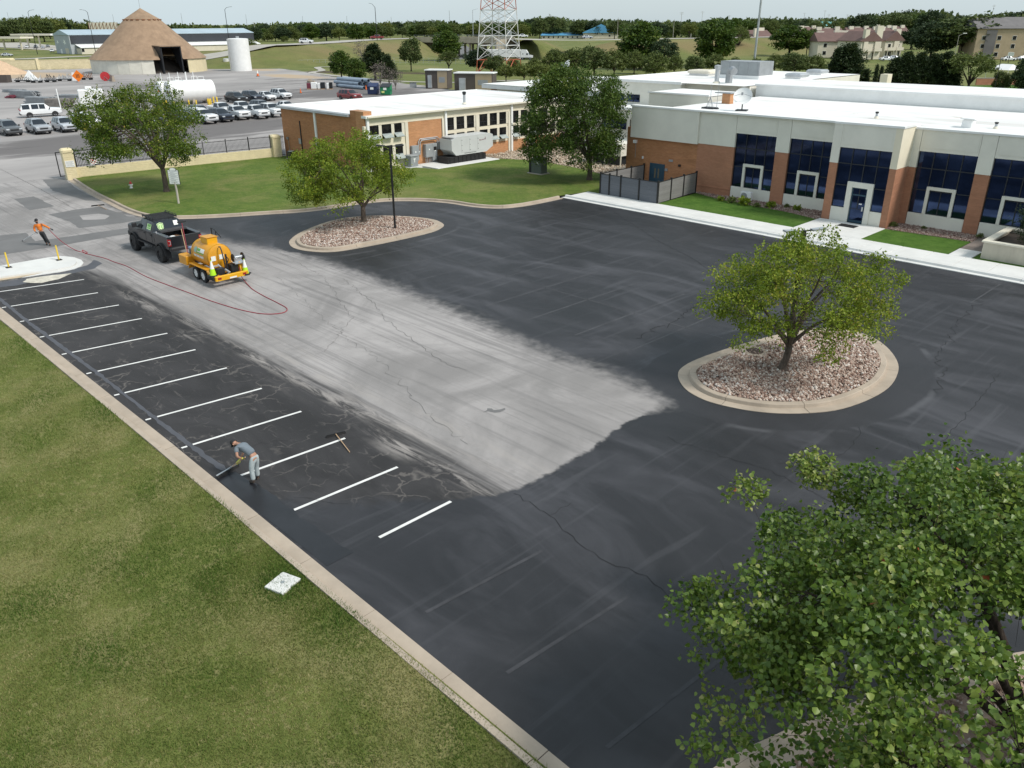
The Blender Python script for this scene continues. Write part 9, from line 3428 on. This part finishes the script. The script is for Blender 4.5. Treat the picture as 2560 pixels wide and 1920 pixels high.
for i,(x,y,w_,d_,h_,m_,lab,r_) in enumerate(((-77.2,44.2,0.75,0.75,0.75,'metal_dark','dark square condenser at the workshop gable',0),(-63.6,66.0,0.9,0.6,1.1,'metal_galv','pale grey condenser at the workshop wall by the rock bed',0))):
 t_ = thing('condenser_unit',lab,'air conditioner',(x,y,0.1),r_)
 mb = MB().bbox(-w_ / 2,w_ / 2,-d_ / 2,d_ / 2,0.06,h_,0.05)
 part(mb,'case',m_,t_)
 mb = MB().lathe([(w_ * 0.4,h_),(w_ * 0.38,h_ + 0.04),(0.05,h_ + 0.05)],n=14,cap=False)
 part(mb,'fan_guard','metal_galv',t_)
 mb = MB().box(-w_ / 2 - 0.08,w_ / 2 + 0.08,-d_ / 2 - 0.08,d_ / 2 + 0.08,0,0.058)
 part(mb,'pad','concrete',t_)
b = hz(180,742)
t_ = thing('outdoor_unit','white outdoor air conditioning unit in the window bed','air conditioner',(b.x,b.y + 0.15,0.13))
mb = MB().bbox(-0.45,0.45,-0.17,0.17,0.1,0.78,0.02)
part(mb,'case','white_paint',t_)
mb = MB().lathe([(0.27,-0.185),(0.27,-0.172)],c=(-0.12,0,0.44),n=18,axis='y')
part(mb,'fan_guard','metal_grey',t_)
mb = MB()
for x in (-0.3,0.3):
 mb.box(x - 0.04,x + 0.04,-0.2,0.2,0,0.099)
part(mb,'foot','black',t_)
# delineator posts on the median
for i,(x,y,lab) in enumerate(((-52.70,11.05,'yellow flexible post on the median, nearer the frame edge'),(-52.32,13.65,'yellow flexible post on the nose of the median'))):
 t_ = thing('delineator_post',lab,'post',(x,y,0.13),0,'yellow posts on the median')
 mb = MB().bbox(-0.15,0.15,-0.15,0.15,0,0.035,0.01)
 part(mb,'base','rubber',t_)
 mb = MB().lathe([(0.045,0.036),(0.045,0.86),(0.03,0.90),(0.005,0.90)],n=10)
 part(mb,'post','post_yellow',t_,True)
# concrete valve cover in the lawn
t_ = thing('valve_cover','pale square concrete valve cover set in the near lawn','cover',(-15.68,7.35,0.12),rad(18))
mb = MB().bbox(-0.30,0.30,-0.34,0.34,-0.1,0.05,0.015)
part(mb,'slab','concrete_new',t_)
mb = MB().lathe([(0.055,0.051),(0.055,0.056),(0.035,0.058)],n=14)
part(mb,'cap','metal_galv',t_,True)
mh = g(1600 + 650 * .434,560 + 732 * .434,0.13)
t_ = thing('manhole_cover','round rusty manhole cover in a concrete collar on the near island','manhole cover',(mh.x + 0.15,mh.y - 0.1,0.17))
mb = MB().lathe([(0.55,-0.06),(0.55,0.03),(0.36,0.035)],n=24)
part(mb,'collar','concrete_tan',t_)
mb = MB().lathe([(0.35,0.036),(0.35,0.05),(0.02,0.052)],n=24)
part(mb,'lid',mat('iron_brown',(0.07,0.045,0.032),0.85,0.25,5).name,t_)
# squeegees lying about
def squeegee(label,head0,head1,tail,mat_h='wood_pale',zt=0.03,head_h=0.06):
 a,b_,c_ = Vector(head0),Vector(head1),Vector(tail)
 mid = (a + b_) / 2
 t_ = thing('squeegee',label,'squeegee',(mid.x,mid.y,0.004))
 d = (b_ - a)
 mb = MB().obox((0,0,head_h / 2),(d.length,0.05,head_h),rz=math.atan2(d.y,d.x))
 part(mb,'blade','rubber',t_)
 mb = MB().obox((0,0,head_h + 0.015),(d.length * 0.96,0.03,0.03),rz=math.atan2(d.y,d.x))
 part(mb,'blade_holder','black',t_)
 mb = MB()
 q = c_ - mid
 mb.cyl((0,0,head_h),(q.x,q.y,zt),0.017,n=8)
 part(mb,'handle',mat_h,t_)
 return t_
squeegee('black squeegee with a pale wooden handle lying across a stall line',(-21.78,12.55),(-21.6,13.22),(-20.32,12.52))
squeegee('black squeegee with a pale handle lying on the drive by the upper kerb',(-67.72,20.83),(-67.5,21.75),(-65.55,21.2))
# the long red hose from the trailer to the man with the wand
HP = [(-41.0,19.6,0.02),(-39.08,19.11,0.02),(-37.54,18.94,0.02),(-36.0,18.86,0.02),(-34.85,18.72,0.02),(-34.45,18.21,0.02),(-34.96,17.51,0.02),(-36.35,17.01,0.02),(-38.58,16.64,0.02),(-41.27,16.39,0.02),(-45.25,16.06,0.02),
 (-48.28,16.12,0.02),(-49.9,15.95,0.02),(-51.27,15.85,0.02),(-53.05,15.47,0.02),(-53.2,15.55,0.05),(-53.28,15.36,0.22),(-53.2,15.28,0.22),(-53.12,15.40,0.04),(-53.3,15.48,0.02),(-54.5,15.24,0.05),(-55.8,15.0,0.35),(-56.6,14.82,0.75)]
hs_ = thing('spray_hose','long red spray hose looping over the worn lane to the walking man','hose',(-45,17,0))
mb = MB().tube(smooth_path([(-40.9,19.45,0.9),(-40.55,19.3,0.45),(-40.75,19.5,0.1)] + HP[1:] + [(-57.05,14.70,1.06)],6),0.021,6)
part(mb,'hose','hose_red',hs_,'all',world=True)
# ================================================================== PEOPLE
def skin_mesh(name,joints,bones,mats,sub=2,root=None,paintf=None):
 """Grow one smooth surface round a jointed skeleton. joints: {key: ((x, y, z), radius)}"""
 ks = list(joints)
 ix = {k: i for i,k in enumerate(ks)}
 me = bpy.data.meshes.new('tmp')
 me.from_pydata([joints[k][0] for k in ks],[(ix[a],ix[b_]) for a,b_ in bones],[])
 o = bpy.data.objects.new('tmp',me)
 C.objects.link(o)
 md_ = o.modifiers.new('s','SKIN')
 md_.use_smooth_shade = True
 md_.branch_smoothing = 0.4
 lay = me.skin_vertices[0] if len(me.skin_vertices) else None
 if lay is None:
  bpy.context.view_layer.objects.active = o
  bpy.ops.mesh.customdata_skin_add()
  lay = me.skin_vertices[0]
 for k in ks:
  r = joints[k][1]
  lay.data[ix[k]].radius = (r,r) if not hasattr(r,'__len__') else r
  lay.data[ix[k]].use_root = (k == root) if root else (ix[k] == 0)
 sm = o.modifiers.new('ss','SUBSURF')
 sm.levels = sub
 sm.render_levels = sub
 dg = bpy.context.evaluated_depsgraph_get()
 dg.update()
 m2 = bpy.data.meshes.new_from_object(o.evaluated_get(dg))
 bpy.data.objects.remove(o)
 bpy.data.meshes.remove(me)
 m2.name = name
 m2.materials.clear()
 for m_ in (mats if isinstance(mats,(list,tuple)) else [mats]):
  m2.materials.append(MATS[m_])
 for p in m2.polygons:
  p.use_smooth = True
  p.material_index = paintf(p.center) if paintf else 0
 return m2
mat('skin',(0.40,0.215,0.145),0.6,0.06,4)
mat('hair',(0.035,0.022,0.016),0.8,0.2,8)
mat('shirt_grey',(0.155,0.185,0.215),0.9,0.12,5,bump=0.4,bscale=14)
mat('shirt_orange',(0.66,0.18,0.022),0.85,0.12,5,bump=0.4,bscale=14)
mat('jeans_pale',(0.42,0.475,0.49),0.9,0.16,5,bump=0.4,bscale=12,dirt=0.25)
mat('trousers_black',(0.030,0.033,0.036),0.85,0.2,5,bump=0.4,bscale=12)
mat('glove_lime',(0.62,0.66,0.10),0.8,0.1,6)
mat('glove_black',(0.022,0.022,0.024),0.8,0.2,6)
mat('boot',(0.045,0.034,0.028),0.8,0.25,6)
mat('boot_black',(0.016,0.015,0.015),0.75,0.25,6)
mat('cap_black',(0.020,0.020,0.022),0.85,0.2,6)
mat('cap_white',(0.66,0.66,0.66),0.85,0.08,6)
mat('eye',(0.02,0.015,0.012),0.3,0.0,1)
def hand(J,B,side,wrist,palm_dir,curl_dir,thumb_dir,s=1.0):
 """Palm and five bent fingers of unequal length, rooted in the palm."""
 w_,pd,cd_,td = Vector(wrist),Vector(palm_dir).normalized(),Vector(curl_dir).normalized(),Vector(thumb_dir).normalized()
 n = side + 'palm'
 J[n] = (w_ + pd * 0.055 * s,0.028 * s)
 B.append((side + 'wrist',n))
 across = pd.cross(cd_).normalized()
 if across.dot(td) < 0:
  across = -across
 for k,(off,ln) in enumerate(((0.028,0.070),(0.010,0.078),(-0.010,0.073),(-0.027,0.058))):
  base = w_ + pd * 0.092 * s + across * off * s
  mid = base + (pd * 0.65 + cd_ * 0.55).normalized() * ln * 0.55 * s
  tip = mid + (pd * -0.15 + cd_ * 1.0).normalized() * ln * 0.55 * s
  a,b_,c_ = '%sf%da' % (side,k),'%sf%db' % (side,k),'%sf%dc' % (side,k)
  J[a],J[b_],J[c_] = (base,0.0105 * s),(mid,0.0095 * s),(tip,0.0085 * s)
  B += [(n,a),(a,b_),(b_,c_)]
 t0 = w_ + pd * 0.035 * s + across * 0.036 * s
 t1 = t0 + (pd * 0.6 + across * 0.45 + cd_ * 0.4).normalized() * 0.038 * s
 t2 = t1 + (pd * 0.3 - across * 0.2 + cd_ * 0.9).normalized() * 0.032 * s
 J[side + 't0'],J[side + 't1'],J[side + 't2'] = (t0,0.013 * s),(t1,0.011 * s),(t2,0.009 * s)
 B += [(n,side + 't0'),(side + 't0',side + 't1'),(side + 't1',side + 't2')]
def build_person(label,base,fdir,P,colours,cap,sleeves_long,head_axis,face_dir,hands):
 """P: pose points as (forward, left, up) in metres."""
 f_ = Vector((fdir[0],fdir[1],0)).normalized()
 l_ = Vector((-f_.y,f_.x,0))
 t_ = thing('person',label,'person',base)
 W = lambda q: f_ * q[0] + l_ * q[1] + Vector((0,0,q[2]))
 V_ = lambda q: (f_ * q[0] + l_ * q[1] + Vector((0,0,q[2]))).normalized()
 J,B = {},[]
 def j(k,r):
  J[k] = (W(P[k]),r)
 j('pelvis',0.105)
 j('waist',0.10)
 j('chest',0.115)
 j('neck0',0.062)
 hc = W(P['head'])
 ax_,fc = V_(head_axis),V_(face_dir)
 J['neck'] = (W(P['neck']),0.055)
 J['jaw'] = (hc - ax_ * 0.055 + fc * 0.022,0.066)
 J['skull'] = (hc + ax_ * 0.035 - fc * 0.012,0.088)
 J['crown'] = (hc + ax_ * 0.085 - fc * 0.015,0.072)
 B += [('pelvis','waist'),('waist','chest'),('chest','neck0'),('neck0','neck'),('neck','jaw'),('jaw','skull'),('skull','crown')]
 for s in ('l','r'):
  j(s + 'sh',0.055)
  j(s + 'el',0.045)
  j(s + 'wrist',0.030)
  B += [('chest',s + 'sh'),(s + 'sh',s + 'el'),(s + 'el',s + 'wrist')]
  j(s + 'hip',0.080)
  j(s + 'kn',0.060)
  j(s + 'an',0.030)
  j(s + 'toe',0.020)
  B += [('pelvis',s + 'hip'),(s + 'hip',s + 'kn'),(s + 'kn',s + 'an'),(s + 'an',s + 'toe')]
  pd,cd_,td = hands[s]
  hand(J,B,s,W(P[s + 'wrist']),V_(pd),V_(cd_),V_(td))
 obj('body',skin_mesh('body',J,B,['skin'],2,'pelvis'),t_)
 # clothes over the body
 pw = J['pelvis'][0].lerp(J['waist'][0],0.25)
 sh = {'hem': (pw,0.150),'waist': (J['waist'][0],0.150),'mid': (J['waist'][0].lerp(J['chest'][0],0.55),0.160),'chest': (J['chest'][0],0.160),'neck0': (J['chest'][0].lerp(J['neck0'][0],0.8),0.095),'lsh': (J['lsh'][0],0.080),'rsh': (J['rsh'][0],0.080)}
 sb = [('hem','waist'),('waist','mid'),('mid','chest'),('chest','neck0'),('chest','lsh'),('chest','rsh')]
 for s in ('l','r'):
  if sleeves_long:
   sh[s + 'el'] = (J[s + 'el'][0],0.066)
   sh[s + 'cu'] = (J[s + 'el'][0].lerp(J[s + 'wrist'][0],0.88),0.050)
   sb += [(s + 'sh',s + 'el'),(s + 'el',s + 'cu')]
  else:
   sh[s + 'cu'] = (J[s + 'sh'][0].lerp(J[s + 'el'][0],0.6),0.074)
   sb += [(s + 'sh',s + 'cu')]
 obj('shirt',skin_mesh('shirt',sh,sb,[colours['shirt']],2,'chest'),t_)
 hm = (J['lhip'][0] + J['rhip'][0]) / 2
 tr = {'top': (J['pelvis'][0].lerp(J['waist'][0],0.35),0.138),'pelvis': (J['pelvis'][0].lerp(hm,0.4),0.146)}
 tb_ = [('top','pelvis')]
 for s in ('l','r'):
  tr[s + 'hip'] = (J[s + 'hip'][0].lerp(J[s + 'kn'][0],0.22),0.102)
  tr[s + 'kn'] = (J[s + 'kn'][0],0.080)
  tr[s + 'an'] = (J[s + 'kn'][0].lerp(J[s + 'an'][0],0.9),0.072)
  tb_ += [('pelvis',s + 'hip'),(s + 'hip',s + 'kn'),(s + 'kn',s + 'an')]
 obj('trousers',skin_mesh('trousers',tr,tb_,[colours['trousers']],2,'pelvis'),t_)
 for s in ('l','r'):
  a,b_ = J[s + 'an'][0],J[s + 'toe'][0]
  bt = {'heel': (Vector((a.x,a.y,0.048)) - (b_ - a).normalized() * 0.05,0.047),'top': (Vector((a.x,a.y,0.13)),0.055),'mid': (Vector(a.lerp(b_,0.5)),0.05),'toe': (Vector((b_.x,b_.y,0.045)),0.046)}
  bt['mid'] = (Vector((bt['mid'][0].x,bt['mid'][0].y,0.055)),0.05)
  obj('boot',skin_mesh('boot',bt,[('heel','top'),('heel','mid'),('mid','toe')],[colours['boot']],2,'heel'),t_)
  # gloves: the hand again, a little fuller
  GJ,GB = {s + 'wrist': (J[s + 'wrist'][0].lerp(J[s + 'el'][0],0.08),0.037)},[]
  pd,cd_,td = hands[s]
  hand(GJ,GB,s,W(P[s + 'wrist']),V_(pd),V_(cd_),V_(td),1.12)
  obj('glove',skin_mesh('glove',GJ,GB,[colours['glove']],2,s + 'wrist'),t_)
 # head: cap with peak, beard, eyes, nose, ears
 side = ax_.cross(fc).normalized()
 R = Matrix((fc,-side,ax_)).transposed()
 mb = MB()
 prof = [(0.101,0.02),(0.104,0.05),(0.098,0.09),(0.075,0.125),(0.04,0.145),(0.005,0.15)]
 mb.lathe(prof,n=16,cap=False)
 for sgn in (1,):
  mb.add([(0.07,-0.08,0.035),(0.07,0.08,0.035),(0.17,0.06,0.025),(0.185,0.0,0.028),(0.17,-0.06,0.025),(0.07,-0.08,0.045),(0.07,0.08,0.045),(0.17,0.06,0.034),(0.185,0.0,0.037),(0.17,-0.06,0.034)],
   [(0,4,3,2,1),(5,6,7,8,9),(0,5,9,4),(4,9,8,3),(3,8,7,2),(2,7,6,1)])
 mb.v = [tuple(R @ Vector((p[0],p[1],p[2] + 0.012)) + hc) for p in mb.v]
 mb.build('cap',MATS[cap],t_,smooth=True)
 mb = MB().lathe([(0.012,-0.025),(0.020,0.0),(0.008,0.03)],c=(0.092,0,-0.005),n=8)
 for y in (-0.082,0.082):
  mb.lathe([(0.006,-0.03),(0.018,-0.005),(0.020,0.012),(0.006,0.03)],c=(-0.005,y,-0.005),n=8)
 mb.v = [tuple(R @ Vector(p) + hc) for p in mb.v]
 mb.build('face',MATS['skin'],t_,smooth=True)
 for y in (-0.032,0.032):
  mb = MB().lathe([(0.001,-0.009),(0.009,0.0),(0.001,0.009)],c=(0.078,y,0.012),n=8)
  mb.v = [tuple(R @ Vector(p) + hc) for p in mb.v]
  mb.build('eye',MATS['eye'],t_)
 mb = MB().lathe([(0.02,-0.135),(0.055,-0.12),(0.072,-0.085),(0.07,-0.045),(0.06,-0.03)],c=(0.020,0,0.0),n=14,cap=False)
 mb.v = [tuple(R @ Vector(p) + hc) for p in mb.v]
 mb.build('beard',MATS['hair'],t_,smooth=True)
 mb = MB().box(0.088,0.094,-0.026,0.026,-0.052,-0.044)
 mb.v = [tuple(R @ Vector(p) + hc) for p in mb.v]
 mb.build('mouth',MATS['sign_maroon'],t_)
 return t_,W,J
# ---- the man spreading sealer along the kerb
mf = Vector((-1.15,-0.34)).normalized()
P1 = dict(pelvis=(-0.10,0,0.93),waist=(0.08,0,1.05),chest=(0.34,0,1.17),neck0=(0.50,0,1.20),neck=(0.57,0,1.19),head=(0.67,0.0,1.17),
  lsh=(0.42,0.19,1.17),lel=(0.27,0.33,0.98),lwrist=(0.235,0.215,0.86),rsh=(0.43,-0.17,1.13),rel=(0.55,-0.20,0.85),rwrist=(0.60,-0.04,0.61),
  lhip=(-0.09,0.10,0.88),lkn=(-0.02,0.12,0.48),lan=(-0.05,0.13,0.085),ltoe=(0.13,0.15,0.035),rhip=(-0.09,-0.10,0.88),rkn=(0.02,-0.12,0.48),ran=(0.02,-0.12,0.085),rtoe=(0.20,-0.13,0.035))
hdir = Vector((1.0,-0.15,-0.76)).normalized()
man1,W1,J1 = build_person('man in a grey shirt and pale jeans bent over, pulling a squeegee along the kerb',(-20.87,9.42,0),mf,P1,
       dict(shirt='shirt_grey',trousers='jeans_pale',boot='boot',glove='glove_lime'),'cap_black',False,(0.86,0,0.35),(0.45,0.05,-0.9),
       dict(l=((0.15,-0.9,-0.3),(0.3,-0.2,-0.9),(1.0,0,-0.5)),r=((0.25,0.75,-0.6),(0.4,0.5,-0.75),(-0.7,0,0.6))))
sq = thing('squeegee','long black squeegee with a wooden handle in the hands of the bent man','squeegee',(-22.0,9.08,0))
a,b_ = Vector((-21.86,8.64)),Vector((-22.12,9.50))
dd = b_ - a
mb = MB().obox((0.01,-0.01,0.055),(dd.length,0.035,0.11),rz=math.atan2(dd.y,dd.x))
part(mb,'blade','rubber',sq)
mb = MB().obox((-0.005,-0.015,0.118),(dd.length,0.05,0.022),rz=math.atan2(dd.y,dd.x))
part(mb,'blade_holder','metal_galv',sq)
hl = W1((0.20,0.16,0.855)) + Vector((-20.87,9.42,0)) - Vector((-22.0,9.08,0))
mb = MB()
q0 = Vector((0.02,0.0,0.12))
ext = hl + (hl - q0).normalized() * 0.12
mb.cyl(q0.lerp(ext,0.22),ext,0.016,n=8)
part(mb,'handle','wood_pale',sq)
mb = MB().cyl(q0,q0.lerp(ext,0.25),0.021,n=8)
part(mb,'ferrule','metal_galv',sq)
# ---- the man walking with the spray wand
wf = (awy * -0.93 + rgt * 0.30)
B2 = Vector((-57.10,14.40,0))
P2 = dict(pelvis=(0,-0.13,0.94),waist=(0.0,-0.16,1.08),chest=(-0.03,-0.20,1.28),neck0=(-0.02,-0.22,1.43),neck=(0.0,-0.225,1.50),head=(0.03,-0.24,1.62),
  lsh=(-0.02,-0.02,1.39),lel=(0.05,0.24,1.24),lwrist=(0.12,0.46,1.10),rsh=(-0.02,-0.41,1.38),rel=(-0.06,-0.50,1.11),rwrist=(0.14,-0.43,0.96),
  lhip=(0.0,-0.03,0.89),lkn=(0.10,0.08,0.50),lan=(0.02,0.19,0.09),ltoe=(0.19,0.24,0.035),rhip=(0,-0.23,0.89),rkn=(-0.06,-0.08,0.50),ran=(-0.26,-0.04,0.10),rtoe=(-0.08,-0.02,0.035))
man2,W2,J2 = build_person('man in an orange shirt walking with a spray wand and dragging the red hose',B2,wf,P2,
       dict(shirt='shirt_orange',trousers='trousers_black',boot='boot_black',glove='glove_black'),'cap_black',True,(0.05,-0.05,1),(0.85,-0.45,-0.2),
       dict(l=((0.2,0.9,-0.4),(-0.3,0.3,-0.9),(0.8,0.1,0.4)),r=((0.5,0.7,-0.2),(0.3,0.3,-0.9),(0.6,0.0,0.8))))
tip = Vector((-59.40,13.62,0.06))
hp_ = B2 + W2((0.19,-0.37,0.95))
wd_ = thing('spray_wand','white spray wand with a dark nozzle held by the man in orange','tool',hp_)
dv = (tip - hp_)
mb = MB().cyl(dv * -0.17,dv * 0.97,0.018,n=8)
part(mb,'lance','white_paint',wd_)
mb = MB().cyl(dv * 0.965,dv,0.035,n=8)
part(mb,'nozzle','black',wd_)
